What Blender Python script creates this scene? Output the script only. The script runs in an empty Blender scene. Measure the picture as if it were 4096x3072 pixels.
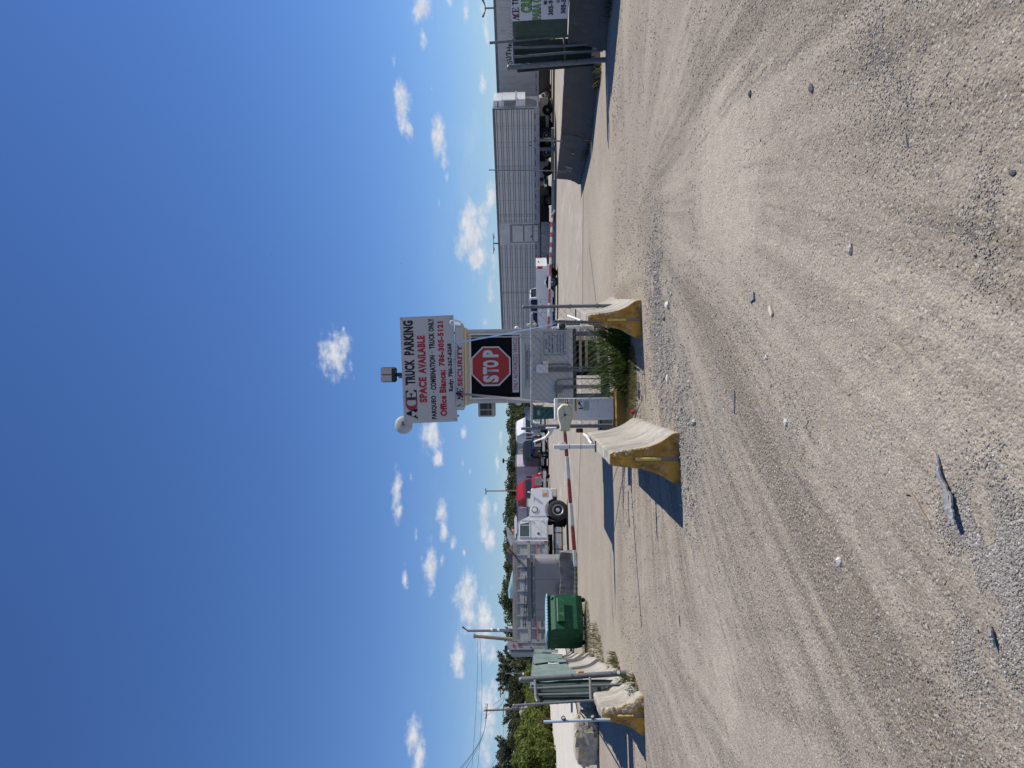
import bpy, bmesh, math, random
import numpy as np
from mathutils import Vector, Matrix, Euler

random.seed(7)
rng = np.random.default_rng(11)
SC = bpy.context.scene
COL = SC.collection
PI = math.pi
R = math.radians

# ------------------------------------------------------------------ camera
# The photograph is a portrait shot lying on its side: the top of the place is
# at the left of the picture, so the camera is rolled by a quarter turn.
FPX = 2900.0                      # focal length in pixels of the 4096 px photo
CAMZ = 1.68
PITCH = math.atan(86 / FPX)
ROLL = 0.012
cam_d = bpy.data.cameras.new('camera')
cam = bpy.data.objects.new('camera', cam_d)
COL.objects.link(cam)
cam_d.sensor_fit = 'HORIZONTAL'
cam_d.sensor_width = 36.0
cam_d.lens = FPX / 4096 * 36.0
cam_d.clip_start = 0.05
cam_d.clip_end = 6000
_F = Vector((0, math.cos(PITCH), math.sin(PITCH)))
_R0 = Vector((1, 0, 0))
_U0 = Vector((0, -math.sin(PITCH), math.cos(PITCH)))
_R = _R0 * math.cos(ROLL) - _U0 * math.sin(ROLL)
_U = _R0 * math.sin(ROLL) + _U0 * math.cos(ROLL)
# camera x axis (picture right) = down in the place, camera y axis = right
rot = Matrix((-_U, _R, -_F)).transposed()
cam.matrix_world = Matrix.Translation((0, 0, CAMZ)) @ rot.to_4x4()
SC.camera = cam


def ray(y, x):
    return _F + _R * ((1536 - y) / FPX) + _U * ((2048 - x) / FPX)


def at(y, x, d):
    """the point at depth d seen at row y, column x of the photograph"""
    r = ray(y, x)
    return Vector((0, 0, CAMZ)) + r * (d / r.y)


def gnd(y, x, z=0.0):
    """where that line of sight meets the level z"""
    r = ray(y, x)
    return Vector((0, 0, CAMZ)) + r * ((z - CAMZ) / r.z)


# ------------------------------------------------------------------ world
SUNV = Vector((0.87, 0.17, 0.97)).normalized()
SUN_EL = math.asin(SUNV.z)
SUN_AZ = math.atan2(SUNV.x, SUNV.y)
world = bpy.data.worlds.new('World')
SC.world = world
world.use_nodes = True
wn = world.node_tree
wn.nodes.clear()
w_out = wn.nodes.new('ShaderNodeOutputWorld')
w_bg = wn.nodes.new('ShaderNodeBackground')
w_bg.inputs['Strength'].default_value = 0.078
wn.links.new(w_bg.outputs[0], w_out.inputs[0])
sky = wn.nodes.new('ShaderNodeTexSky')
sky.sky_type = 'NISHITA'
sky.sun_disc = False
sky.sun_elevation = SUN_EL
sky.sun_rotation = SUN_AZ
sky.altitude = 0
sky.air_density = 1.0
sky.dust_density = 0.0
sky.ozone_density = 2.2


def wnode(t, **kw):
    n = wn.nodes.new(t)
    for k, v in kw.items():
        setattr(n, k, v)
    return n


def wmath(op, a, b=None, clamp=False):
    n = wnode('ShaderNodeMath', operation=op, use_clamp=clamp)
    for i, v in enumerate((a, b)):
        if v is None:
            continue
        if isinstance(v, (int, float)):
            n.inputs[i].default_value = v
        else:
            wn.links.new(v, n.inputs[i])
    return n.outputs[0]


tc = wnode('ShaderNodeTexCoord')
vnorm = wnode('ShaderNodeVectorMath', operation='NORMALIZE')
wn.links.new(tc.outputs['Generated'], vnorm.inputs[0])
sep = wnode('ShaderNodeSeparateXYZ')
wn.links.new(vnorm.outputs[0], sep.inputs[0])
az = wmath('ARCTAN2', sep.outputs[0], sep.outputs[1])
el = wmath('ARCSINE', sep.outputs[2])
cmb = wnode('ShaderNodeCombineXYZ')
wn.links.new(az, cmb.inputs[0])
wn.links.new(el, cmb.inputs[1])
# clouds: (column, row, half height, half width, weight), in 1/1.852 px of the photo
CL = [(723, 768, 34, 46, 1.0), (735, 735, 24, 24, .9), (742, 712, 10, 16, .5), (908, 18, 18, 28, 1), (914, 84, 10, 28, .7),
      (851, 130, 8, 34, .55), (868, 228, 16, 46, 1), (883, 282, 11, 24, .85), (857, 185, 9, 26, .5),
      (945, 298, 16, 40, 1.05), (958, 345, 11, 22, .9), (965, 382, 7, 18, .6), (948, 436, 4, 18, .55),
      (932, 190, 7, 18, .4), (1018, 505, 27, 58, 1.15), (1030, 555, 22, 30, 1.1), (1040, 470, 14, 32, .95),
      (1060, 425, 14, 36, .9), (1066, 555, 10, 34, .85), (1060, 620, 11, 44, .8), (1048, 695, 9, 11, .5),
      (932, 940, 22, 40, 1.05), (945, 985, 13, 24, .9), (1002, 935, 9, 20, .7), (1000, 1000, 6, 22, .5),
      (1015, 1018, 6, 16, .5), (858, 1060, 12, 48, .9), (860, 1105, 11, 34, .85), (887, 1025, 7, 26, .45),
      (953, 1110, 13, 30, .95), (958, 1148, 12, 26, .9), (978, 1171, 10, 30, .6), (1003, 1195, 6, 18, .55),
      (899, 1157, 8, 26, .45), (930, 1226, 16, 52, .95), (912, 1200, 9, 30, .5), (875, 1254, 11, 48, .55),
      (1008, 1285, 22, 48, 1.1), (1015, 1330, 20, 40, .95), (1046, 1355, 20, 76, .95), (1050, 1300, 12, 40, .7),
      (1046, 1120, 14, 44, .95), (1060, 1166, 14, 40, .85), (1070, 1100, 8, 30, .7), (991, 1422, 15, 36, 1),
      (1066, 1412, 11, 24, .8), (1063, 1482, 12, 22, .8), (1052, 1528, 16, 42, 1.05), (1060, 1572, 15, 36, .95),
      (1048, 1625, 15, 38, .85), (893, 1588, 18, 40, .95), (908, 1630, 15, 36, .9), (1005, 25, 9, 32, .75),
      (970, 4, 10, 14, .7), (1048, 20, 12, 24, .75), (1050, 66, 10, 32, .7), (1043, 175, 9, 32, .75),
      (1066, 200, 8, 30, .6), (1082, 950, 9, 44, .6), (1074, 1000, 9, 60, .45), (955, 1210, 9, 26, .5)]
clouds = []
for (cx, cy, hx, hy, w) in CL:
    r_ = ray(cy * 1.852, cx * 1.852).normalized()
    clouds.append((math.atan2(r_.x, r_.y), math.asin(r_.z), hy * 1.852 / FPX * 1.32 / max(.5, math.hypot(r_.x, r_.y)), hx * 1.852 / FPX * 1.34, w))
for k in range(34):       # the same fair-weather clouds all round
    a_ = random.uniform(.62, 2 * PI - .62)
    a_ = a_ if a_ < PI else a_ - 2 * PI
    e_ = random.uniform(.03, .5) ** 1.2
    s_ = random.uniform(.025, .06)
    clouds.append((a_, e_, s_ * 1.9, s_ * random.uniform(.45, .8), random.uniform(.6, 1.05)))
acc = None
for (a_, e_, wa, we, w) in clouds:
    s1 = wnode('ShaderNodeVectorMath', operation='SUBTRACT')
    wn.links.new(cmb.outputs[0], s1.inputs[0])
    s1.inputs[1].default_value = (a_, e_, 0)
    s2 = wnode('ShaderNodeVectorMath', operation='MULTIPLY')
    wn.links.new(s1.outputs[0], s2.inputs[0])
    s2.inputs[1].default_value = (1 / wa, 1 / we, 0)
    s3 = wnode('ShaderNodeVectorMath', operation='LENGTH')
    wn.links.new(s2.outputs[0], s3.inputs[0])
    m_ = wmath('SUBTRACT', w, s3.outputs['Value'])
    acc = m_ if acc is None else wmath('MAXIMUM', acc, m_)


def wnoise(scale, detail, rough, sy=1.6):
    mp = wnode('ShaderNodeVectorMath', operation='MULTIPLY')
    wn.links.new(cmb.outputs[0], mp.inputs[0])
    mp.inputs[1].default_value = (1, sy, 1)
    n = wnode('ShaderNodeTexNoise')
    n.inputs['Scale'].default_value = scale
    n.inputs['Detail'].default_value = detail
    n.inputs['Roughness'].default_value = rough
    wn.links.new(mp.outputs[0], n.inputs['Vector'])
    return n.outputs[0]


nz = wnoise(40, 9, .66)
nz2 = wnoise(85, 4, .55)
n_c = wmath('MULTIPLY', wmath('SUBTRACT', nz, .5), 2.1)
dens = wmath('ADD', wmath('SUBTRACT', acc, .13), n_c)
low = wmath('MULTIPLY', wmath('SUBTRACT', .20, el), 5.5, True)
veil = wmath('MULTIPLY', wmath('MULTIPLY', wmath('SUBTRACT', wnoise(7, 6, .6, 2.6), .46), 1.5, True), low)
dens = wmath('MAXIMUM', dens, wmath('SUBTRACT', veil, .07))
mr = wnode('ShaderNodeMapRange', interpolation_type='SMOOTHSTEP')
wn.links.new(dens, mr.inputs[0])
mr.inputs[1].default_value = -.08
mr.inputs[2].default_value = .80
mask = wmath('MULTIPLY', mr.outputs[0], .93)
# fair-weather clouds are white with slightly greyer, denser middles
shade = wnode('ShaderNodeMapRange')
wn.links.new(wmath('ADD', wmath('MULTIPLY', nz2, 1.0), wmath('MULTIPLY', nz, .6)), shade.inputs[0])
shade.inputs[1].default_value = .55
shade.inputs[2].default_value = 1.05
mixc = wnode('ShaderNodeMix', data_type='RGBA')
wn.links.new(shade.outputs[0], mixc.inputs[0])
mixc.inputs[6].default_value = (7.0, 7.6, 8.8, 1)
mixc.inputs[7].default_value = (10.6, 10.8, 11.2, 1)
hsv = wnode('ShaderNodeHueSaturation')
wn.links.new(sky.outputs[0], hsv.inputs['Color'])
hsv.inputs['Saturation'].default_value = 1.1
mixs = wnode('ShaderNodeMix', data_type='RGBA')
wn.links.new(mask, mixs.inputs[0])
tint = wnode('ShaderNodeMix', data_type='RGBA', blend_type='MULTIPLY')
tint.inputs[0].default_value = 1
tint.inputs[7].default_value = (.80, 1.0, 1.42, 1)
wn.links.new(hsv.outputs[0], tint.inputs[6])
wn.links.new(tint.outputs[2], mixs.inputs[6])
wn.links.new(mixc.outputs[2], mixs.inputs[7])
wn.links.new(mixs.outputs[2], w_bg.inputs['Color'])

# ------------------------------------------------------------------ sun
sun_d = bpy.data.lights.new('sun', 'SUN')
sun_d.energy = 5.0
sun_d.angle = R(.53)
sun_d.color = (1, .955, .88)
sun = bpy.data.objects.new('sun', sun_d)
COL.objects.link(sun)
sun.rotation_euler = (-SUNV).to_track_quat('-Z', 'Y').to_euler()
sun.location = (20, 4, 40)

SC.view_settings.view_transform = 'Standard'
SC.view_settings.look = 'None'
SC.view_settings.gamma = 1
SC.view_settings.exposure = -0.04
SC.view_settings.use_curve_mapping = False


# ------------------------------------------------------------------ helpers
class MB:
    """collects shapes and links them as ONE mesh object"""

    def __init__(self):
        self.v, self.f, self.m = [], [], []

    def add(self, vs, fs, mi=0):
        o = len(self.v)
        self.v += [tuple(p) for p in vs]
        self.f += [tuple(i + o for i in f) for f in fs]
        self.m += [mi] * len(fs)
        return self

    def box(self, c, s, rot=None, mi=0, taper=None):
        x, y, z = s[0] / 2, s[1] / 2, s[2] / 2
        t = taper or (1, 1)
        vs = [Vector((a * x * (t[0] if k > 0 else 1), b * y * (t[1] if k > 0 else 1), k * z)) for k in (-1, 1) for b in (-1, 1) for a in (-1, 1)]
        if rot is not None:
            q = rot if isinstance(rot, Matrix) else Euler(rot).to_matrix()
            vs = [q @ p for p in vs]
        vs = [p + Vector(c) for p in vs]
        return self.add(vs, [(0, 2, 3, 1), (4, 5, 7, 6), (0, 1, 5, 4), (2, 6, 7, 3), (0, 4, 6, 2), (1, 3, 7, 5)], mi)

    def b2(self, a, b, mi=0):
        c = [(p + q) / 2 for p, q in zip(a, b)]
        return self.box(c, [abs(q - p) for p, q in zip(a, b)], mi=mi)

    def bbox(self, c, s, bev=.02, mi=0, rot=None):
        """box with chamfered vertical and top edges"""
        x, y, z = s[0] / 2, s[1] / 2, s[2] / 2
        bev = min(bev, x * .9, y * .9, z * .9)
        rings = []
        for (k, ins) in ((-z, bev), (-z + bev, 0), (z - bev, 0), (z, bev)):
            X, Y = x - ins, y - ins
            b = bev
            rings.append([Vector(p) for p in ((-X + b, -Y, k), (X - b, -Y, k), (X, -Y + b, k), (X, Y - b, k), (X - b, Y, k), (-X + b, Y, k), (-X, Y - b, k), (-X, -Y + b, k))])
        if rot is not None:
            q = rot if isinstance(rot, Matrix) else Euler(rot).to_matrix()
            rings = [[q @ p for p in r_] for r_ in rings]
        rings = [[p + Vector(c) for p in r_] for r_ in rings]
        return self.loft(rings, mi=mi)

    def loft(self, rings, closed=True, caps=True, mi=0):
        n = len(rings[0])
        vs = [p for r_ in rings for p in r_]
        fs = []
        for i in range(len(rings) - 1):
            for j in range(n if closed else n - 1):
                a, b = i * n + j, i * n + (j + 1) % n
                fs.append((a, b, b + n, a + n))
        if caps and closed:
            fs.append(tuple(reversed(range(n))))
            fs.append(tuple(range((len(rings) - 1) * n, len(rings) * n)))
        return self.add(vs, fs, mi)

    def tube(self, pts, r, n=8, caps=True, mi=0):
        pts = [Vector(p) for p in pts]
        rs = r if isinstance(r, (list, tuple)) else [r] * len(pts)
        rings = []
        prev = None
        for i, p in enumerate(pts):
            t = (pts[min(i + 1, len(pts) - 1)] - pts[max(i - 1, 0)]).normalized()
            if prev is None:
                a = Vector((0, 0, 1)) if abs(t.z) < .9 else Vector((1, 0, 0))
                u = t.cross(a).normalized()
            else:
                u = (prev - t * prev.dot(t)).normalized()
            prev = u
            w = t.cross(u)
            rings.append([p + (u * math.cos(2 * PI * k / n) + w * math.sin(2 * PI * k / n)) * rs[i] for k in range(n)])
        return self.loft(rings, caps=caps, mi=mi)

    def cyl(self, p0, p1, r0, r1=None, n=16, mi=0):
        return self.tube([p0, p1], [r0, r0 if r1 is None else r1], n, mi=mi)

    def lathe(self, prof, o, ax, n=24, mi=0, caps=True):
        o, ax = Vector(o), Vector(ax).normalized()
        a = Vector((0, 0, 1)) if abs(ax.z) < .9 else Vector((1, 0, 0))
        u = ax.cross(a).normalized()
        w = ax.cross(u)
        rings = [[o + ax * h + (u * math.cos(2 * PI * k / n) + w * math.sin(2 * PI * k / n)) * r_ for k in range(n)] for r_, h in prof]
        return self.loft(rings, caps=caps, mi=mi)

    def prism(self, poly, vec, mi=0):
        """closed 3-D polygon pushed along vec"""
        vec = Vector(vec)
        return self.loft([[Vector(p) for p in poly], [Vector(p) + vec for p in poly]], mi=mi)

    def side(self, poly, y0, y1, mi=0):
        """polygon in the x-z plane between two y values"""
        return self.prism([(p[0], y0, p[1]) for p in poly], (0, y1 - y0, 0), mi)

    def ball(self, c, r, n=10, m=6, mi=0):
        c = Vector(c)
        r = r if isinstance(r, (tuple, list)) else (r, r, r)
        rings = []
        for i in range(1, m):
            t = PI * i / m
            rings.append([c + Vector((r[0] * math.sin(t) * math.cos(2 * PI * k / n), r[1] * math.sin(t) * math.sin(2 * PI * k / n), -r[2] * math.cos(t))) for k in range(n)])
        return self.loft(rings, mi=mi)

    def quad(self, a, b, c, d, mi=0):
        return self.add([a, b, c, d], [(0, 1, 2, 3)], mi)

    def mesh(self, name, mats, smooth=True, ang=35):
        me = bpy.data.meshes.new(name)
        me.from_pydata(self.v, [], self.f)
        for m_ in (mats if isinstance(mats, (list, tuple)) else [mats]):
            me.materials.append(m_)
        if any(self.m):
            me.polygons.foreach_set('material_index', self.m)
        bm = bmesh.new()
        bm.from_mesh(me)
        bmesh.ops.recalc_face_normals(bm, faces=bm.faces)
        bm.to_mesh(me)
        bm.free()
        if smooth:
            me.polygons.foreach_set('use_smooth', [True] * len(me.polygons))
            me.set_sharp_from_angle(angle=R(ang))
        return me

    def build(self, name, mats, parent=None, smooth=True, loc=None, rotz=0, ang=35):
        return link(name, self.mesh(name, mats, smooth, ang), parent, loc, rotz)


def link(name, me, parent=None, loc=None, rotz=0):
    o = bpy.data.objects.new(name, me)
    COL.objects.link(o)
    if parent is not None:
        o.parent = parent
    if loc is not None:
        o.location = loc
    if rotz:
        o.rotation_euler.z = rotz
    return o


def tag(o, label=None, cat=None, group=None, kind=None):
    for k, v in (('label', label), ('category', cat), ('group', group), ('kind', kind)):
        if v:
            o[k] = v
    return o


def parts(name, m, parent, boxes):
    """alike little boxes, each an object of its own; equal sizes share one mesh"""
    cache = {}
    for (p, q) in boxes:
        c = [(a + b_) / 2 for a, b_ in zip(p, q)]
        s = tuple(round(abs(b_ - a), 4) for a, b_ in zip(p, q))
        if s not in cache:
            cache[s] = MB().box((0, 0, 0), s).mesh(name, m, smooth=False)
        link(name, cache[s], parent, c)


def thing(name, label, cat, loc=(0, 0, 0), rotz=0, group=None):
    o = bpy.data.objects.new(name, None)
    COL.objects.link(o)
    o.empty_display_size = .2
    o.location = loc
    o.rotation_euler = (0, 0, rotz)
    return tag(o, label, cat, group)


def copy_tree(o, loc, rotz, label, scale=None):
    def rec(src, par):
        c = src.copy()
        COL.objects.link(c)
        c.parent = par
        for ch in src.children:
            rec(ch, c)
        return c
    c = rec(o, None)
    c.location = loc
    c.rotation_euler = (0, 0, rotz)
    c['label'] = label
    if scale:
        c.scale = scale
    return c


def yaw(fx, fy):
    return math.atan2(fy, fx)


def text_mesh(s, w, h, mat, bold=.018, name='lettering'):
    """flat print, scaled to w x h, centred on the origin in the x-z plane, facing -y"""
    cu = bpy.data.curves.new('print', 'FONT')
    cu.body = s
    cu.size = 1
    cu.offset = bold
    cu.resolution_u = 3
    cu.space_character = 1.04 + bold * 1.2
    o = bpy.data.objects.new('print', cu)
    COL.objects.link(o)
    dg = bpy.context.evaluated_depsgraph_get()
    me = bpy.data.meshes.new_from_object(o.evaluated_get(dg))
    bpy.data.objects.remove(o)
    bpy.data.curves.remove(cu)
    n = len(me.vertices)
    co = np.empty(n * 3, np.float32)
    me.vertices.foreach_get('co', co)
    co = co.reshape(-1, 3)
    lo, hi = co.min(0), co.max(0)
    x = (co[:, 0] - (lo[0] + hi[0]) / 2) / max(1e-6, hi[0] - lo[0]) * w
    z = (co[:, 1] - (lo[1] + hi[1]) / 2) / max(1e-6, hi[1] - lo[1]) * h
    me.vertices.foreach_set('co', np.stack([x, np.zeros_like(x), z], 1).ravel())
    me.materials.clear()
    me.materials.append(mat)
    me.name = name
    me.update()
    return me


def lettering(s, x, y, z, w, h, mat, parent, bold=.018, rot=None):
    o = link('lettering', text_mesh(s, w, h, mat, bold), parent, (x, y, z))
    if rot:
        o.rotation_euler = rot
    return o


# value noise for geometry
_G = np.random.default_rng(5).random((256, 256))


def vnoise(x, y):
    xi, yi = np.floor(x).astype(int), np.floor(y).astype(int)
    fx, fy = x - xi, y - yi
    fx, fy = fx * fx * (3 - 2 * fx), fy * fy * (3 - 2 * fy)
    a, b = _G[xi % 256, yi % 256], _G[(xi + 1) % 256, yi % 256]
    c, d = _G[xi % 256, (yi + 1) % 256], _G[(xi + 1) % 256, (yi + 1) % 256]
    return (a * (1 - fx) + b * fx) * (1 - fy) + (c * (1 - fx) + d * fx) * fy


def fbm(x, y, oct=4, gain=.5):
    s, a, t = 0, 1, 0
    for k in range(oct):
        s = s + a * vnoise(x * 2 ** k + 17.3 * k, y * 2 ** k + 9.1 * k)
        t += a
        a *= gain
    return s / t


# ------------------------------------------------------------------ materials
MATS = {}


def mat(name, col, rough=.6, metal=0.0, var=.1, scale=5, fine=0, bump=0, bscale=60, dirt=None, spec=.5, trans=0, coat=0, sub=None):
    """procedural material: mottled base, optional dirt (colour, amount, scale, (sx,sy,sz)) and fine relief"""
    m = bpy.data.materials.new(name)
    m.use_nodes = True
    nt = m.node_tree
    b = nt.nodes['Principled BSDF']
    b.inputs['Roughness'].default_value = rough
    b.inputs['Metallic'].default_value = metal
    b.inputs['Specular IOR Level'].default_value = spec
    if trans:
        b.inputs['Transmission Weight'].default_value = trans
    if coat:
        b.inputs['Coat Weight'].default_value = coat
        b.inputs['Coat Roughness'].default_value = .08
    tcn = nt.nodes.new('ShaderNodeTexCoord')

    def noise(sc, det=4, vec=None, rg=.6):
        n = nt.nodes.new('ShaderNodeTexNoise')
        n.inputs['Scale'].default_value = sc
        n.inputs['Detail'].default_value = det
        n.inputs['Roughness'].default_value = rg
        nt.links.new(vec or tcn.outputs['Object'], n.inputs['Vector'])
        return n.outputs[0]

    def mix(f, a, c, blend='MIX'):
        n = nt.nodes.new('ShaderNodeMix')
        n.data_type = 'RGBA'
        n.blend_type = blend
        for i, v in ((0, f), (6, a), (7, c)):
            if isinstance(v, (int, float)):
                n.inputs[i].default_value = v
            elif isinstance(v, tuple):
                n.inputs[i].default_value = (*v[:3], 1)
            else:
                nt.links.new(v, n.inputs[i])
        return n.outputs[2]

    def ramp(v, a, c):
        n = nt.nodes.new('ShaderNodeMapRange')
        nt.links.new(v, n.inputs[0])
        n.inputs[1].default_value = a
        n.inputs[2].default_value = c
        return n.outputs[0]

    lo = tuple(max(0, c * (1 - var)) for c in col)
    hi = tuple(min(1, c * (1 + var)) for c in col)
    c = mix(ramp(noise(scale), .3, .7), lo, hi)
    if fine:
        c = mix(ramp(noise(fine, 3), .35, .65), mix(.5, c, tuple(k * .72 for k in col)), c)
    for d_ in ([dirt] if dirt and not isinstance(dirt[0][0], tuple) else (dirt or [])):
        dc, amt, ds, dv = d_
        mp = nt.nodes.new('ShaderNodeMapping')
        mp.inputs['Scale'].default_value = dv
        nt.links.new(tcn.outputs['Object'], mp.inputs[0])
        fac = ramp(noise(ds, 6, mp.outputs[0], .68), .62 - amt * .35, .78 - amt * .1)
        c = mix(fac, c, dc)
    nt.links.new(c, b.inputs['Base Color'])
    if bump:
        bn = nt.nodes.new('ShaderNodeBump')
        bn.inputs['Strength'].default_value = bump
        bn.inputs['Distance'].default_value = .02
        nt.links.new(noise(bscale, 5), bn.inputs['Height'])
        nt.links.new(bn.outputs[0], b.inputs['Normal'])
    MATS[name] = m
    return m


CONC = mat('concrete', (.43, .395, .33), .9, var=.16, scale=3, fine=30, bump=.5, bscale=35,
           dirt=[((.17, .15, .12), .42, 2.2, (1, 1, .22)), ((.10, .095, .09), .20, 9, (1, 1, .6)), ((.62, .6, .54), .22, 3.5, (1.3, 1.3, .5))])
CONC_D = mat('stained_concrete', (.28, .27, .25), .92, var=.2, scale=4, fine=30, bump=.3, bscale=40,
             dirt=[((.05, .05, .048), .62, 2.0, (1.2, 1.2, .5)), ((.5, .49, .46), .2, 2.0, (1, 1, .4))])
CONC_R = mat('shade_darkened_concrete', (.12, .112, .098), .92, var=.14, scale=2, fine=30, bump=.3, bscale=40,  # barrier concrete with the shade of its near side put into the colour
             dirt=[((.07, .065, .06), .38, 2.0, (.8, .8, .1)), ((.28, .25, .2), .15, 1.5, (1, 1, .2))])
YEL = mat('worn_yellow_paint', (.60, .32, .04), .8, var=.22, scale=5, fine=24, bump=.5, bscale=40,
          dirt=[((.12, .075, .035), .55, 3.5, (1, 1, .6)), ((.03, .025, .02), .30, 9, (1, 1, .5)), ((.50, .44, .33), .22, 7, (1, 1, 1))])
YEL_D = mat('weathered_yellow_paint', (.40, .22, .04), .8, var=.25, scale=5, fine=30, bump=.35, bscale=50,
            dirt=[((.05, .035, .02), .5, 5, (1, 1, .8))])
YEL_PIPE = mat('pale_yellow_pipe', (.62, .47, .14), .6, var=.15, scale=12, dirt=((.2, .12, .06), .25, 14, (1, 1, 1)))
CHIP = mat('broken_concrete', (.52, .40, .22), .95, var=.35, scale=14, fine=60, bump=.8, bscale=40)
WHITE = mat('white_paint', (.80, .78, .72), .45, var=.04, scale=3, dirt=((.42, .40, .36), .1, 3, (1, 1, .3)))
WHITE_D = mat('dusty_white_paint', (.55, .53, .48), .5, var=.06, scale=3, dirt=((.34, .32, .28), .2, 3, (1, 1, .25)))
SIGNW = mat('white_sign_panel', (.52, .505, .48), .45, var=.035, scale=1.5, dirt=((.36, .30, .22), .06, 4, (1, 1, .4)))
CREAM = mat('cream_plastic', (.68, .62, .42), .5, var=.06, scale=5, dirt=((.4, .34, .2), .15, 6, (1, 1, 1)))
BLACK = mat('black_print', (.012, .012, .02), .55, var=.1)
RED = mat('red_print', (.42, .014, .03), .5, var=.08)
STOPRED = mat('stop_sign_red', (.40, .022, .022), .5, var=.06)
STOPW = mat('stop_sign_white', (.56, .58, .59), .5, var=.03)
GREENP = mat('green_print', (.20, .48, .06), .5, var=.08)
ORANGEP = mat('orange_print', (.62, .24, .03), .5, var=.05)
YELP = mat('yellow_print', (.66, .48, .06), .5, var=.05)
GREYP = mat('grey_print', (.32, .33, .34), .6, var=.05)
GALV = mat('galvanised_steel', (.20, .205, .21), .5, .25, var=.16, scale=9, fine=60, dirt=((.22, .2, .18), .15, 8, (1, 1, .4)))
GALV_D = mat('dull_steel', (.17, .18, .19), .6, .2, var=.2, scale=9, dirt=((.12, .10, .08), .25, 7, (1, 1, .4)))
RAILM = mat('sunlit_rail', (.52, .53, .53), .45, .2, var=.2, scale=14, dirt=((.25, .23, .2), .2, 10, (1, 1, 1)))  # galvanised rail steel, sunlight put into its paler colour
CHROME = mat('chrome', (.7, .72, .74), .18, 1.0, var=.05)
ALU = mat('weathered_aluminium', (.50, .505, .51), .42, .8, var=.14, scale=4, fine=30, dirt=((.22, .21, .2), .25, 3, (.4, 1, 1)))
ALU_D = mat('dusty_aluminium', (.43, .425, .41), .6, .35, var=.16, scale=4, fine=20, dirt=((.17, .155, .14), .3, 3, (1, 1, .5)))
GREYPANEL = mat('grey_tub_panel', (.27, .265, .27), .5, .25, var=.07, scale=2, dirt=((.36, .35, .34), .25, 2, (1, 1, .3)))
SILVER = mat('silver_trailer_side', (.60, .565, .51), .45, .15, var=.10, scale=1.2, dirt=((.22, .21, .2), .3, 1.2, (1, 1, .3)))
GROOVE = mat('dark_seam', (.06, .06, .065), .7, var=.1)
DARK = mat('dark_underbody', (.02, .02, .021), .8, var=.3)
RUBBER = mat('tyre_rubber', (.022, .022, .023), .85, var=.25, scale=12, bump=.2, bscale=60, dirt=((.10, .09, .08), .2, 6, (1, 1, 1)))
GLASS = mat('dark_window_glass', (.012, .016, .02), .04, var=.15, spec=.7)
GLASS_T = mat('tinted_truck_glass', (.05, .085, .085), .05, var=.15, spec=.7)
GLASS_B = mat('booth_window_glass', (.004, .005, .008), .12, var=.2, spec=.06)
TRUCKW = mat('white_truck_paint', (.78, .78, .775), .25, var=.03, scale=2, coat=.4, dirt=((.5, .47, .42), .06, 2, (1, 1, .4)))
TRUCKR = mat('red_truck_paint', (.38, .012, .02), .28, var=.08, coat=.5)
TRUCKB = mat('black_truck_paint', (.012, .014, .014), .2, var=.2, coat=.5)
MAROON = mat('maroon_truck_paint', (.17, .012, .016), .3, var=.1, coat=.4)
TEAL = mat('teal_plastic', (.012, .17, .14), .5, var=.12, scale=6)
TEALROOF = mat('pale_teal_fairing', (.25, .40, .46), .35, var=.06, scale=2)
DUMPG = mat('green_dumpster_paint', (.009, .075, .035), .6, spec=.25, var=.12, scale=4, dirt=((.16, .2, .15), .14, 7, (1, 1, .6)))
LIDB = mat('pale_blue_lid', (.34, .56, .70), .45, var=.06, scale=4)
SCREEN = mat('pale_green_windscreen', (.19, .255, .235), .8, var=.10, scale=3, fine=70, dirt=((.10, .16, .14), .25, 2, (1, 1, .2)))
SCREEN_D = mat('dark_green_windscreen', (.035, .06, .05), .8, var=.2, scale=3, fine=60)
SCREEN_M = mat('green_windscreen', (.085, .13, .09), .8, var=.16, scale=3, fine=60)
BANNER = mat('white_vinyl_banner', (.68, .68, .69), .45, var=.03, scale=2)
STRAPB = mat('blue_strap', (.055, .13, .26), .6, var=.1, scale=8)
STRAPD = mat('dark_strap', (.018, .026, .045), .6, var=.1, scale=8)
WOOD = mat('weathered_wood', (.32, .26, .19), .85, var=.2, scale=6, fine=40, bump=.3)
WOODG = mat('grey_board', (.30, .28, .26), .85, var=.22, scale=3, fine=30, bump=.4, bscale=30, dirt=((.12, .11, .10), .35, 3, (.15, 1, 3)))
PALETIM = mat('pale_timber', (.62, .56, .44), .8, var=.12, scale=6, fine=30)
AMBER = mat('amber_lens', (.75, .22, .015), .2, var=.05)
LENSR = mat('red_lens', (.42, .012, .015), .2, var=.05)
LENSW = mat('clear_lens', (.62, .62, .55), .1, var=.1)
STRIPER = mat('dark_red_reflective', (.17, .014, .02), .45, var=.25, scale=14, dirt=((.5, .48, .46), .07, 20, (1, 1, 1)))
STRIPEW = mat('grey_white_reflective', (.36, .37, .375), .45, var=.12, scale=10, dirt=((.3, .3, .3), .2, 12, (1, 1, 1)))
BRIGHTR = mat('bright_red_reflective', (.25, .016, .02), .45, var=.1, scale=14)
BLKPL = mat('black_plastic', (.018, .018, .02), .5, var=.2)
ROCK = mat('limestone_rock', (.50, .44, .34), .95, var=.35, scale=7, fine=26, bump=1.0, bscale=22, dirt=((.2, .18, .14), .35, 5, (1, 1, 1)))
SPOIL = mat('grey_spoil', (.27, .265, .25), .95, var=.25, scale=.25, fine=3, bump=.5, bscale=2)
BARK = mat('bark', (.16, .13, .10), .9, var=.25, scale=6, bump=.4)
POLEW = mat('old_pole_wood', (.27, .21, .145), .9, var=.2, scale=3, fine=14, dirt=((.10, .08, .06), .3, 3, (1, 1, .15)))


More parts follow.
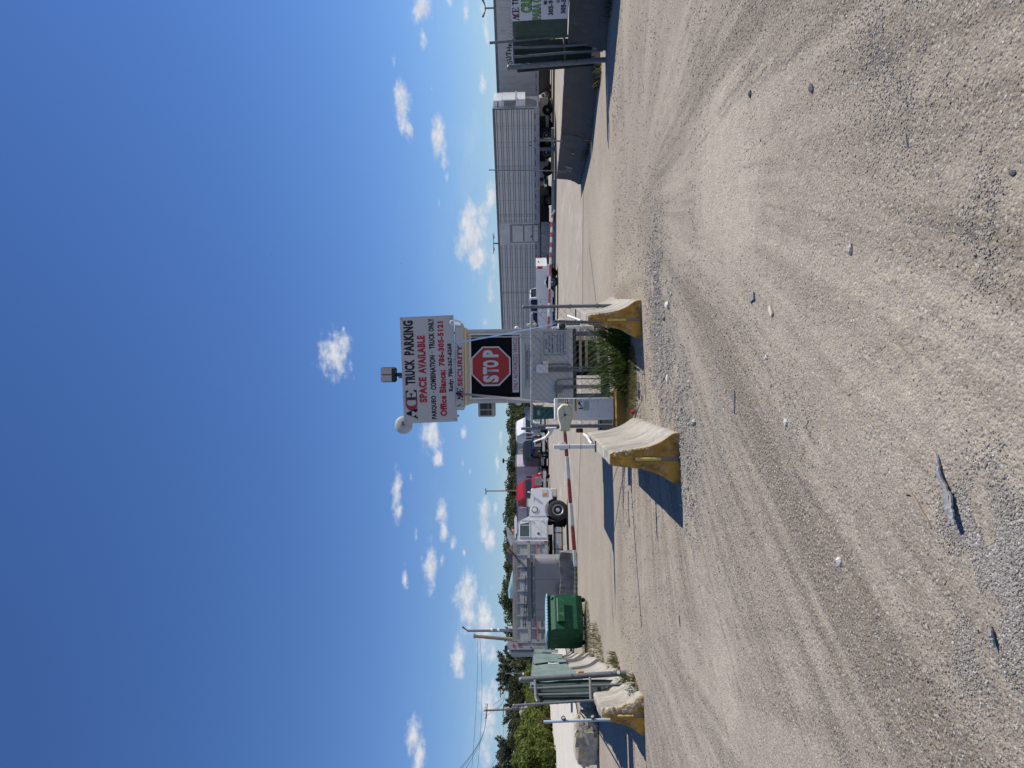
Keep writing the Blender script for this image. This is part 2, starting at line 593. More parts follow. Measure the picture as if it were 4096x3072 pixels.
def leafmat(name, a, b, c, scale=.6):
    m = bpy.data.materials.new(name)
    m.use_nodes = True
    nt = m.node_tree
    bs = nt.nodes['Principled BSDF']
    bs.inputs['Roughness'].default_value = .62
    bs.inputs['Specular IOR Level'].default_value = .25
    g = nt.nodes.new('ShaderNodeNewGeometry')
    n = nt.nodes.new('ShaderNodeTexNoise')
    n.inputs['Scale'].default_value = scale
    n.inputs['Detail'].default_value = 2
    nt.links.new(g.outputs['Position'], n.inputs['Vector'])
    ad = nt.nodes.new('ShaderNodeMath')
    ad.operation = 'MULTIPLY_ADD'
    nt.links.new(g.outputs['Random Per Island'], ad.inputs[0])
    ad.inputs[1].default_value = .6
    nt.links.new(n.outputs[0], ad.inputs[2])
    cr = nt.nodes.new('ShaderNodeValToRGB')
    cr.color_ramp.elements[0].position = .45
    cr.color_ramp.elements[1].position = 1.05
    cr.color_ramp.elements[0].color = (*a, 1)
    cr.color_ramp.elements[1].color = (*c, 1)
    e = cr.color_ramp.elements.new(.75)
    e.color = (*b, 1)
    nt.links.new(ad.outputs[0], cr.inputs[0])
    nt.links.new(cr.outputs[0], bs.inputs['Base Color'])
    tr = nt.nodes.new('ShaderNodeBsdfTranslucent')
    nt.links.new(cr.outputs[0], tr.inputs[0])
    mx = nt.nodes.new('ShaderNodeMixShader')
    mx.inputs[0].default_value = .38
    nt.links.new(bs.outputs[0], mx.inputs[1])
    nt.links.new(tr.outputs[0], mx.inputs[2])
    nt.links.new(mx.outputs[0], nt.nodes['Material Output'].inputs[0])
    return m


LEAF_DK = leafmat('dark_foliage', (.032, .040, .016), (.062, .074, .030), (.105, .118, .052), .35)
LEAF_PINE = leafmat('grey_green_needles', (.055, .068, .042), (.10, .12, .07), (.16, .18, .11), .5)
LEAF_SH = leafmat('bright_shrub_leaves', (.05, .072, .012), (.10, .135, .024), (.17, .20, .045), .35)
LEAF_DRY = leafmat('dry_shrub_leaves', (.07, .075, .022), (.14, .14, .045), (.22, .19, .08), .4)
GRASSM = leafmat('grass_blades', (.028, .05, .008), (.065, .11, .018), (.13, .17, .04), 3)
GRASSL = leafmat('low_grass', (.05, .055, .014), (.11, .115, .03), (.2, .18, .075), 5)
WEED = leafmat('weed_leaves', (.03, .04, .014), (.075, .085, .03), (.15, .14, .07), 4)

# ------------------------------------------------------------------ ground
def blob(X, Y, lst):
    s = np.zeros_like(X)
    for (cx, cy, rx, ry, w) in lst:
        p = gnd(cy * 1.852, cx * 1.852)
        d2 = ((X - p.x) / rx) ** 2 + ((Y - p.y) / ry) ** 2
        s = np.maximum(s, w * np.clip(1.25 - d2, 0, 1))
    return s


def seg_dist(X, Y, pts):
    best = np.full(X.shape, 1e9)
    for (a, b) in zip(pts[:-1], pts[1:]):
        ax, ay, bx, by = a[0], a[1], b[0], b[1]
        dx, dy = bx - ax, by - ay
        t = np.clip(((X - ax) * dx + (Y - ay) * dy) / (dx * dx + dy * dy), 0, 1)
        best = np.minimum(best, np.hypot(X - ax - t * dx, Y - ay - t * dy))
    return best


def pixline(*pp):
    out = []
    for (cx, cy) in pp:
        p = gnd(cy * 1.852, cx * 1.852)
        out.append((p.x, p.y))
    return out


GREY_BLOBS = [(1420, 640, .9, .8, .9), (1440, 720, 1.0, .9, 1), (1440, 800, 1.0, .8, 1), (1470, 880, .9, .7, .9), (1490, 1000, .8, .6, .8),
              (1560, 880, .5, .4, .8), (1420, 560, .7, .8, .5), (1700, 940, .35, .22, .8), (1720, 980, .3, .2, .7), (2120, 1160, .22, .18, .9),
              (2160, 1250, .25, .18, .9), (2200, 1330, .3, .2, .8), (2090, 1110, .16, .14, .6), (1400, 1480, 1.0, 1.0, .7), (1300, 1340, 1.2, 1.0, .5)]
DARK_BLOBS = [(1500, 170, .5, 1.3, .8), (1440, 330, .5, 1.5, .9), (1400, 480, .6, 1.6, .7), (1345, 200, .5, 2, .5), (1880, 1270, .28, .25, .9), (1840, 1150, .2, .4, .7),
              (1600, 690, .5, .8, .5), (1690, 1050, .4, .5, .5), (1340, 1240, 1.4, .8, .5), (1420, 1180, .8, .9, .5), (1460, 1300, 1, .5, .45)]
PALE_BLOBS = [(1560, 310, 1.0, .9, .9), (1590, 420, .8, .9, 1), (1580, 500, .6, .7, .7), (1650, 130, .7, .6, .6), (1560, 1560, 1, .6, .7), (1700, 1500, .5, .4, .5),
              (1300, 500, 1.4, 3, .5), (1750, 1350, .6, .4, .35)]
RUTS = [pixline((1580, 420), (1700, 437), (2212, 474)), pixline((1580, 425), (1700, 452), (2212, 490)), pixline((1560, 425), (1700, 424), (2212, 440)),
        pixline((1760, 1020), (1850, 1140), (1905, 1300), (1915, 1420)), pixline((1700, 1000), (1800, 1130), (1870, 1300), (1890, 1430)),
        pixline((1930, 1220), (1960, 1340), (1990, 1500)), pixline((1480, 600), (1560, 700), (1640, 860)),
        pixline((1930, 740), (2010, 860), (2030, 1010)), pixline((1500, 1240), (1600, 1390), (1680, 1560)), pixline((1420, 1120), (1480, 1300), (1560, 1500))]


TREADS = [(pixline((1900, 1060), (2000, 1030), (2120, 1010)), .10), (pixline((1750, 870), (1900, 800), (2050, 720)), .11), (pixline((1540, 690), (1640, 780), (1760, 930)), .12),
          (pixline((1960, 1240), (2000, 1400), (2040, 1600)), .11), (pixline((1900, 560), (2040, 540), (2212, 530)), .10), (pixline((1480, 1330), (1560, 1440), (1640, 1620)), .12)]


def track_coords(X, Y, pts):
    best = np.full(X.shape, 1e9)
    al, of = np.zeros(X.shape), np.full(X.shape, 9.0)
    acc = 0
    for (a, b) in zip(pts[:-1], pts[1:]):
        dx, dy = b[0] - a[0], b[1] - a[1]
        L = math.hypot(dx, dy)
        t = ((X - a[0]) * dx + (Y - a[1]) * dy) / L
        o = ((X - a[0]) * dy - (Y - a[1]) * dx) / L
        tc_ = np.clip(t, 0, L)
        d = np.hypot(t - tc_, o)
        m = d < best
        best = np.where(m, d, best)
        al = np.where(m, acc + t, al)
        of = np.where(m, np.where(np.abs(t - tc_) > .02, 9.0, o), of)
        acc += L
    return al, of


def fan(X, Y):
    """polar frame of the wheel tracks that pinch together at the gateway and fan out again"""
    dx, dy = X - 2.7, 12.6 - Y
    r = np.hypot(dx, dy) + .6
    a = np.arctan2(dx, dy) + .05 * np.log(r) + (fbm(X * .16, Y * .16, 2) - .5) * .30
    dx2, dy2 = X + 4.2, 15.0 - Y
    r2 = np.hypot(dx2, dy2) + .6
    a2 = np.arctan2(dx2, dy2) - .05 * np.log(r2) + (fbm(X * .16 + 9, Y * .16, 2) - .5) * .30
    w = 1 / (1 + np.exp(-(X + 2.6 + .12 * (Y - 6)) * 1.6))
    return a, r, a2, r2, w


def tones(X, Y):
    """soil tones that go with wear and washed gravel, fixed to the ground"""
    a, r, a2, r2, w = fan(X, Y)
    s1 = fbm(a * 9, r * .10 + 3, 4)
    s2 = fbm(a2 * 11 + 31, r2 * .10, 4)
    s = s1 * w + s2 * (1 - w)
    sf = fbm(a * 48, r * .30 + 13, 3) * w + fbm(a2 * 52 + 5, r2 * .30, 3) * (1 - w)
    tr = fbm(a * 150, r * .55 + 3, 2) * w + fbm(a2 * 160 + 5, r2 * .55, 2) * (1 - w)
    patch = fbm(X * .28 + 4, Y * .28 + 9, 4)
    near = np.clip((17 - Y) / 5, 0, 1)
    mix_ = s * .44 + sf * .34 + tr * .22
    fade = np.clip(np.where(w > .5, r, r2) / 3.6 - .42, .04, 1)
    mix_ = .5 + (mix_ - .5) * fade * np.clip((17 - Y) / 4, .12, 1)
    wx = X + (fbm(X * 1.5, Y * .8, 3) - .5) * .9
    wy = Y + (fbm(X * .9 + 7, Y * .9, 3) - .5) * .9
    dark = np.clip((mix_ - .480) / .13, 0, 1) * np.clip((patch - .30) / .22, .25, 1) * near
    dark = np.maximum(dark * .95, blob(wx, wy, DARK_BLOBS) * np.clip((mix_ - .36) / .18, .2, 1))
    grey = blob(X + (fbm(X * 1.7 + 3, Y * 1.7, 4) - .5) * 1.1, Y + (fbm(X * 1.7, Y * 1.7 + 8, 4) - .5) * 1.1, GREY_BLOBS)
    grey = grey * np.clip((fbm(X * 2.2, Y * 2.2, 4) - .30) / .22, 0, 1)
    pale = blob(X + (fbm(X * 1.2 + 3, Y * 1.2, 4) - .5) * 1.0, Y + (fbm(X * 1.2, Y * 1.2 + 8, 4) - .5) * 1.2, PALE_BLOBS)
    pale = np.maximum(pale * np.clip((.60 - mix_) / .12, .3, 1), np.clip((.462 - mix_) / .09, 0, 1) * .5)
    return dark, grey, pale


def height(X, Y):
    h = (fbm(X * .22, Y * .22, 3) - .5) * .07 * np.clip((23 - np.abs(Y)) / 8, 0, 1)
    near = np.clip((16 - np.abs(Y)) / 10, 0, 1)
    cl = fbm(X * 7, Y * 7, 4) - .5
    h = h + cl * .010 * near
    cl2 = np.clip(fbm(X * 24, Y * 24, 3) - .52, 0, 1)
    h = h + cl2 * .006 * near * np.clip((fbm(X * .8 + 40, Y * .8, 3) - .40) / .2, .12, 1)
    a, r, a2, r2, w = fan(X, Y)
    tl = fbm(a * 150, r * .55 + 3, 2) * w + fbm(a2 * 160 + 5, r2 * .55, 2) * (1 - w)
    st = fbm(a * 48, r * .30 + 13, 3) * w + fbm(a2 * 52 + 5, r2 * .30, 3) * (1 - w)
    h = h + ((tl - .5) * .005 + (st - .5) * .004) * np.clip((15 - np.abs(Y)) / 6, 0, 1) * np.clip(r / 5 - .55, 0, 1)
    for k, p in enumerate(RUTS[3:]):
        d = seg_dist(X + (fbm(X * 1.1, Y * 1.1 + k, 2) - .5) * .12, Y, p)
        h = h - .006 * np.exp(-(d / .022) ** 2) + .003 * np.exp(-((d - .07) / .035) ** 2) * (.5 + fbm(X * 9, Y * 9, 2))
    for k, (p, hw) in enumerate(TREADS):
        along, off = track_coords(X, Y, p)
        inside = np.clip((hw - np.abs(off)) / .02, 0, 1) * np.clip(fbm(X * 1.3 + k, Y * 1.3, 2) * 3 - .9, 0, 1)
        blk = np.clip(np.sin((along + np.abs(off) * .8) * 2 * PI / .085) * 3, -1, 1) * np.clip(np.abs(np.sin(off * PI / (hw * .55))) * 2, 0, 1)
        h = h + inside * (.0035 * blk - .005)
    # the gravel pushed up against the little barrier by the booth
    p = gnd(1210, 2440)
    h = h + .16 * np.exp(-(((X - 1.75) / .35) ** 2 + ((Y - 13.2) / 1.3) ** 2))
    return h


def hz(x, y):
    return float(height(np.array([x * 1.0]), np.array([y * 1.0]))[0])


def nonuni():
    du = .0165
    xs = np.sinh(np.arange(-7.3, 7.3001, du)) * 1.0
    ys = [1.9]
    while ys[-1] < 20:
        ys.append(ys[-1] * 1.0062)
    while ys[-1] < 2600:
        ys.append(ys[-1] * 1.03)
    back = [1.9 - .05 * (1.18 ** k) * k for k in range(1, 44)]
    ys = np.array(back[::-1] + ys)
    return xs, ys


def build_ground():
    xs, ys = nonuni()
    X, Y = np.meshgrid(xs, ys)
    H = height(X, Y)
    far = np.clip((np.hypot(X, Y) - 60) / 40, 0, 1)
    H = H * (1 - far)
    d, g, p = tones(X, Y)
    nx, ny = len(xs), len(ys)
    co = np.stack([X, Y, H], -1).reshape(-1, 3).astype(np.float32)
    i = np.arange(nx * ny).reshape(ny, nx)
    q = np.stack([i[:-1, :-1], i[:-1, 1:], i[1:, 1:], i[1:, :-1]], -1).reshape(-1, 4)
    me = bpy.data.meshes.new('ground')
    me.vertices.add(len(co))
    me.vertices.foreach_set('co', co.ravel())
    me.loops.add(q.size)
    me.loops.foreach_set('vertex_index', q.ravel().astype(np.int32))
    me.polygons.add(len(q))
    me.polygons.foreach_set('loop_start', np.arange(0, q.size, 4, dtype=np.int32))
    me.polygons.foreach_set('use_smooth', np.ones(len(q), bool))
    me.update()
    at_ = me.attributes.new('soil', 'FLOAT_VECTOR', 'POINT')
    at_.data.foreach_set('vector', np.stack([d, g, p], -1).reshape(-1).astype(np.float32))
    return me


def ground_mat():
    m = bpy.data.materials.new('gravel_soil')
    m.use_nodes = True
    nt = m.node_tree
    b = nt.nodes['Principled BSDF']
    b.inputs['Roughness'].default_value = .95
    b.inputs['Specular IOR Level'].default_value = .2
    g = nt.nodes.new('ShaderNodeNewGeometry')
    at_ = nt.nodes.new('ShaderNodeAttribute')
    at_.attribute_name = 'soil'
    sp = nt.nodes.new('ShaderNodeSeparateXYZ')
    nt.links.new(at_.outputs['Vector'], sp.inputs[0])

    def noise(sc, det=4, rg=.6):
        n = nt.nodes.new('ShaderNodeTexNoise')
        n.inputs['Scale'].default_value = sc
        n.inputs['Detail'].default_value = det
        n.inputs['Roughness'].default_value = rg
        nt.links.new(g.outputs['Position'], n.inputs['Vector'])
        return n.outputs[0]

    def voro(sc, feature='F1'):
        n = nt.nodes.new('ShaderNodeTexVoronoi')
        n.inputs['Scale'].default_value = sc
        n.feature = feature
        nt.links.new(g.outputs['Position'], n.inputs['Vector'])
        return n

    def mr(v, a, c, lo=0, hi=1):
        n = nt.nodes.new('ShaderNodeMapRange')
        nt.links.new(v, n.inputs[0])
        for k, q in enumerate((a, c, lo, hi)):
            n.inputs[k + 1].default_value = q
        return n.outputs[0]

    def math_(op, a, b_=None):
        n = nt.nodes.new('ShaderNodeMath')
        n.operation = op
        for k, v in enumerate((a, b_)):
            if v is None:
                continue
            if isinstance(v, (int, float)):
                n.inputs[k].default_value = v
            else:
                nt.links.new(v, n.inputs[k])
        return n.outputs[0]

    def mix(f, a, c):
        n = nt.nodes.new('ShaderNodeMix')
        n.data_type = 'RGBA'
        for i, v in ((0, f), (6, a), (7, c)):
            if isinstance(v, tuple):
                n.inputs[i].default_value = (*v, 1)
            elif isinstance(v, (int, float)):
                n.inputs[i].default_value = v
            else:
                nt.links.new(v, n.inputs[i])
        return n.outputs[2]
    c = mix(mr(noise(.5, 6), .3, .7), (.345, .288, .220), (.430, .365, .281))
    c = mix(math_('MULTIPLY', sp.outputs[2], .75), c, (.56, .485, .375))
    c = mix(math_('MULTIPLY', sp.outputs[0], .78), c, (.205, .166, .124))
    c = mix(math_('MULTIPLY', sp.outputs[1], .8), c, (.285, .256, .22))
    c = mix(mr(noise(6, 5, .7), .42, .72, 0, .34), c, (.21, .19, .165))
    # single grains: pale and dark stones
    v1 = voro(95)
    v2 = voro(38)
    vc1 = nt.nodes.new('ShaderNodeSeparateColor')
    nt.links.new(v1.outputs['Color'], vc1.inputs[0])
    vc2 = nt.nodes.new('ShaderNodeSeparateColor')
    nt.links.new(v2.outputs['Color'], vc2.inputs[0])
    c = mix(mr(vc1.outputs[0], .55, 1, 0, .5), c, (.19, .165, .14))
    c = mix(mr(vc1.outputs[1], .72, 1, 0, .6), c, (.58, .54, .46))
    rare = math_('MULTIPLY', mr(vc2.outputs[0], .86, .90), mr(v2.outputs['Distance'], .35, .22))
    c = mix(math_('MULTIPLY', rare, .8), c, (.14, .12, .105))
    rare2 = math_('MULTIPLY', mr(vc2.outputs[1], .93, .95), mr(v2.outputs['Distance'], .35, .22))
    c = mix(math_('MULTIPLY', rare2, .75), c, (.64, .60, .53))
    nt.links.new(c, b.inputs['Base Color'])
    # relief: fine grains, stones where the gravel is loose, clods
    loose = math_('ADD', math_('MULTIPLY', math_('MAXIMUM', sp.outputs[1], sp.outputs[0]), .8), mr(noise(1.3, 4), .42, .68, .18, .9))
    h = math_('MULTIPLY', math_('SUBTRACT', 1, v1.outputs['Distance']), .30)
    h2 = math_('MULTIPLY', math_('MULTIPLY', mr(v2.outputs['Distance'], .5, .0), loose), .6)
    h3 = math_('MULTIPLY', noise(14, 7, .72), 1.5)
    hh = math_('ADD', math_('ADD', h, h2), h3)
    bn = nt.nodes.new('ShaderNodeBump')
    bn.inputs['Strength'].default_value = .75
    bn.inputs['Distance'].default_value = .022
    nt.links.new(hh, bn.inputs['Height'])
    nt.links.new(bn.outputs[0], b.inputs['Normal'])
    return m


GM = ground_mat()
gme = build_ground()
gme.materials.append(GM)
ground = tag(link('ground', gme), kind='structure')


# loose stones lying on it (uncountable)
def pebble_mesh(P, S, name, mats, squash=.62):
    t = (1 + 5 ** .5) / 2
    iv = np.array([(-1, t, 0), (1, t, 0), (-1, -t, 0), (1, -t, 0), (0, -1, t), (0, 1, t), (0, -1, -t), (0, 1, -t), (t, 0, -1), (t, 0, 1), (-t, 0, -1), (-t, 0, 1)], float)
    iv /= np.linalg.norm(iv[0])
    fi = np.array([(0, 11, 5), (0, 5, 1), (0, 1, 7), (0, 7, 10), (0, 10, 11), (1, 5, 9), (5, 11, 4), (11, 10, 2), (10, 7, 6), (7, 1, 8),
                   (3, 9, 4), (3, 4, 2), (3, 2, 6), (3, 6, 8), (3, 8, 9), (4, 9, 5), (2, 4, 11), (6, 2, 10), (8, 6, 7), (9, 8, 1)])
    n = len(P)
    V = np.repeat(iv[None], n, 0) * (1 + (rng.random((n, 12, 1)) - .5) * .45)
    V = V * (np.array([1, 1, squash]) * (1 + (rng.random((n, 1, 3)) - .5) * np.array([.7, .7, .4])))
    a = rng.random(n) * 2 * PI
    ca, sa = np.cos(a)[:, None], np.sin(a)[:, None]
    x, y = V[..., 0] * ca - V[..., 1] * sa, V[..., 0] * sa + V[..., 1] * ca
    V = np.stack([x, y, V[..., 2]], -1) * S[:, None, None] + P[:, None, :]
    F = (fi[None] + (np.arange(n) * 12)[:, None, None]).reshape(-1, 3)
    me = bpy.data.meshes.new(name)
    me.vertices.add(n * 12)
    me.vertices.foreach_set('co', V.reshape(-1).astype(np.float32))
    me.loops.add(F.size)
    me.loops.foreach_set('vertex_index', F.ravel().astype(np.int32))
    me.polygons.add(len(F))
    me.polygons.foreach_set('loop_start', np.arange(0, F.size, 3, dtype=np.int32))
    me.update()
    me.materials.append(mats)
    return me


def stone_mat(name, stops):
    m = bpy.data.materials.new(name)
    m.use_nodes = True
    nt = m.node_tree
    b = nt.nodes['Principled BSDF']
    b.inputs['Roughness'].default_value = .92
    g = nt.nodes.new('ShaderNodeNewGeometry')
    cr = nt.nodes.new('ShaderNodeValToRGB')
    cr.color_ramp.interpolation = 'LINEAR'
    els = cr.color_ramp.elements
    els[0].position, els[0].color = stops[0][0], (*stops[0][1], 1)
    els[1].position, els[1].color = stops[-1][0], (*stops[-1][1], 1)
    for p, c in stops[1:-1]:
        e = els.new(p)
        e.color = (*c, 1)
    nt.links.new(g.outputs['Random Per Island'], cr.inputs[0])
    n = nt.nodes.new('ShaderNodeTexNoise')
    n.inputs['Scale'].default_value = 120
    nt.links.new(g.outputs['Position'], n.inputs['Vector'])
    mx = nt.nodes.new('ShaderNodeMix')
    mx.data_type = 'RGBA'
    mx.blend_type = 'MULTIPLY'
    mx.inputs[0].default_value = .5
    nt.links.new(cr.outputs[0], mx.inputs[6])
    nt.links.new(n.outputs[0], mx.inputs[7])
    nt.links.new(mx.outputs[2], b.inputs['Base Color'])
    return m


STONES = stone_mat('gravel_stones', [(0, (.22, .19, .15)), (.3, (.36, .31, .245)), (.75, (.46, .40, .32)), (.93, (.52, .48, .40)), (1, (.74, .70, .62))])
STONES_G = stone_mat('grey_gravel_stones', [(0, (.24, .215, .19)), (.4, (.37, .335, .295)), (.85, (.46, .42, .37)), (1, (.70, .66, .60))])

N = 90000
dd = np.exp(rng.uniform(np.log(2.1), np.log(15), N))
xx = rng.uniform(-.62, .62, N) * dd
dk, gy, pl = tones(xx, dd)
pr = .10 + .75 * np.clip((fbm(xx * .8 + 40, dd * .8, 3) - .42) / .22, 0, 1) + .5 * dk + .7 * gy - .3 * pl
keep = rng.random(N) < pr
xx, dd, dk, gy = xx[keep], dd[keep], dk[keep], gy[keep]
S = np.minimum((.0016 + .00050 * dd) * np.exp(rng.normal(0, .40, len(xx))), .0022 + .0011 * dd)
P = np.stack([xx, dd, height(xx, dd) + S * .15], -1)
tag(link('gravel', pebble_mesh(P, S, 'gravel', STONES)), kind='stuff')


def patch_points(n, blobs):
    xs, ys = [], []
    for (cx, cy, rx, ry, k) in blobs:
        p = gnd(cy * 1.852, cx * 1.852)
        m_ = int(n * k)
        x, y = p.x + rng.normal(0, .62, m_) * rx, p.y + rng.normal(0, .62, m_) * ry
        kx = fbm(x * 7 + 3, y * 7, 3) > .36 + .18 * rng.random(m_)
        xs.append(x[kx])
        ys.append(y[kx])
    return np.concatenate(xs), np.concatenate(ys)


px, py = patch_points(3600, [(2130, 1175, .17, .13, 1.1), (2165, 1250, .18, .11, 1.0), (2195, 1330, .2, .12, .9), (2080, 1120, .12, .12, .6), (2200, 1160, .1, .16, .8),
                             (2140, 1100, .2, .12, .5), (2100, 1420, .18, .12, .35), (2150, 470, .22, .16, .45), (1900, 120, .3, .3, .5), (1980, 230, .3, .3, .35), (1740, 970, .32, .2, .5)])
S = np.minimum(.0032 * np.exp(rng.normal(0, .40, len(px))), .0072)
P = np.stack([px, py, height(px, py) + S * .2], -1)
tag(link('coarse_gravel', pebble_mesh(P, S, 'coarse_gravel', STONES_G, .72)), kind='stuff')
px, py = patch_points(3600, [(1420, 700, .9, .7, 1), (1430, 800, .9, .6, 1), (1460, 900, .8, .6, .8), (1490, 1010, .8, .5, .6), (1410, 600, .8, .7, .5), (1380, 860, .7, .6, .6)])
S = .0068 * np.exp(rng.normal(0, .45, len(px)))
P = np.stack([px, py, height(px, py) + S * .2], -1)
tag(link('crushed_stone', pebble_mesh(P, S, 'crushed_stone', STONES_G, .8)), kind='stuff')

# single larger stones one can tell apart
def stone(cx, cy, size, m, label, name='stone', sq=(1, .8, .6), seed=0, cat='stone', rz=0, group=None):
    p = gnd(cy, cx)
    r2 = np.random.default_rng(seed)
    b = MB().ball((0, 0, 0), 1, 9, 7)
    vs = np.array(b.v)
    vs = vs * (1 + (np.array([vnoise(v[:1] * 1.9 + seed * 3.1, v[1:2] * 1.9 + v[2:3] * 1.3)[0] for v in vs])[:, None] - .5) * .8)
    vs = vs * np.array(sq) * size
    b.v = [tuple(v) for v in vs]
    o = b.build(name, m, None, ang=28)
    o.location = (p.x, p.y, hz(p.x, p.y) + size * sq[2] * .45)
    o.rotation_euler.z = rz
    return tag(o, label, cat, group)


DKSTONE = mat('dark_slate', (.10, .105, .105), .8, var=.2, scale=20, fine=60, bump=.4)
PALESTONE = mat('pale_chip', (.66, .62, .53), .9, var=.15, scale=20, bump=.5)
MIDSTONE = mat('grey_stone', (.42, .39, .34), .9, var=.2, scale=20, bump=.5)
stone(3248, 352, .034, DKSTONE, 'dark flat slate chip lying alone on the smooth right-hand gravel', sq=(1.1, .8, .35), seed=3, rz=.6)
stone(2676, 1222, .055, PALESTONE, 'fist-sized pale stone in front of the barrier with the leaning steel channel', seed=5)
stone(2672, 1515, .048, PALESTONE, 'flat pale stone between the grass strip and the open gravel', sq=(1.4, .7, .4), seed=9)
stone(3370, 2248, .026, PALESTONE, 'small white stone alone on the dark rutted gravel', seed=12)
stone(3154, 1690, .022, PALESTONE, 'white chip on top of the small heap of dark crushed stone', sq=(1.2, .8, .6), seed=15)
stone(2782, 1690, .042, MIDSTONE, 'knobbly grey stone out in front of the barrier carrying the white post', seed=17)
stone(4060, 690, .013, DKSTONE, 'black angular stone at the edge of the coarse gravel band', sq=(1.3, .7, .6), seed=21, rz=1.2)
stone(3076, 1428, .018, PALESTONE, 'round white pebble beside a tread-marked strip of soil', seed=25)
stone(3410, 995, .028, MIDSTONE, 'oval pale grey stone near the straight tyre ruts', sq=(1.1, .8, .55), seed=26)
stone(3005, 375, .024, DKSTONE, 'small black stone chip on the light sandy strip', seed=29)


def debris(name, mt, label, cat, pix, thick, lift, widths, curl=0.0):
    """flat irregular piece lying along a line of points on the ground"""
    pts = [gnd(y, x) for (x, y) in pix]
    if len(pts) > 3 and len(widths) > 3 and max(widths) > .009:
        n_ = (len(pts) - 1) * 4
        q_ = np.linspace(0, len(pts) - 1, n_ + 1)
        k_ = np.arange(len(pts))
        pts = [Vector((np.interp(q, k_, [p.x for p in pts]), np.interp(q, k_, [p.y for p in pts]), 0)) for q in q_]
        widths = [float(np.interp(q, k_, widths)) * random.uniform(.62, 1.1) for q in q_]
        lift = [float(np.interp(q, k_, lift)) + random.uniform(-.004, .004) for q in q_]
    b = MB()
    rings = []
    for i, p in enumerate(pts):
        t = (pts[min(i + 1, len(pts) - 1)] - pts[max(0, i - 1)]).normalized()
        s = Vector((t.y, -t.x, 0))
        w = widths[i]
        z = hz(p.x, p.y) + lift[i]
        q = Vector((p.x, p.y, z))
        rings.append([q - s * w, q - s * w * .3 + Vector((0, 0, curl * w)), q + s * w * .4 + Vector((0, 0, curl * w * .8)), q + s * w,
                      q + s * w * .9 - Vector((0, 0, thick)), q - s * w * .9 - Vector((0, 0, thick))])
    b.loft(rings)
    return tag(b.build(name, mt, None, ang=25), label, cat)


TREAD = mat('scrap_tyre_rubber', (.27, .275, .275), .8, var=.25, scale=14, fine=50, bump=.4, dirt=((.24, .21, .17), .28, 12, (1, 1, 1)))
debris('tyre_strip', TREAD, 'long torn strip of grey tyre rubber lying on the near gravel', 'tyre scrap',
       [(3768, 1812), (3785, 1850), (3800, 1905), (3822, 1960), (3838, 2015), (3850, 2060), (3868, 2098)], .008,
       [.010, .016, .02, .022, .028, .035, .045], [.004, .009, .014, .019, .021, .018, .007], .45)
debris('tyre_strip', TREAD, 'short split flap of grey tyre rubber beside the long torn strip', 'tyre scrap',
       [(3835, 1965), (3848, 2010), (3858, 2050), (3872, 2102)], .008, [.02, .03, .035, .04], [.006, .012, .014, .016], .3)
debris('tyre_strip', TREAD, 'small pointed sliver of tyre rubber among the coarse pebbles', 'tyre scrap',
       [(3990, 2503), (4000, 2530), (4008, 2560), (4016, 2590)], .008, [.012, .02, .022, .02], [.004, .012, .013, .004], .3)
debris('stick', WOOD, 'thin curved dry stick on the soil beside the tyre strip', 'stick',
       [(3642, 1971), (3668, 1975), (3690, 2000), (3715, 2050), (3738, 2082), (3748, 2112)], .006, [.012, .01, .008, .008, .008, .006], [.005, .005, .004, .004, .003, .002], .3)
debris('wood_chip', WOODG, 'small grey piece of board nearer to the booth than its twin', 'wood scrap', [(3008, 1196), (3026, 1182)], .012, [.015, .015], [.03, .028])
debris('wood_chip', PALETIM, 'small pale splintered piece of board on the open gravel', 'wood scrap', [(3090, 1225), (3100, 1260)], .012, [.015, .015], [.022, .02])
debris('wood_chip', PALETIM, 'tiny pale wood splinter on bare soil', 'wood scrap', [(3731, 2496), (3733, 2514)], .006, [.01, .01], [.006, .006])
debris('iron_bar', GALV_D, 'thin rusty rod lying flat in front of the white-post barrier', 'rod', [(2945, 1562), (2945, 1655)], .006, [.008, .008], [.006, .006], .3)
debris('stick', BARK, 'dark twig on the pale soil away from the barriers', 'stick', [(2722, 2462), (2726, 2506)], .006, [.01, .01], [.014, .008], .3)
debris('iron_bar', GALV_D, 'short dark pin standing proud of the loose pebbles', 'rod', [(3636, 535), (3641, 588)], .005, [.01, .01], [.003, .003], .3)

# concrete yard beyond the gates, cast in bays
SLABM = mat('yard_concrete', (.395, .338, .262), .9, var=.1, scale=.25, fine=6, bump=.2, bscale=25,
            dirt=[((.30, .25, .19), .3, .35, (1, .25, 1)), ((.50, .47, .41), .22, .6, (1, .3, 1)), ((.2, .19, .17), .12, 1.4, (1, .4, 1))])
yard = thing('yard_pavement', None, None, (0, 0, 0))
yard['kind'] = 'structure'
xs_ = [-8.6, -1.2, 8, 24, 48]
front = {-8.6: 30.5, -1.2: 25.6, 8: 22.8, 24: 22.0, 48: 21.0}
rows_ = [None, 54, 86, 140]
for i in range(4):
    for j in range(3):
        x0, x1 = xs_[i] + .012, xs_[i + 1] - .012
        y0a, y0b = (front[xs_[i]], front[xs_[i + 1]]) if j == 0 else (rows_[j] + .015,) * 2
        y1 = rows_[j + 1] - .015
        b = MB()
        b.prism([(x0, y0a, -.07), (x1, y0b, -.07), (x1, y1, -.07), (x0, y1, -.07)], (0, 0, .082))
        b.build('concrete_bay', SLABM, yard, smooth=False)

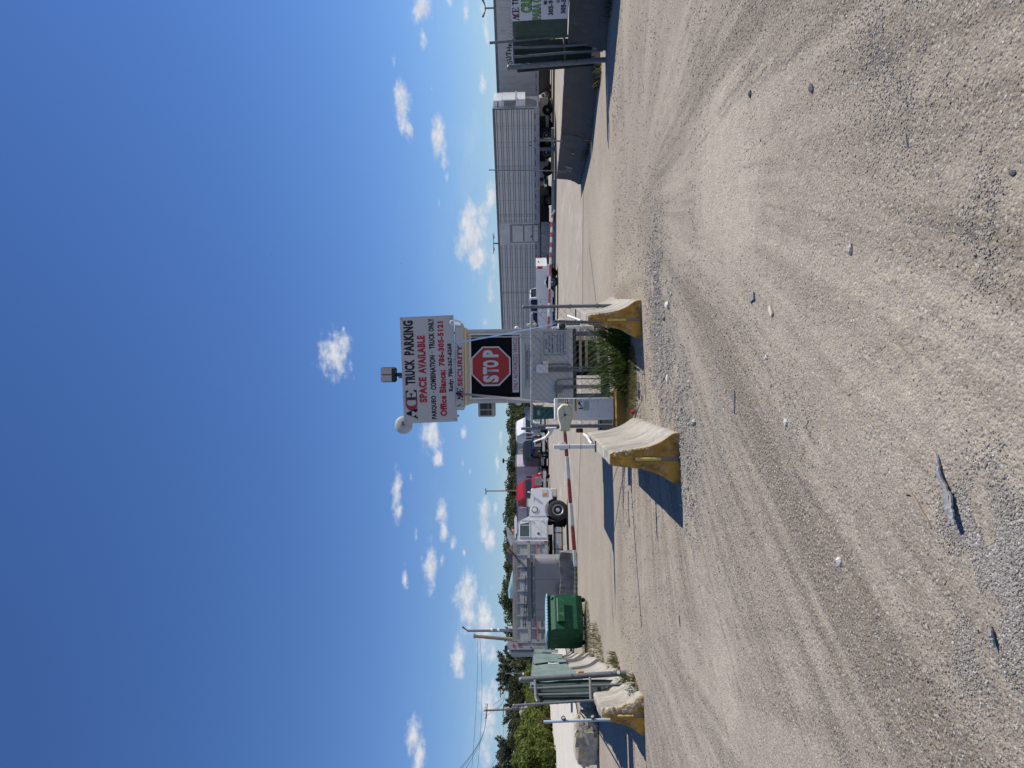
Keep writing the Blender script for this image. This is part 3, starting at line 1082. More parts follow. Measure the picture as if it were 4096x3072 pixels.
# pale limestone haul road on the far left
ROADM = mat('limestone_road', (.66, .60, .50), .95, var=.07, scale=.4, fine=3, bump=.25, bscale=8, dirt=((.47, .43, .36), .25, .5, (2.5, .2, 1)))
b = MB()
L = [(-28.5, 26), (-33, 48), (-39, 74), (-46, 104), (-60, 165)]
Rr = [(-13, 26), (-16, 48), (-20.5, 74), (-27, 104), (-44, 165)]
for (a, c), (a2, c2) in zip(zip(L, Rr), zip(L[1:], Rr[1:])):
    b.quad((a[0], a[1], .05), (c[0], c[1], .05), (c2[0], c2[1], .05), (a2[0], a2[1], .05))
tag(b.build('haul_road', ROADM), kind='structure')

# ------------------------------------------------------------------ concrete barriers
PROF = [(.300, 0), (.298, .07), (.285, .105), (.245, .16), (.205, .22), (.172, .285), (.148, .35), (.128, .43), (.112, .52), (.098, .62), (.086, .72), (.077, .785), (.062, .81)]


CHIP2 = mat('crumbling_painted_concrete', (.60, .50, .34), .95, var=.3, scale=9, fine=40, bump=.9, bscale=40, dirt=((.5, .24, .05), .45, 6, (1, 1, 1)))


def barrier(label, near, far, height=.81, body=None, painted=None, seed=0, sink=.02, pin=True, wide=1.0, wavy=0.0, group=None, chip=.012):
    near, far = Vector((near[0], near[1])), Vector((far[0], far[1]))
    d = far - near
    Ln = d.length
    t = thing('concrete_barrier', label, 'barrier', (near.x, near.y, -sink), yaw(d.x, d.y) - PI / 2, group)
    rs = np.random.default_rng(seed + 100)
    k = (height + sink) / .81
    prof = [(x * wide, z * k) for x, z in PROF]
    out = [(-x, z) for x, z in prof] + [(x, z) for x, z in reversed(prof)]
    # refine
    pts = []
    for (a, b_) in zip(out, out[1:] + out[:1]):
        pts.append(a)
        if math.hypot(a[0] - b_[0], a[1] - b_[1]) > .05 and not (a[1] == 0 and b_[1] == 0):
            pts.append(((a[0] + b_[0]) / 2, (a[1] + b_[1]) / 2))
    n = max(8, int(Ln / .12))
    ys = [0, .012, .03] + [Ln * i / n for i in range(1, n)] + [Ln - .03, Ln - .012, Ln]
    rings = []
    for yy in ys:
        e = min(yy, Ln - yy)
        ring = []
        for (x, z) in pts:
            nz_ = vnoise(np.array([yy * 3.1 + seed * 7.7]), np.array([z * 5 + x * 4.0]))[0] - .5
            cz = max(0, vnoise(np.array([yy * 9 + seed]), np.array([z * 11 + x * 13.0 + seed]))[0] - .55)
            s = 1 - (cz * 6 * chip / .15 if e < .035 else 0) + nz_ * .016
            zz = z - (cz * chip * 2.2 if z > .75 * height else 0) + (math.sin(yy * 4.3 + seed) * wavy + nz_ * wavy if z > .7 * height else 0)
            ring.append(Vector((x * s, yy, zz)))
        rings.append(ring)
    b = MB().loft(rings)
    b.build('concrete_body', body or CONC, t, ang=50)
    if painted:
        e = MB()
        g0, g1, zt = -.026, .026, .56 * height
        left = [(x, z) for x, z in prof]
        def half(sgn):
            pl = [(sgn * (x - .004), z + .003) for x, z in left if z < zt] + [(sgn * .112 * wide, zt), (sgn * .026, zt), (sgn * .026, .02)]
            return pl
        for sg in (-1, 1):
            e.prism([(x, 0, z) for x, z in half(sg)], (0, -.035, 0))
        top = [(-(x - .004), z - .004) for x, z in left if z >= zt] + [((x - .004), z - .004) for x, z in reversed([q for q in left if q[1] >= zt])]
        top = [(-.112 * wide, zt + .001)] + top + [(.112 * wide, zt + .001)]
        e.prism([(x, 0, z) for x, z in top], (0, -.035, 0))
        e.build('painted_end', painted, t, smooth=False)
        if chip > .01:
            c_ = MB()
            big = 2.0 if chip > .02 else 1.0
            for q in range(46 if chip > .02 else 14):
                zz = rs.uniform(.06 if chip > .02 else .45, .99) * height
                xx = np.interp(zz, [z for _, z in prof], [x for x, _ in prof]) * .95
                inw = rs.uniform(.0, .5) * xx if chip > .02 else rs.uniform(0, .03)
                c_.ball((xx - inw, -.030 + rs.uniform(-.008, .010), zz), (rs.uniform(.014, .03) * big, .016 * big * .8, rs.uniform(.018, .045) * big * .8), 7, 5)
            vs_ = np.array(c_.v)
            vs_ += (np.stack([fbm(vs_[:, 0] * 40 + k * 7, vs_[:, 2] * 40 + vs_[:, 1] * 30, 2) for k in range(3)], 1) - .5) * .03
            c_.v = [tuple(p) for p in vs_]
            tag(c_.build('broken_edge', CHIP2 if chip > .02 else CHIP, t, ang=15), kind='stuff')
    if pin:
        p = MB()
        p.cyl((0, -.045, .30 * height), (0, -.045, .66 * height), .021, n=12)
        p.build('joining_pipe', YEL_PIPE if painted else GALV_D, t)
    return t


B_MID = barrier('grey jersey barrier with ochre painted end, carrying the white square post', (-.885, 8.45), (-.88, 11.95), .81, CONC, YEL, 1, pin=True)
B_SML = barrier('jersey barrier half buried in gravel, with the steel channel leaning on its yellow end', (.985, 11.36), (1.5, 15.2), .82, CONC, YEL, 2)
B_LFT = barrier('short jersey barrier with crumbling yellow end below the pipe with two black reflectors', (-5.22, 11.42), (-5.62, 13.0), .68, CONC, YEL, 3, chip=.03)
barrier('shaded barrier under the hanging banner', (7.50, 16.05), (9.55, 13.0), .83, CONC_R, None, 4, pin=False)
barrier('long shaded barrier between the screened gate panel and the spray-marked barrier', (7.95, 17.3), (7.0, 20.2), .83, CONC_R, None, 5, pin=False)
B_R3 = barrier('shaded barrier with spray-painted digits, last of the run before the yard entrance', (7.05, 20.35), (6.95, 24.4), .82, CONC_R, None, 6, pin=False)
# the spray mark and the little plate on its side
sm = lettering('18', -.165, 2.75, .50, .42, .22, mat('spray_mark', (.46, .43, .33), .9, var=.2), B_R3, .0, (R(-18), 0, R(-90)))
sm.name = 'spray_mark'
b = MB().cyl((0, 0, 0), (-.012, 0, 0), .045, n=14)
o = b.build('round_plate', GREYP, B_R3, loc=(-.155, 1.35, .44))

barrier('stained weathered barrier with a wavy broken top in front of the grey metal tub', (-9.0, 29.9), (-6.85, 29.6), .70, CONC_D, None, 7, pin=False, wavy=.022)
row = [((-5.75, 13.3), (-6.35, 15.6), .72), ((-6.6, 16.0), (-7.55, 18.9), .80), ((-7.75, 19.6), (-8.75, 22.5), .80), ((-8.8, 22.9), (-9.95, 25.8), .78),
       ((-10.1, 26.3), (-11.2, 29.2), .80), ((-11.3, 29.6), (-12.4, 32.5), .80), ((-12.5, 33.0), (-13.6, 35.9), .80)]
lab = ['pale barrier directly behind the dull pipes of the gate panel', 'bright sunlit barrier with an orange can on it below the green screen', 'sunlit barrier with a dark shaded end between green screen and weeds',
       'sunlit barrier partly behind the dumpster wheel', 'barrier under the green screen mostly hidden behind the dumpster', 'barrier beyond the dumpster under the far end of the green screen', 'last barrier of the row under the green screen']
for k, (a, c, h) in enumerate(row):
    barrier(lab[k], a, c, h, CONC, None, 20 + k, pin=False, group='barriers under the green screen')


# ------------------------------------------------------------------ booth
BX, BY = .41, 16.5
booth = thing('security_booth', 'small white guard booth on legs with a big dark window', 'booth', (BX, BY, 0))
zb, zt_ = .83, 3.33
W2 = .83
wx0, wx1, wz0, wz1 = -.745, .745, 1.985, 3.13
b = MB()
b.b2((-W2, 0, zb), (W2, .05, wz0 - .05))
b.b2((-W2, 0, wz0 - .05), (wx0 - .0, .05, zt_))
b.b2((wx1, 0, wz0 - .05), (W2, .05, zt_))
b.b2((wx0, .002, wz1), (wx1, .048, zt_))
b.build('front_wall', WHITE_D, booth, smooth=False)
b = MB()
b.b2((-W2, .053, zb), (-W2 + .05, 1.9, zt_))
b.build('side_wall', WHITE_D, booth, smooth=False)
MB().b2((W2 - .05, .053, zb), (W2, 1.9, zt_)).build('side_wall', WHITE_D, booth, smooth=False)
MB().b2((-W2 + .053, 1.85, zb), (W2 - .053, 1.9, zt_)).build('back_wall', WHITE_D, booth, smooth=False)
b = MB()
for x0, x1, z0, z1 in ((wx0, wx1, wz0 - .045, wz0), (wx0, wx1, wz1 - .035, wz1 - .002), (wx0, wx0 + .035, wz0, wz1 - .036), (wx1 - .035, wx1, wz0, wz1 - .036)):
    b.b2((x0, -.018, z0), (x1, .045, z1))
b.build('window_frame', WHITE, booth, smooth=False)
MB().b2((wx0 + .034, .02, wz0), (wx1 - .034, .03, wz1 - .036)).build('window_pane', GLASS_B, booth, smooth=False)
b = MB()
b.b2((-W2 - .012, -.014, zb - .05), (W2 + .012, .02, zb + .05))
b.b2((-W2 + .1, -.012, 1.86), (W2 - .1, -.001, 1.875))
b.b2((-W2 - .012, -.014, zb + .052), (-W2 + .05, -.001, zt_))
b.b2((W2 - .05, -.014, zb + .052), (W2 + .012, -.001, zt_))
b.build('corner_trim', WHITE_D, booth, smooth=False)
b = MB()
b.b2((-W2 - .05, -.12, 3.19), (W2 + .05, 2.0, 3.235))
b.build('roof_eave', CREAM, booth, smooth=False)
b = MB()
b.bbox((0, .93, 3.345), (1.80, 2.2, .205), .02)
b.build('roof', WHITE_D, booth)
b = MB()
for sx in (-1, 1):
    MB().prism([(sx * .90, -.165, 3.24), (sx * .90, -.165, 3.45), (sx * .99, -.1, 3.45), (sx * .99, -.1, 3.28)], (0, .22, 0)).build('fascia_end', WHITE_D, booth, smooth=False)
for sx, x in ((-1, -W2), (1, W2)):
    MB().b2((x - .006, .25, 2.0), (x + .006, 1.6, 3.05)).build('side_window', GLASS_B, booth, smooth=False)
for x in (-.72, .72):
    for y in (.1, 1.75):
        MB().b2((x - .05, y - .05, -.03), (x + .05, y + .05, zb - .052)).build('leg', GALV_D, booth, smooth=False)
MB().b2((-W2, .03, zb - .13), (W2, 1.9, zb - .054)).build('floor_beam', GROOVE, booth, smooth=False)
MB().b2((-.22, 1.35, .04), (W2 - .06, 1.40, zb - .14)).build('under_floor_dark_sheet', DARK, booth, smooth=False)  # dark sheet added to hide the sunlit ground seen below the floor
MB().b2((-.2, .75, .0), (.5, 1.2, .42)).build('stored_box', BLKPL, booth, smooth=False)
# pale timber steps and skids seen under it
for k, (z, y) in enumerate(((.56, .25), (.40, .55), (.16, .15))):
    MB().b2((-.15 + .1 * k, y, z), (W2 + .02, y + .12, z + .06)).build('timber_skid', PALETIM, booth, smooth=False)
b = MB()
b.tube([(.93, -.16, 3.50), (.98, -.16, 3.55), (1.03, -.15, 3.53), (1.05, -.14, 3.45), (1.03, -.12, 3.34), (.97, -.1, 3.30), (.9, -.05, 3.29)], .022, 8)
b.tube([(.9, -.06, 3.29), (.78, -.06, 3.285), (.68, -.05, 3.27)], .022, 8)
b.build('roof_conduit', WHITE, booth)
b = MB()
zz = 1.68 - (2050 - 2133) / 175.8
b.tube([(.665, -.03, 3.26), (.665, -.03, 1.62), (.65, -.03, 1.55), (.60, -.03, 1.50), (.52, -.03, 1.485), (.40, -.03, 1.48), (-.06, -.03, 1.475)][::1], .014, 8)
b.build('wall_conduit', WHITE_D, booth)
for x in (-.05, -.09, -.125):
    MB().tube([(x, -.03, 1.34), (x - .004, -.03, .85), (x - .004, -.02, .15)], .014, 8).build('conduit_run', GALV, booth)
for x in (-.47, -.50, -.53):
    MB().tube([(x, -.03, 1.06), (x + .01, -.03, .8), (x + .01, -.02, .1)], .013, 8).build('conduit_run', GALV, booth)
b = MB()
b.tube([(.03, -.03, 1.42), (.03, -.03, .92), (.02, -.02, .86), (-.02, 0, .84)], .018, 8)
b.tube([(-.46, -.03, 1.17), (-.38, -.03, 1.17), (-.33, -.03, 1.13), (-.32, -.03, 1.05), (-.31, -.03, .86), (-.31, -.02, .5), (-.31, -.02, .1)], .013, 8)
b.tube([(-.58, -.03, 1.16), (-.82, -.03, 1.155)], .012, 8)
b.build('conduit_run', GALV, booth)
MB().b2((-.172, -.115, 1.345), (.022, -.004, 1.615)).build('junction_box', WHITE, booth, smooth=False)
MB().b2((.03, -.085, 1.33), (.105, -.004, 1.46)).build('junction_box', WHITE, booth, smooth=False)
b = MB()
b.b2((-.607, -.105, 1.038), (-.443, -.004, 1.203))
for dx in (-.08, .08):
    for dz in (-.07, .07):
        b.ball((-.525 + dx, -.1, 1.12 + dz), .014, 6, 4)
b.build('junction_box', GALV, booth)
b = MB()
b.ball((.865, .02, 2.05), (.045, .05, .05), 12, 8)
b.cyl((.83, .02, 2.0), (.865, .02, 2.0), .06, n=12)
b.build('wall_lamp', WHITE, booth)
b = MB()
b.ball((-.85, .05, 2.03), (.05, .06, .08), 12, 8)
b.build('wall_lamp', WHITE, booth)
b = MB()
b.bbox((.93, .02, 1.71), (.06, .12, .23), .02)
b.build('sensor_box', CREAM, booth)
# things indoors, seen dimly
b = MB()
b.b2((-.6, .9, 1.75), (.6, 1.5, 1.8))
b.build('desk', WOODG, booth, smooth=False)

ac = thing('air_conditioner', 'white window air conditioner sticking out of the side of the booth', 'air conditioner', (BX - W2 - .17, BY + .55, 2.78))
MB().bbox((0, .0, 0), (.335, .42, .385), .012).build('case', WHITE_D, ac)
b = MB()
for (x0, x1) in ((-.135, -.015), (.01, .15)):
    for (z0, z1) in ((-.12, -.045), (-.03, .145)):
        b.b2((x0, -.214, z0), (x1, -.211, z1))
b.build('louvre_opening', BLKPL, ac, smooth=False)
parts('louvre_slat', GREYP, ac, [((-.13, -.219, -.11 + k * .036), (.145, -.2155, -.105 + k * .036)) for k in range(7)])

sg = thing('security_sign', 'narrow fascia sign with SECURITY in red under the big white board', 'sign', (BX - .12, BY - .185, 3.335))
MB().b2((-.70, 0, -.085), (.66, .012, .055)).build('panel', SIGNW, sg, smooth=False)
lettering('SECURITY', .14, -.003, 0, .93, .115, RED, sg, .05)


def flat(polys, m, name, parent, y, sx, sz, x0=0, z0=0):
    b = MB()
    for pl in polys:
        b.add([(x0 + x * sx, y, z0 + z * sz) for x, z in pl], [tuple(range(len(pl)))])
    return b.build(name, m, parent, smooth=False)


def ace(parent, x0, z0, w, h, y=-.003):
    A = [(0, 0), (.13, 0), (.13, .05), (.095, .07), (.13, .2), (.25, .2), (.28, .07), (.235, .05), (.235, 0), (.42, 0), (.42, .05), (.375, .07), (.245, 1), (.195, 1), (.045, .07), (0, .05)]
    # split in convex-friendly strips
    flat([[(0, 0), (.13, 0), (.13, .05), (0, .05)], [(.235, 0), (.42, 0), (.42, .05), (.235, .05)], [(.045, .05), (.095, .05), (.225, 1), (.195, 1)], [(.28, .05), (.375, .05), (.245, 1), (.215, 1)],
          [(.07, .12), (.34, .12), (.235, .95), (.205, .95)]], BLACK, 'letter', parent, y, w, h, x0, z0)
    heart = []
    for k in range(24):
        t = 2 * PI * k / 24
        heart.append((.205 + .0058 * 16 * math.sin(t) ** 3 * .95, .33 + .0165 * (13 * math.cos(t) - 5 * math.cos(2 * t) - 2 * math.cos(3 * t) - math.cos(4 * t))))
    flat([heart], SIGNW, 'heart', parent, y - .002, w, h, x0, z0)
    def ringpoly(cx, cz, rx, rz, ix, iz, a0, a1, n=28):
        out = []
        for k in range(n):
            p, q = a0 + (a1 - a0) * k / n, a0 + (a1 - a0) * (k + 1) / n
            out.append([(cx + rx * math.cos(p), cz + rz * math.sin(p)), (cx + rx * math.cos(q), cz + rz * math.sin(q)), (cx + .02 + ix * math.cos(q), cz + iz * math.sin(q)), (cx + .02 + ix * math.cos(p), cz + iz * math.sin(p))])
        return out
    flat([[(.61, .0), (.98, 0), (1.0, .30), (.96, .30), (.9, .08), (.75, .08), (.75, .46), (.82, .46), (.85, .36), (.88, .36), (.88, .66), (.85, .66), (.82, .54), (.75, .54), (.75, .92), (.89, .92), (.95, .72), (.99, .72), (.97, 1), (.61, 1), (.61, .95), (.66, .92), (.66, .08), (.61, .05)]],
         BLACK, 'letter', parent, y - .002, w, h, x0, z0)
    flat(ringpoly(.56, .5, .245, .53, .12, .43, R(38), R(322)), BLACK, 'letter', parent, y - .004, w, h, x0, z0)
    flat(ringpoly(.56, .5, .225, .50, .135, .45, R(40), R(320)), RED, 'letter', parent, y - .006, w, h, x0, z0)


ace(sg, -.66, -.07, .30, .14)

st = thing('stop_sign', 'red octagonal STOP sign hung in the dark booth window', 'sign', (.41 + .0, BY - .035, 2.645))
def octa(r, y0, y1):
    rr = r / math.cos(PI / 8)
    return MB().prism([(rr * math.cos(PI / 8 + k * PI / 4), y0, rr * math.sin(PI / 8 + k * PI / 4)) for k in range(8)], (0, y1 - y0, 0))
octa(.449, 0, .008).build('border', STOPW, st, smooth=False)
octa(.415, -.003, -.001).build('face', STOPRED, st, smooth=False)
for ch, x in (('S', -.285), ('T', -.10), ('O', .055), ('P', .285)):
    lettering(ch, x, -.006, 0, .165, .36, STOPW, st, .055)
av = thing('authorised_vehicle_sign', 'long white strip sign in red capitals below the red octagon', 'sign', (.455, BY - .03, 2.085))
MB().b2((-.645, 0, -.072), (.645, .006, .072)).build('panel', STOPW, av, smooth=False)
lettering('ONLY AUTHORIZED VEHICLE', 0, -.003, 0, 1.19, .098, RED, av, .02)
PLATE = mat('grey_metal_plate', (.44, .45, .46), .45, .2, var=.1, scale=6, dirt=((.25, .25, .25), .2, 8, (1, 1, 1)))
tg = thing('notice_plate', 'grey plate in black capitals directly under the window, cut by the fence rail', 'sign', (.412, BY - .02, 1.78))
MB().b2((-.5, 0, -.085), (.5, .006, .055)).build('panel', PLATE, tg, smooth=False)
b = MB()
for z in (-.075, .072, .0):
    b.b2((-.485, -.003, z), (.485, -.001, z + .004))
b.build('ruled_line', BLACK, tg, smooth=False)
lettering('TAILGATE NOT ALLOWED', .02, -.004, .038, .68, .044, BLACK, tg, .02)
lettering('TRASPASO NO PERMITIDO', .0, -.004, -.037, .80, .044, BLACK, tg, .02)
vs_ = thing('notice_plate', 'upright grey visitor notice in two languages, seen through the wire mesh', 'sign', (.905, BY - .02, 1.185))
MB().b2((-.255, 0, -.25), (.255, .006, .25)).build('panel', PLATE, vs_, smooth=False)
b = MB()
for x0, x1, z0, z1 in ((-.245, .245, -.243, -.239), (-.245, .245, .239, .243), (-.245, -.241, -.239, .239), (.241, .245, -.239, .239), (-.22, .22, -.002, .002)):
    b.b2((x0, -.003, z0), (x1, -.001, z1))
b.build('ruled_line', BLACK, vs_, smooth=False)
for s_, z, w in (('ALL VISITORS', .19, .24), ('MUST CHECK IN WITH', .125, .37), ('GOVERNMENT ISSUED ID.', .055, .42), ('TODOS LOS VISITANTES', -.06, .41), ('TIENEN QUE PRESENTARSE', -.125, .43), ('CON IDENTIFICACION VALIDA', -.19, .45)):
    lettering(s_, 0, -.004, z, w, .036, BLACK, vs_, .02)

# the big board on the roof
bd = thing('truck_parking_sign', 'big white truck parking board standing on the booth roof', 'sign', (.355, 16.36, 4.05))
bd.rotation_euler = (0, R(-1.6), 0)
MB().b2((-1.205, 0, -.61), (1.205, .018, .61)).build('panel', SIGNW, bd, smooth=False)
for x, z in [(sx * dx, sz * dz) for sx in (-1, 1) for sz in (-1, 1) for dx, dz in ((1.165, .575), (1.13, .545), (.6, .585), (.2, .585))]:
    MB().cyl((x, -.004, z), (x, 0, z), .011, n=8).build('screw', GALV_D, bd)
b = MB()
for x in (-.8, 0, .8):
    b.b2((x - .025, .022, -.72), (x + .025, .07, .55))
b.build('back_post', GALV_D, bd, smooth=False)
Wd, Hd = 2.41, 1.22
def L_(s, u0, u1, v0, v1, m, bold=.03):
    lettering(s, (u0 + u1) / 2 * Wd - Wd / 2, -.004, Hd / 2 - (v0 + v1) / 2 * Hd, (u1 - u0) * Wd, (v1 - v0) * Hd, m, bd, bold)
ace(bd, -Wd / 2 + .03 * Wd, Hd / 2 - .262 * Hd, .285 * Wd, .21 * Hd)
L_('TRUCK', .36, .60, .055, .245, BLACK, .055)
L_('PARKING', .64, .965, .055, .245, BLACK, .055)
L_('SPACE', .19, .43, .305, .455, RED, .055)
L_('AVAILABLE', .46, .82, .305, .455, RED, .055)
L_('PARQUEO', .03, .25, .525, .63, BLACK, .05)
L_('-', .275, .29, .57, .582, BLACK)
L_('COMBINATION', .305, .63, .525, .63, BLACK, .05)
L_('-', .652, .667, .57, .582, BLACK)
L_('TRUCK ONLY', .69, .978, .525, .63, BLACK, .05)
L_('Office Blanca:', .055, .49, .685, .815, RED, .055)
L_('786-305-5121', .525, .945, .69, .805, RED, .055)
L_('Rudy:', .285, .40, .86, .965, BLACK, .05)
L_('786-367-6268', .42, .735, .86, .945, BLACK, .05)
for k in range(2):
    b = MB()
    b.tube([(-.85 - .02 * k, -.02, -.62), (-.83, -.03, -.69), (-.80 + .03 * k, -.01, -.78)], .008, 6)
    b.build('loose_wire', BLKPL, bd)

# flood lamp and dish
fl = thing('flood_lamp', 'dark square LED flood lamp standing above the top edge of the big board', 'lamp', (.245, 16.44, 4.66))
MB().cyl((0, 0, -.1), (0, 0, .12), .045, n=12).build('stem', BLKPL, fl)
MB().bbox((0, .01, .31), (.345, .09, .36), .05).build('housing', BLKPL, fl)
b = MB()
for x in (-.083, .083):
    b.b2((x - .07, -.042, .245), (x + .07, -.037, .475))
b.build('led_panel', mat('led_panel', (.46, .43, .38), .35, var=.15, scale=30), fl, smooth=False)
b = MB()
for k in range(9):
    b.b2((-.16 + k * .04 - .006, -.046, .478), (-.16 + k * .04 + .006, -.03, .50))
for k in range(12):
    for x in (-.165, 0, .165):
        b.b2((x - .008, -.046, .25 + k * .019), (x + .008, -.036, .257 + k * .019))
tag(b.build('cooling_fin', GREYP, fl, smooth=False), kind='stuff')
MB().bbox((-.06, .0, .02), (.05, .06, .14), .01).build('photocell', GALV, fl)
ds = thing('dish_antenna', 'round pale dish antenna peeking out beside a top corner of the big board', 'antenna', (-.93, 16.95, 4.74))
prof = [(.002, .026), (.08, .024), (.15, .016), (.2, .003), (.213, -.008), (.21, -.012), (.19, -.004), (.14, .006), (.07, .012), (.002, .014)]
MB().lathe(prof, (0, 0, 0), (.15, -1, .05), 32, caps=False).build('reflector', WHITE_D, ds)
b = MB()
b.bbox((.05, -.08, 0), (.1, .06, .07), .01)
b.tube([(.03, -.06, .03), (-.01, -.11, .05), (.0, -.11, -.05), (.03, -.06, -.03)], .007, 6)
b.build('bracket', GALV, ds)
MB().tube([(.05, .06, 0), (.12, .1, -.3), (.2, .08, -1.3)], .025, 8).build('mast', GALV_D, ds)


def strap(name, pts, w, m, label):
    b = MB()
    rings = []
    for i, p in enumerate(pts):
        p = Vector(p)
        tw = i / (len(pts) - 1) * 1.2
        s = Vector((math.cos(tw), math.sin(tw), 0)) * w
        rings.append([p - s, p + s, p + s + Vector((0, .004, 0)), p - s + Vector((0, .004, 0))])
    b.loft(rings)
    return tag(b.build(name, m), label, 'strap')


def sagline(a, c, n, sag):
    a, c = Vector(a), Vector(c)
    return [a.lerp(c, i / n) - Vector((0, 0, sag * 4 * (i / n) * (1 - i / n))) for i in range(n + 1)]


strap('tie_down_strap', sagline(at(1372, 1822, 16.28), at(1294, 2224, 11.55), 14, .05), .017, STRAPB, 'blue webbing strap pulled from under the board to the steel channel')
strap('tie_down_strap', sagline(at(1574, 1824, 16.28), at(1612, 2232, 13.6), 14, .03), .028, STRAPD, 'dark webbing strap pulled from under the board down to the gate cabinet')

# ------------------------------------------------------------------ gate cabinet and arms
cb = thing('gate_cabinet', 'white gate cabinet with warning stickers, cream hub and short striped arm', 'gate machine', (-.455, 13.0, 0), R(5))
CW, CH, Cz = .385, 1.06, .25
MB().bbox((0, .17, Cz + CH / 2), (CW, .34, CH), .008).build('case', WHITE, cb)
MB().b2((-CW / 2 + .004, -.004, Cz + CH - .068), (CW / 2 - .004, .0, Cz + CH - .064)).build('lid_seam', GROOVE, cb, smooth=False)
b = MB()
for (x, z) in ((.13, .40), (.13, .36), (.13, .285), (-.01, .40), (-.01, .36), (-.01, .285), (-.14, .41), (-.14, .30), (-.14, .26), (-.08, .67)):
    b.lathe([(.011, 0), (.011, .004), (.004, .007)], (x, -.0, Cz + z), (0, -1, 0), 10)
tag(b.build('rivet', WHITE_D, cb), kind='stuff')
stk = MB().b2((-.045, -.003, Cz + .42), (.182, -.001, Cz + .70)).build('warning_sticker', WHITE, cb, smooth=False)
MB().b2((-.045, -.005, Cz + .66), (.182, -.003, Cz + .70)).build('sticker_band', YELP, stk, smooth=False)
lettering('WARNING', .085, -.008, Cz + .68, .17, .026, BLACK, stk, .03)
flat([[(-.035, .665), (-.006, .665), (-.0205, .695)]], BLACK, 'triangle', stk, -.0075, 1, 1, 0, Cz)
b = MB()      # the falling figure and the arm post of the pictogram, flat print
y_ = -.006
def lim(p, q, w):
    p, q = Vector((p[0], y_, p[1] + Cz)), Vector((q[0], y_, q[1] + Cz))
    d = (q - p).normalized()
    s = Vector((-d.z, 0, d.x)) * w
    b.add([p - s, q - s, q + s, p + s], [(0, 1, 2, 3)])
lim((.0, .555), (.0, .63), .011); lim((.0, .555), (.03, .555), .008)
lim((.06, .615), (.12, .645), .006); lim((.085, .61), (.045, .575), .010); lim((.085, .61), (.11, .62), .014); lim((.11, .62), (.15, .60), .006); lim((.15, .60), (.165, .575), .005); lim((.045, .575), (.02, .60), .007); lim((.105, .6), (.13, .57), .006)
b.lathe([(.011, 0), (.0112, .0001)], (.138, y_, Cz + .638), (0, -1, 0), 10)
b.build('pictogram', BLACK, stk, smooth=False)
b = MB()
for k in range(9):
    b.b2((-.035, -.0055, Cz + .53 - k * .011), (.17 - (k * 37 % 5) * .012, -.0045, Cz + .534 - k * .011))
b.b2((-.04, -.0055, Cz + .545), (.178, -.0045, Cz + .5465))
tag(b.build('small_print', BLACK, stk, smooth=False), kind='stuff')
stk = MB().b2((.075, -.003, Cz + .715), (.182, -.001, Cz + .875)).build('caution_sticker', WHITE, cb, smooth=False)
MB().b2((.075, -.005, Cz + .85), (.182, -.003, Cz + .875)).build('sticker_band', ORANGEP, stk, smooth=False)
b = MB()
for k in range(7):
    b.b2((.082, -.0055, Cz + .727 + k * .010), (.174, -.0045, Cz + .7295 + k * .010))
b.b2((.088, -.0055, Cz + .805), (.12, -.0045, Cz + .84))
b.b2((.135, -.0055, Cz + .815), (.17, -.0045, Cz + .835))
tag(b.build('small_print', BLACK, stk, smooth=False), kind='stuff')
MB().b2((.11, -.003, Cz + .885), (.182, -.001, Cz + .985)).build('maker_plate', GREYP, cb, smooth=False)
b = MB().bbox((CW / 2 + .006, .12, Cz + .72), (.012, .03, .045), .004)
b.build('lock', BLKPL, cb)
# hub
hub = [(.225, .055), (.235, .02), (.225, -.06), (.15, -.12), (.02, -.135), (-.08, -.115), (-.16, -.09), (-.235, -.088), (-.255, -.07), (-.255, .07), (-.235, .088), (-.15, .095), (-.06, .125), (.05, .14), (.15, .13)]
hx, hz_ = -.148, 1.13
b = MB()
rings = []
for (s, y) in ((1, -.03), (1, -.13), (.86, -.165)):
    rings.append([Vector((hx + x * s, y, hz_ + z * s)) for x, z in hub])
b.loft(rings)
hb = b.build('arm_hub', CREAM, cb, ang=30)
MB().lathe([(.022, 0), (.022, .006), (.012, .007), (.012, .0)], (hx + .03, -.165, hz_ + .0), (0, -1, 0), 16).build('hub_bolt', BLKPL, hb)
b = MB()
for a, l in ((.2, .11), (2.3, .09), (3.3, .08), (4.6, .06)):
    b.box((hx + .03 + math.cos(a) * (l / 2 + .02), -.1665, hz_ + math.sin(a) * (l / 2 + .02)), (l, .003, .004), rot=(0, -a, 0))
b.build('crack', GROOVE, hb, smooth=False)
# plinth
pl = MB()
pl.bbox((-.02, .17, .10), (.67, .5, .27), .025)
tag(pl.build('concrete_plinth', YEL_D, None, loc=(-.455, 13.0, 0), rotz=R(5)), 'low block with faded yellow paint under the white gate cabinet', 'plinth')


def striped_arm(owner, a, c, bounds, radius, cols, tip=None):
    a, c = Vector(a), Vector(c)
    d = c - a
    t = MB().tube([(0, 0, 0), d], radius * .6, 6).build('gate_arm', GALV, owner)
    inv = (Matrix.Translation(owner.location) @ Matrix.Rotation(owner.rotation_euler.z, 4, 'Z')).inverted()
    t.matrix_parent_inverse = inv
    t.location = a
    for k in range(len(bounds) - 1):
        p, q = d * bounds[k], d * bounds[k + 1]
        b = MB()
        b.bbox(((p + q) / 2), ((q - p).length, .05, radius * 2), .012, rot=d.to_track_quat('X', 'Z').to_matrix())
        b.build('red_stripe' if cols[k] else 'white_stripe', (STRIPER if cols[k] == 1 else BRIGHTR) if cols[k] else STRIPEW, t)
    if tip is not None:
        b = MB()
        b.bbox((d + (tip - c) * .5), ((tip - c).length, .045, radius * 1.6), .01, rot=(tip - c).to_track_quat('X', 'Z').to_matrix())
        b.build('bent_tip', STRIPEW, t)
    return t


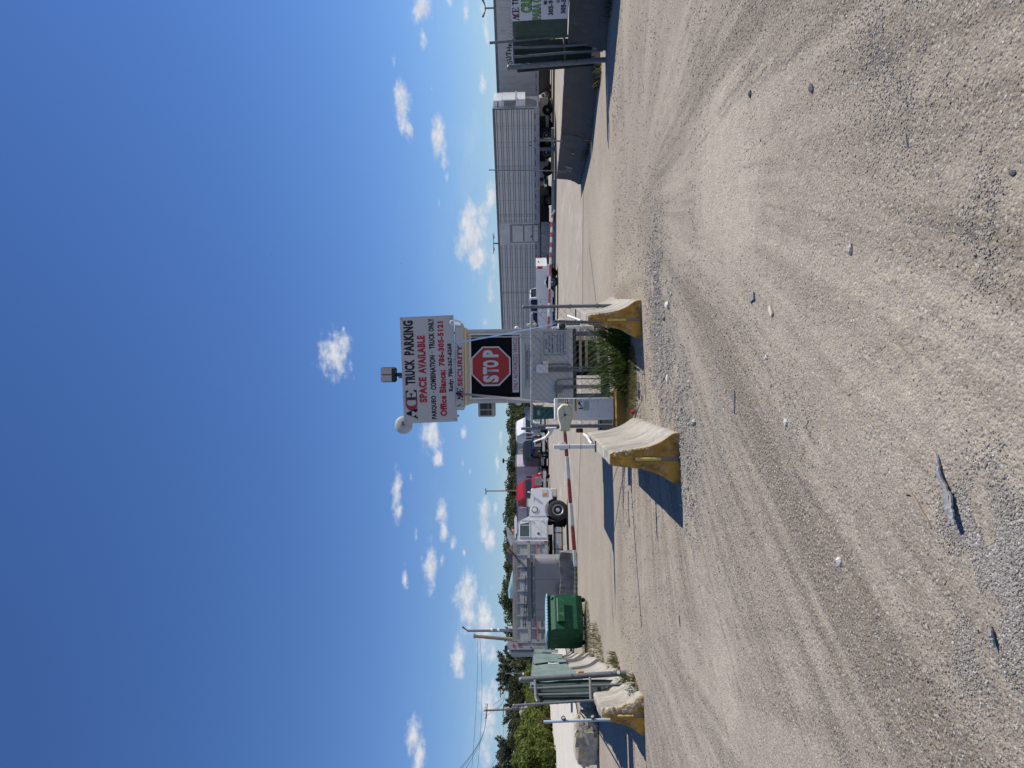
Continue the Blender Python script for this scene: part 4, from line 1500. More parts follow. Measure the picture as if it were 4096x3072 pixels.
def param(a, c, y):
    """where along a-c the photo row y falls"""
    lo, hi = 0, 1
    for _ in range(40):
        m_ = (lo + hi) / 2
        p = a.lerp(c, m_)
        u = 1536 - FPX * (p.x / p.y)
        lo, hi = (m_, hi) if (u < y) == (1536 - FPX * (a.x / a.y) < 1536 - FPX * (c.x / c.y)) else (lo, m_)
    return (lo + hi) / 2


a_, c_ = at(1726, 2259, 12.84), at(2268, 2303, 11.75)
bs = [0] + [param(a_, c_, y) for y in (1735, 1828, 1920, 2015, 2107, 2202)] + [1]
striped_arm(cb, a_, c_, bs, .031, [0, 1, 0, 1, 0, 1, 0])
cb2 = thing('gate_cabinet', 'white gate cabinet half hidden behind the booth corner, with the long bent-tipped arm', 'gate machine', (1.2, 17.6, 0), 0)
a_, c_ = at(1322, 2193, 17.2), at(862, 2208, 21.5)
ys_ = [1322, 1271, 1216, 1162, 1107, 1063, 1034, 1015, 993, 975, 952, 935, 912, 894, 876, 862]
bs = [min(1, max(0, param(a_, c_, y))) for y in ys_]
bs[0], bs[-1] = 0, 1
striped_arm(cb2, a_, c_, bs, .032, [1, 0, 1, 0, 1, 0, 2, 0, 2, 0, 2, 0, 2, 0, 2], at(840, 2220, 21.5))
MB().bbox((0, .0, .72), (.36, .36, .98), .01).build('case', WHITE, cb2)
MB().bbox((0, 0, .12), (.5, .5, .26), .02).build('base_block', CONC, cb2)

# ------------------------------------------------------------------ posts and small gear
wp = thing('reader_post', 'white square post with a round disc, clamped on the barrier top', 'post', (-.895, 10.26, .81))
MB().bbox((0, 0, .30), (.056, .056, .60), .004).build('post', WHITE, wp)
MB().bbox((0, 0, .006), (.16, .12, .014), .004).build('base_plate', BLKPL, wp)
b = MB()
for z in (.21, .37):
    b.b2((-.031, -.031, z), (.031, .031, z + .006))
b.build('cable_tie', BLKPL, wp, smooth=False)
MB().lathe([(.066, 0), (.066, .012), (.06, .016)], (.01, .04, .475), (0, -1, 0), 28).build('disc', WHITE, wp)
b = MB()
b.b2((.018, .018, .445), (.028, .0225, .46))
b.b2((.018, .018, .50), (.028, .0225, .512))
b.build('slot', BLKPL, wp, smooth=False)
pc = thing('conduit_elbow', 'short white plastic conduit lying on the barrier top behind the white post', 'pipe', (-.84, 10.9, .83))
MB().tube([(-.035, -.45, .02), (-.02, -.2, .03), (.02, .3, .035), (.03, .62, .06)], .02, 10).build('pipe', WHITE, pc)
MB().tube([(-.005, .02, .03), (.0, .1, .03)], .026, 10).build('collar', WHITE_D, pc)

sc_ = thing('bullet_camera', 'white bullet camera on a bent white arm beside the cream hub', 'camera', at(1712, 2205, 13.3))
MB().bbox((.0, 0, 0), (.03, .14, .20), .008).build('wall_plate', WHITE, sc_)
b = MB()
b.tube([(-.02, 0, .0), (-.10, -.02, .03), (-.16, -.02, .09), (-.20, -.02, .17)], [.05, .035, .026, .026], 12)
b.build('bracket_arm', WHITE, sc_)
MB().tube([(-.185, -.05, .10), (-.235, -.03, .235), (-.265, -.02, .315)], .034, 14).build('housing', WHITE, sc_)
MB().tube([(-.225, -.10, .18), (-.265, -.1, .29)], .028, 10).build('lens_barrel', BLKPL, sc_)
rl = thing('signal_light', 'small black signal box with a red lens on the far side of the gate post', 'signal', at(1722, 2318, 13.9))
MB().bbox((0, 0, 0), (.08, .09, .13), .01).build('case', BLKPL, rl)
MB().lathe([(.03, 0), (.03, .01), (.015, .02)], (-.01, -.045, .03), (0, -1, 0), 14).build('lens', LENSR, rl)

MESHM = mat('dull_wire', (.09, .095, .10), .6, .2, var=.2, scale=12)
# chain-link fence before the booth
PR, PL_ = Vector((1.40, 13.2)), Vector((-.83, 14.1))
cf = thing('chain_link_fence', 'galvanised chain link panel with a top rail in front of the booth', 'fence', (PR.x, PR.y, 0), yaw(PL_.x - PR.x, PL_.y - PR.y))
LN = (PL_ - PR).length
def gpipe(name, pts, r, parent, m=None, n=12):
    return MB().tube(pts, r, n).build(name, m or GALV, parent)
gpipe('post', [(0, 0, -.1), (0, 0, 1.84)], .032, cf, GALV_D)
b = MB()
b.ball((0, 0, 1.84), .036, 10, 6)
b.build('post_cap', GALV_D, cf)
gpipe('post', [(LN, 0, -.1), (LN, 0, 1.60)], .038, cf, GALV_D)
gpipe('post', [(LN + .02, .03, 1.2), (LN + .03, .03, 1.93)], .026, cf, GALV_D)
gpipe('top_rail', [(.12, -.02, 1.70), (LN - .02, -.02, 1.725)], .026, cf, RAILM)
b = MB()
for z in (.5, 1.0, 1.5, 1.70):
    for x in (0, LN):
        b.lathe([(.043, -.018), (.043, .018)], (x, 0, z), (0, 0, 1), 12)
b.build('clamp_band', GALV_D, cf)
b = MB()
pz = .066
nw = int(LN / pz)
for i in range(nw):
    nj = int(1.78 / (pz * .95))
    pts = []
    for j in range(nj):
        x = (i + ((j + i) % 2)) * pz + .02
        z = .04 + j * pz * .95
        if z > 1.70 - .1 * (1 - math.cos(i * .3)) * 0:
            z += .012 * math.sin(i * 1.7)
        pts.append((min(x, LN - .01), -.004 * (1 if (j + i) % 2 else -1) + .02 * math.sin(i * .4) * .3, z))
    b.tube(pts, .0030, 4, caps=False)
tag(b.build('wire_mesh', MESHM, cf, smooth=False), kind='stuff')
for z in (.9, .35):
    gpipe('brace_rail', [(.05, .03, z), (.35, .02, z - .005)], .012, cf)

ch = thing('steel_channel', 'perforated steel channel leaning upright on the yellow barrier end', 'channel', at(1290, 2417, 11.28))
CHL = .80
b = MB()
dxt = .045
b.b2((-.021, 0, 0), (.021, .006, CHL))
b.b2((-.024, .0, 0), (-.021, .04, CHL))
b.b2((.021, .0, 0), (.024, .04, CHL))
b.build('channel', GALV, ch, smooth=False)
parts('slot', GROOVE, ch, [((-.0075, -.0035, .035 + k * .058), (.0075, -.0005, .065 + k * .058)) for k in range(13)])
ch.rotation_euler = (R(3), R(1.5), 0)
kp = thing('entry_camera', 'white hooded camera box with a dark face above the small barrier', 'camera', at(1297, 2247, 11.9))
MB().bbox((0, 0, 0), (.17, .14, .13), .012).build('hood', WHITE, kp)
MB().lathe([(.055, 0), (.052, .03), (.03, .05)], (-.03, -.07, -.005), (-.3, -1, 0), 18).build('lens', BLKPL, kp)
MB().bbox((-.085, 0, -.005), (.01, .16, .16), .003).build('side_plate', BLKPL, kp)
MB().tube([(.0, .02, -.06), (.0, .03, -.30)], .02, 8).build('stalk', GALV_D, kp)
pc = thing('conduit_elbow', 'white plastic conduit running onto the small barrier under the hooded camera', 'pipe', at(1272, 2295, 12.3))
MB().tube([(.06, .2, .09), (.02, .1, .02), (-.03, -.1, -.06), (-.07, -.35, -.075), (-.1, -.6, -.08)], .02, 10).build('pipe', WHITE, pc)

lt = MB()
lt.bbox((0, 0, .04), (.10, .09, .055), .015)
o = tag(lt.build('litter_cup', LENSR), 'crushed red and white cup on the grass beside the yellow plinth', 'litter')
o.location = gnd(1654, 2538)
o.rotation_euler = (.5, .6, .3)

# teal cart with white bags by the booth
tl = thing('rubbish_cart', 'teal plastic cart piled with white bags beside the booth', 'bin', (-.70, 18.2, 0))
b = MB()
b.loft([[Vector((x * w, y * w, z)) for x, y in ((-.19, -.18), (.12, -.18), (.12, .18), (-.19, .18))] for z, w in ((.62, .82), (1.66, 1.0), (1.70, 1.06), (1.73, 1.06))])
b.build('cart_body', TEAL, tl, ang=20)
b = MB()
for z in (1.05, 1.4):
    b.bbox((-.04, -.175, z), (.16, .02, .1), .008)
b.build('moulded_panel', TEAL, tl)
MB().bbox((-.02, -.19, 1.56), (.11, .012, .07), .003).build('sticker', WHITE_D, tl)
b = MB()
b.ball((-.05, 0, 1.80), (.17, .16, .1), 12, 8)
b.ball((.03, .02, 1.86), (.1, .12, .07), 12, 8)
b.build('bag', WHITE_D, tl, ang=60)
MB().b2((-.22, -.2, .45), (.2, .22, .62)).build('stand', WOODG, tl, smooth=False)
for x in (-.19, .17):
    for y in (-.17, .19):
        MB().b2((x - .03, y - .03, -.02), (x + .03, y + .03, .448)).build('stand_leg', WOODG, tl, smooth=False)
gy_ = thing('equipment_crate', 'dark grey equipment crate on the ground behind the gate cabinet', 'crate', (-.95, 14.6, 0))
MB().bbox((0, 0, .17), (.5, .34, .36), .02).build('body', GALV_D, gy_)
MB().bbox((0, 0, .365), (.53, .37, .04), .012).build('lid', BLKPL, gy_)

# ------------------------------------------------------------------ screened gate panels, right side
def pipe_px(name, parent, pts, r, m, org, n=12):
    return MB().tube([Vector(p) - org for p in pts], r, n).build(name, m, parent)


def screen_sheet(name, parent, quad, org, m, wr=.02, seed=0, nx=24, nz=18, th=.006, rag=.02):
    """hanging cloth between four corners (bl, br, tr, tl) with folds and a ragged hem"""
    bl, br, tr, tl = [Vector(q) - org for q in quad]
    nrm = (br - bl).cross(tl - bl).normalized()
    b = MB()
    g = []
    for j in range(nz + 1):
        v = j / nz
        for i in range(nx + 1):
            u = i / nx
            p = bl.lerp(br, u).lerp(tl.lerp(tr, u), v)
            w = (vnoise(np.array([u * 7 + seed * 3.1]), np.array([v * 2.2 + seed]))[0] - .5) * wr * 2 + (vnoise(np.array([u * 19 + v * 6 + seed]), np.array([v * 5.0]))[0] - .5) * wr
            if j == 0:
                p = p + Vector((0, 0, (vnoise(np.array([u * 14 + seed]), np.array([.5]))[0] - .5) * rag * 2))
            if j == nz:
                p = p + Vector((0, 0, -(1 - abs(math.sin(u * PI * 5))) * .012))
            g.append(p + nrm * w)
    n0 = len(g)
    fs = []
    for j in range(nz):
        for i in range(nx):
            a = j * (nx + 1) + i
            fs.append((a, a + 1, a + nx + 2, a + nx + 1))
    back = [p + nrm * th for p in g]
    b.add(g + back, fs + [tuple(reversed([k + n0 for k in f])) for f in fs])
    return b.build(name, m, parent, ang=80)


O = Vector((7.7, 16.1, 0))
gr = thing('pipe_gate', 'shaded pipe gate with a dark screen next to the banner', 'gate', O)
big0, big1 = at(239, 2424, 16.1), at(269, 2038, 16.05)
pipe_px('gate_post', gr, [big0, big1], .058, GALV_D, O, 18)
MB().ball(big1 - O, .062, 14, 8).build('post_cap', GALV, gr)
pipe_px('tall_post', gr, [at(143, 2275, 15.95), at(172, 1958, 15.9)], .030, GALV_D, O)
pipe_px('brace_pipe', gr, [at(176, 2350, 15.95), at(184, 2258, 15.95), at(192, 2052, 15.95)], .030, GALV_D, O)
pipe_px('brace_pipe', gr, [at(201, 2412, 16.0), at(212, 2258, 16.0), at(228, 2056, 16.0)], .030, GALV_D, O)
pipe_px('rail', gr, [at(144, 2256, 16.0), at(238, 2260, 16.1)], .028, GALV_D, O)
pipe_px('rail', gr, [at(168, 2052, 16.0), at(264, 2056, 16.1)], .026, GALV_D, O)
screen_sheet('screen', gr, (at(250, 2362, 16.2), at(150, 2375, 16.1), at(165, 2054, 16.05), at(268, 2058, 16.15)), O, SCREEN_D, .03, 3)
screen_sheet('loose_screen', gr, (at(258, 2376, 16.2), at(248, 2376, 16.15), at(263, 2062, 16.1), at(290, 2070, 16.25)), O, SCREEN_D, .05, 8, 8, 18)
b = MB()
for x, y in ((2140, 262), (2200, 256), (2250, 251), (2305, 246)):
    b.lathe([(.063, -.006), (.063, .006)], at(y, x, 16.08) - O, (0.05, 0, 1), 16)
b.build('cable_tie', BLKPL, gr)

O = Vector((8.2, 15.8, 0))
bf = thing('banner_fence', 'chain link fence with a green screen above the shaded barrier', 'fence', O)
def bline(y, off=0):
    """where the row y of the photograph meets the line of this fence"""
    q = (1536 - y) / FPX
    t = (q * (15.95 - off) - 7.58) / (.56 + .83 * q)
    return t, 15.95 - off - .83 * t


def bat(y, x, off=0):
    return at(y, x, bline(y, off)[1])


screen_sheet('screen', bf, (bat(148, 2268), bat(-330, 2292), bat(-330, 2034), bat(168, 2052)), O, SCREEN_M, .025, 5, 50, 18)
b = MB()
A0, A1 = bat(160, 2268, .06), bat(-310, 2292, .06)
for i in range(52):
    pts = []
    for j in range(20):
        p = A0.lerp(A1, (i + ((i + j) % 2)) / 52)
        pts.append(Vector((p.x - .01, p.y - .012, .86 + j * .063)) - O)
    b.tube(pts, .0026, 3, caps=False)
tag(b.build('wire_mesh', MESHM, bf, smooth=False), kind='stuff')
b = MB()
for k in range(30):
    p = A0.lerp(A1, k / 30)
    p = Vector((p.x, p.y, 2.06)) - O
    b.tube([p, p + Vector((.03, 0, .04)), p + Vector((.045, 0, .085))], .003, 4)
tag(b.build('wire_end', GALV_D, bf), kind='stuff')
pipe_px('rail', bf, [bat(160, 2056), bat(-320, 2038)], .022, GALV_D, O)
for y in (-120, -320):
    p = bat(y, 2300, -.06)
    pipe_px('post', bf, [(p.x, p.y, .75), (p.x, p.y, 2.1)], .03, GALV_D, O)
t0_, d0_ = bline(82, .22)
bn0, bn1 = bat(82, 2160, .22), bat(-340, 2160, .22)
Bn = thing('banner', 'white vinyl banner with black, red and green print tied over the green screen', 'banner', (bn0.x, bn0.y, 1.45), yaw(bn1.x - bn0.x, bn1.y - bn0.y))
BL = (Vector((bn1.x, bn1.y)) - Vector((bn0.x, bn0.y))).length
screen_sheet('sheet', Bn, ((.03, 0, -.60), (BL, 0, -.58), (BL, 0, .62), (0, 0, .61)), Vector((0, 0, 0)), BANNER, .006, 2, 40, 14, .004, .006)
def bz(V, y=30):
    return CAMZ - (V - 2117.5) / FPX * bline(y, .22)[1] - 1.45
def bx(y):
    return bline(y, .22)[0] - t0_
def BT(s, y0, y1, v0, v1, m, bold=.03):
    ym = (y0 + y1) / 2
    return lettering(s, (bx(y0) + bx(y1)) / 2, -.016, (bz(v0, ym) + bz(v1, ym)) / 2, abs(bx(y1) - bx(y0)), abs(bz(v0, ym) - bz(v1, ym)), m, Bn, bold)
ace(Bn, bx(79), bz(2078, 50), bx(26) - bx(79), bz(2051, 50) - bz(2078, 50), -.014)
BT('TR', 17, -16, 2051, 2075, BLACK)
for o_ in (BT('CRIS', 48.6, -20.6, 2085.5, 2129.5, BLACK, .06), BT('PARA C', 77.6, -8.6, 2130.5, 2165.5, BLACK, .055)):
    o_.location.y += .003
BT('CRIS', 46.8, -18.8, 2089.5, 2125.5, GREENP, .015)
BT('PARA C', 75.8, -6.8, 2134, 2162, GREENP, .015)
BT('Mi', 17, 2, 2176, 2191, BLACK)
BT('305-9', 60, 2, 2195, 2215, BLACK, .035)
BT('OF', 12, -6, 2227, 2241, BLACK)
BT('305-5', 56, -2, 2245, 2265, BLACK, .035)

for (y, x0, x1, d, r, lb) in ((680, 1955, 2226, 24.3, .018, 'tall thin grey pole standing on the end of the spray-marked barrier'), (561, 2133, 2244, 20.6, .022, 'short thin grey pole standing on the joint of the shaded barriers')):
    p0, p1 = at(y + 4, x1, d), at(y, x0, d)
    tag(MB().tube([(0, 0, -.04), p1 - p0], r, 8).build('thin_pole', GALV, None, loc=p0), lb, 'pole')

# ------------------------------------------------------------------ left gate panel and green screens
O = Vector((-5.6, 13.6, 0))
gl = thing('pipe_gate', 'sunlit pipe gate with thick capped post at the start of the green screens', 'gate', O)
b0, b1 = at(2692, 2508, 13.65), at(2719, 2086, 13.6)
pipe_px('gate_post', gl, [b0, b1], .052, GALV, O, 20)
MB().ball(b1 - O, .056, 14, 8).build('post_cap', GALV, gl)
b = MB()
for x, y in ((2135, 2716), (2287, 2706), (2443, 2697)):
    b.lathe([(.054, -.003), (.054, .003)], at(y, x, 13.6) - O, (-.06, 0, 1), 20)
b.build('weld_band', GALV_D, gl)
pipe_px('tall_post', gl, [at(2801, 2376, 12.75), at(2822, 2056, 12.75)], .022, GALV, O)
b = MB()
for x, y in ((2140, 2817), (2180, 2814), (2228, 2811), (2270, 2808), (2300, 2806), (2345, 2803)):
    b.lathe([(.027, -.008), (.027, .008)], at(y, x, 12.75) - O, (-.06, 0, 1), 14)
b.build('collar', GALV_D, gl)
MB().ball(at(2822, 2056, 12.75) - O, .028, 10, 6).build('post_cap', GALV, gl)
pipe_px('brace_pipe', gl, [at(2739, 2506, 13.2), at(2742, 2366, 13.2), at(2745, 2352, 13.2), at(2754, 2148, 13.2)], [.026, .026, .03, .026], GALV, O)
pipe_px('brace_pipe', gl, [at(2772, 2428, 13.05), at(2774, 2366, 13.05), at(2776, 2352, 13.05), at(2780, 2148, 13.05)], [.026, .026, .03, .026], GALV, O)
pipe_px('rail', gl, [at(2712, 2360, 13.4), at(2800, 2363, 12.8)], .024, GALV, O)
pipe_px('rail', gl, [at(2722, 2140, 13.5), at(2790, 2143, 12.9), at(2808, 2150, 12.8)], .024, GALV, O)
screen_sheet('screen', gl, (at(2718, 2452, 13.65), at(2806, 2368, 12.9), at(2812, 2142, 12.9), at(2724, 2134, 13.6)), O, SCREEN_D, .02, 11)
b = MB()
b.lathe([(.045, -.03), (.05, .02), (.046, .03)], at(2689, 2474, 13.55) - O, (.3, -1, .3), 18)
b.build('reflector', BLKPL, gl)
b = MB()
b.lathe([(.036, 0), (.034, .006)], at(2689, 2474, 13.51) - O, (.3, -1, .3), 18)
b.build('reflector_face', WHITE, gl)

# one run of screened fence, panel by panel
def fl_line(d):
    return Vector((-5.72 - (d - 13.7) * .335, d))
pan = [13.85, 17.6, 21.6, 25.8, 30.4, 36.5]
gs = thing('screened_fence', 'fence with pale green windscreen panels along the barrier row', 'fence', (-5.7, 13.7, 0))
O = Vector((-5.7, 13.7, 0))
for k in range(5):
    a, c = fl_line(pan[k] - .03), fl_line(pan[k + 1] + .12)
    off = (.05, -.0, .05, .0, .04)[k]
    screen_sheet('screen_panel', gs, ((a.x + off, a.y, .79), (c.x + off, c.y, .79), (c.x + off, c.y, 1.80), (a.x + off, a.y, 1.79)), O, SCREEN, .05, 30 + k, 26, 12, .006, .05)
for d in pan:
    p = fl_line(d)
    pipe_px('post', gs, [(p.x - .05, p.y, .6), (p.x - .05, p.y, 1.84)], .024, GALV_D, O)
a, c = fl_line(pan[0]), fl_line(pan[-1])
pipe_px('top_rail', gs, [(a.x - .04, a.y, 1.80), (c.x - .04, c.y, 1.82)], .02, GALV_D, O)

cn = MB().lathe([(.001, 0), (.028, .002), (.033, .01), (.033, .11), (.026, .125), (.001, .126)], (0, 0, 0), (.1, 0, 1), 16)
tag(cn.build('drink_can', ORANGEP, None, loc=at(2690, 2335, 16.1)), 'orange can left on the sunlit barrier ledge', 'can')
sr = thing('reflector_pipe', 'grey blue pipe with two black cup reflectors on the crumbling yellow barrier', 'post', at(2879, 2410, 11.36))
MB().tube([(0, 0, -.12), (0, 0, 0), (-.035, 0, .92)], .022, 12).build('pipe', mat('blue_grey_pvc', (.42, .50, .58), .5, var=.06), sr)
for z, x in ((.605, .03), (.155, .05)):
    r_ = MB().lathe([(.028, -.025), (.036, .02), (.034, .03), (.026, .026)], (x, -.03, z), (.75, -.5, .35), 16).build('reflector', BLKPL, sr)
    MB().lathe([(.018, .0265), (.016, .028)], (x, -.03, z), (.75, -.5, .35), 14).build('reflector_face', GREYP, r_)


def rough_rock(name, size, seed, m):
    b = MB().ball((0, 0, 0), 1, 28, 18)
    v = np.array(b.v)
    sq = np.sign(v) * np.abs(v) ** .55
    sq /= np.maximum(1, np.abs(sq).max(1, keepdims=True))
    nn = fbm(v[:, 0] * 2.6 + seed + v[:, 2] * 1.7, v[:, 1] * 2.6 + v[:, 2] * 2.1, 5) - .5
    v = sq * (1 + nn[:, None] * .75) * np.array(size)
    b.v = [tuple(p) for p in v]
    return b.build(name, m, None, ang=30)


for (y, x, d, s, sd, lb) in ((2950, 2345, 20.3, (.66, .45, .36), 3, 'big block of rough limestone concrete rubble on the ground left of the gate'),
                             (2836, 2330, 20.8, (.34, .3, .2), 9, 'smaller rubble lump in the shade behind the short yellow-ended barrier'),
                             (2822, 2300, 23.0, (.45, .3, .16), 14, 'flat slab of rubble at the edge of the white road behind the thin capped post')):
    o = rough_rock('rubble_block', s, sd, ROCK)
    p = gnd(y, 2390 if sd == 3 else 2372)
    p = at(y, x, d)
    o.location = (p.x, p.y, s[2] * .82)
    o.rotation_euler.z = sd
    tag(o, lb, 'rubble')

# ------------------------------------------------------------------ dumpster
dp = gnd(2515, 2350)
dm = thing('dumpster', 'dark green steel dumpster with a pale blue lid in front of the fence row', 'dumpster', (dp.x, dp.y, 0), R(46))
# local: x along the front face to the right, y into the box
Wf, Dp = 1.25, 1.40
b = MB()
b.loft([[Vector(p) for p in ((0, .12, .12), (Wf, .12, .12), (Wf, Dp - .1, .12), (0, Dp - .1, .12))],
        [Vector(p) for p in ((0, 0, .33), (Wf, 0, .33), (Wf, Dp, .33), (0, Dp, .33))],
        [Vector(p) for p in ((0, .0, 1.05), (Wf, .0, 1.05), (Wf, Dp, 1.1), (0, Dp, 1.1))],
        [Vector(p) for p in ((0, .12, 1.27), (Wf, .12, 1.27), (Wf, Dp, 1.30), (0, Dp, 1.30))]])
b.build('bin_body', DUMPG, dm, smooth=False)
b = MB()
b.b2((-.03, .09, 1.26), (Wf + .03, .15, 1.32))
b.b2((-.012, -.012, .325), (Wf + .012, .01, .335))
b.b2((-.035, .1, 1.26), (-.005, Dp, 1.31))
b.b2((Wf + .005, .1, 1.26), (Wf + .035, Dp, 1.31))
b.build('rim', DUMPG, dm, smooth=False)
b = MB()
b.side([(0, 0)], 0, 0) if False else None
b.prism([(.20, -.002, .98), (.20, -.15, .95), (.20, -.15, .74), (.20, -.13, .74), (.20, -.13, .93), (.20, -.002, .90)], (.84, 0, 0))
b.build('fork_pocket', DUMPG, dm, smooth=False)
MB().b2((.20, -.155, .952), (1.04, -.01, .99)).build('pocket_top', mat('worn_green_steel', (.22, .27, .22), .5, .3, var=.2, scale=12), dm, smooth=False)
b = MB()
b.loft([[Vector((x, y, z)) for y, z in ((.02, 1.335), (.4, 1.36), (.9, 1.37), (Dp + .02, 1.365), (Dp + .02, 1.335), (.9, 1.34), (.4, 1.33), (.02, 1.30))] for x in (-.05, Wf / 2, Wf + .05)])
b.build('lid', LIDB, dm, ang=30)
parts('lid_rib', STRAPB, dm, [((.04 + k * .11, .014, 1.30), (.055 + k * .11, .02, 1.34)) for k in range(11)])
for (x, y) in ((.12, .15), (Wf - .12, .15), (.12, Dp - .2), (Wf - .12, Dp - .2)):
    w = MB().lathe([(.03, -.03), (.085, -.03), (.095, -.01), (.095, .01), (.085, .03), (.03, .03)], (x, y, .095), (1, .2, 0), 16).build('caster', RUBBER, dm)
    MB().bbox((x, y, .15), (.1, .06, .06), .01).build('caster_fork', GALV_D, w)
MB().bbox((Wf - .05, -.02, 1.24), (.07, .05, .12), .01).build('hinge_lug', DUMPG, dm)

# ------------------------------------------------------------------ vehicles
def wheel(parent, x, y, r, w, side, rim_r=.56, rim=None, holes=10, spokes=0, name='wheel'):
    """side = -1: outer face towards -y"""
    s = side
    t = MB().lathe([(r * .55, -w / 2), (r * .86, -w / 2), (r * .97, -w * .38), (r, -w * .2), (r, w * .2), (r * .97, w * .38), (r * .86, w / 2), (r * .60, w / 2), (r * .55, w * .3)], (x, y, r), (0, s, 0), 30).build(name, RUBBER, parent)
    rr = r * rim_r
    MB().lathe([(rr, w * .30), (rr, w * .47), (rr * .94, w * .48), (rr * .88, w * .36), (rr * .55, w * .20), (rr * .40, w * .22), (rr * .36, w * .36), (rr * .22, w * .42), (.002, w * .43)], (x, y, r), (0, s, 0), 28, caps=False).build('rim', rim or ALU, t)
    b = MB()
    if spokes:
        for k in range(spokes):
            a = 2 * PI * (k + .5) / spokes
            b.lathe([(rr * .20, 0), (rr * .20, w * .06)], (x + math.cos(a) * rr * .64, y + s * w * .25, r + math.sin(a) * rr * .64), (0, s, 0), 3)
    else:
        for k in range(holes):
            a = 2 * PI * k / holes
            b.lathe([(rr * .085, 0), (rr * .085, w * .05)], (x + math.cos(a) * rr * .74, y + s * w * .285, r + math.sin(a) * rr * .74), (0, s, 0), 8)
            b.lathe([(rr * .05, 0), (rr * .04, w * .09)], (x + math.cos(a + .3) * rr * .48, y + s * w * .20, r + math.sin(a + .3) * rr * .48), (0, s, 0), 6)
    tag(b.build('rim_hole', DARK, t), kind='stuff')
    return t


def at_yaw(p, yw, lx, ly):
    """origin so that local point (lx, ly) stands on p"""
    c, s = math.cos(yw), math.sin(yw)
    return (p.x - (lx * c - ly * s), p.y - (lx * s + ly * c), 0)


# --- dump truck: local x forwards, right-hand side at -y
yw = yaw(.90, .43)
wp_ = gnd(2038, 2273)
T = thing('dump_truck', 'white cab dump truck with a weathered ribbed aluminium body', 'truck', at_yaw(wp_, yw, 0, -1.22), yw)
YR = -1.16
def rs_(y):
    return -y


# hood with wheel arch
arch = [(.64 * math.cos(a), .53 + .66 * math.sin(a)) for a in [R(q) for q in range(20, 165, 12)]]
hood = [(1.16, .92), (1.18, 1.35), (1.12, 1.80), (1.0, 1.88), (-.30, 1.97), (-.30, .98)] + list(reversed([(x, z) for x, z in arch])) + [(.66, .80), (.95, .80)]
b = MB()
inset = .30
def hood_ring(y, top_in):
    return [Vector((x - (.05 if x > 1 else 0) * top_in * 2, y, z - (.06 * top_in if z > 1.7 else 0))) for x, z in hood]
b.loft([hood_ring(YR, 0), hood_ring(-1.05, 0)], caps=True)
b.build('fender_side', TRUCKW, T, ang=30)
b = MB()
b.loft([[Vector((x, y, z)) for y, z in ((-1.05, .98), (-1.05, 1.80 + dz), (-.98, 1.88 + dz), (.98, 1.88 + dz), (1.05, 1.80 + dz), (1.05, .98))] for x, dz in ((1.17, -.02), (1.05, 0), (-.30, .09))])
b.build('hood', TRUCKW, T, ang=30)
b = MB()
b.loft([hood_ring(1.05, 0), hood_ring(-YR, 0)])
b.build('fender_side', TRUCKW, T, ang=30)
MB().b2((-.6, -1.04, .55), (.75, 1.04, 1.3)).build('wheel_well', DARK, T, smooth=False)
b = MB()
b.bbox((.93, 0, .70), (.46, 2.3, .34), .05)
b.build('bumper', WHITE_D, T)
hl = MB().b2((.71, YR - .012, 1.03), (1.07, YR + .02, 1.31)).build('headlight', CHROME, T, smooth=False)
MB().b2((.88, YR - .02, 1.05), (1.05, YR - .013, 1.29)).build('lens', LENSW, hl, smooth=False)
MB().b2((.73, YR - .02, 1.05), (.875, YR - .013, 1.25)).build('turn_lens', AMBER, hl, smooth=False)
b = MB()
b.lathe([(.175, 0), (.185, .01), (.175, .022), (.16, .025)], (.02, YR, 1.70), (0, -1, 0), 28)
rg = b.build('air_intake', TRUCKW, T)
b = MB()
for k in range(8):
    a0, a1 = 2 * PI * k / 8 + .06, 2 * PI * (k + 1) / 8 - .06
    b.add([(.02 + r_ * math.cos(a), YR - .0275, 1.70 + r_ * math.sin(a)) for r_, a in ((.125, a0), (.165, a0), (.168, (a0 + a1) / 2), (.165, a1), (.125, a1))], [(0, 1, 2, 3, 4)])
b.build('intake_slot', DARK, rg, smooth=False)
MB().b2((.45, YR - .006, 1.70), (.68, YR - .001, 1.735)).build('nameplate', GREYP, T, smooth=False)
mr_ = MB().tube([(.95, -1.02, 1.86), (.93, -1.2, 1.98), (.91, -1.25, 1.98)], .012, 6).build('hood_mirror', CHROME, T)
MB().ball((.9, -1.27, 1.97), (.04, .05, .09), 10, 8).build('mirror_head', WHITE, mr_)
# cab
cabp = [(-.30, .98), (-.30, 1.96), (-.62, 2.50), (-.68, 2.56), (-1.86, 2.58), (-1.86, 1.05), (-.62, 1.05)]
b = MB()
b.loft([[Vector((x, y, z)) for x, z in cabp] for y in (YR + .02, -YR - .02)])
b.build('cab', TRUCKW, T, ang=30)
b = MB()
b.loft([[Vector((-.325, y, 1.99)), Vector((-.30, y, 2.0)), Vector((-.60, y, 2.51)), Vector((-.625, y, 2.50))] for y in (-.98, .98)])
b.build('windscreen', GLASS_T, T, smooth=False)
doorp = [(-.60, 1.12), (-.60, 1.98), (-.74, 2.49), (-1.66, 2.50), (-1.66, 1.12)]
dr = MB().prism([(x, YR + .018, z) for x, z in doorp], (0, -.022, 0)).build('door', TRUCKW, T, smooth=False)
winp = [(-.72, 1.98), (-.82, 2.43), (-1.58, 2.44), (-1.58, 1.98)]
MB().prism([(x, YR - .003, z) for x, z in winp], (0, -.006, 0)).build('window', GLASS_T, dr, smooth=False)
b = MB()
b.b2((-.90, YR - .018, 1.98), (-.86, YR - .010, 2.43))
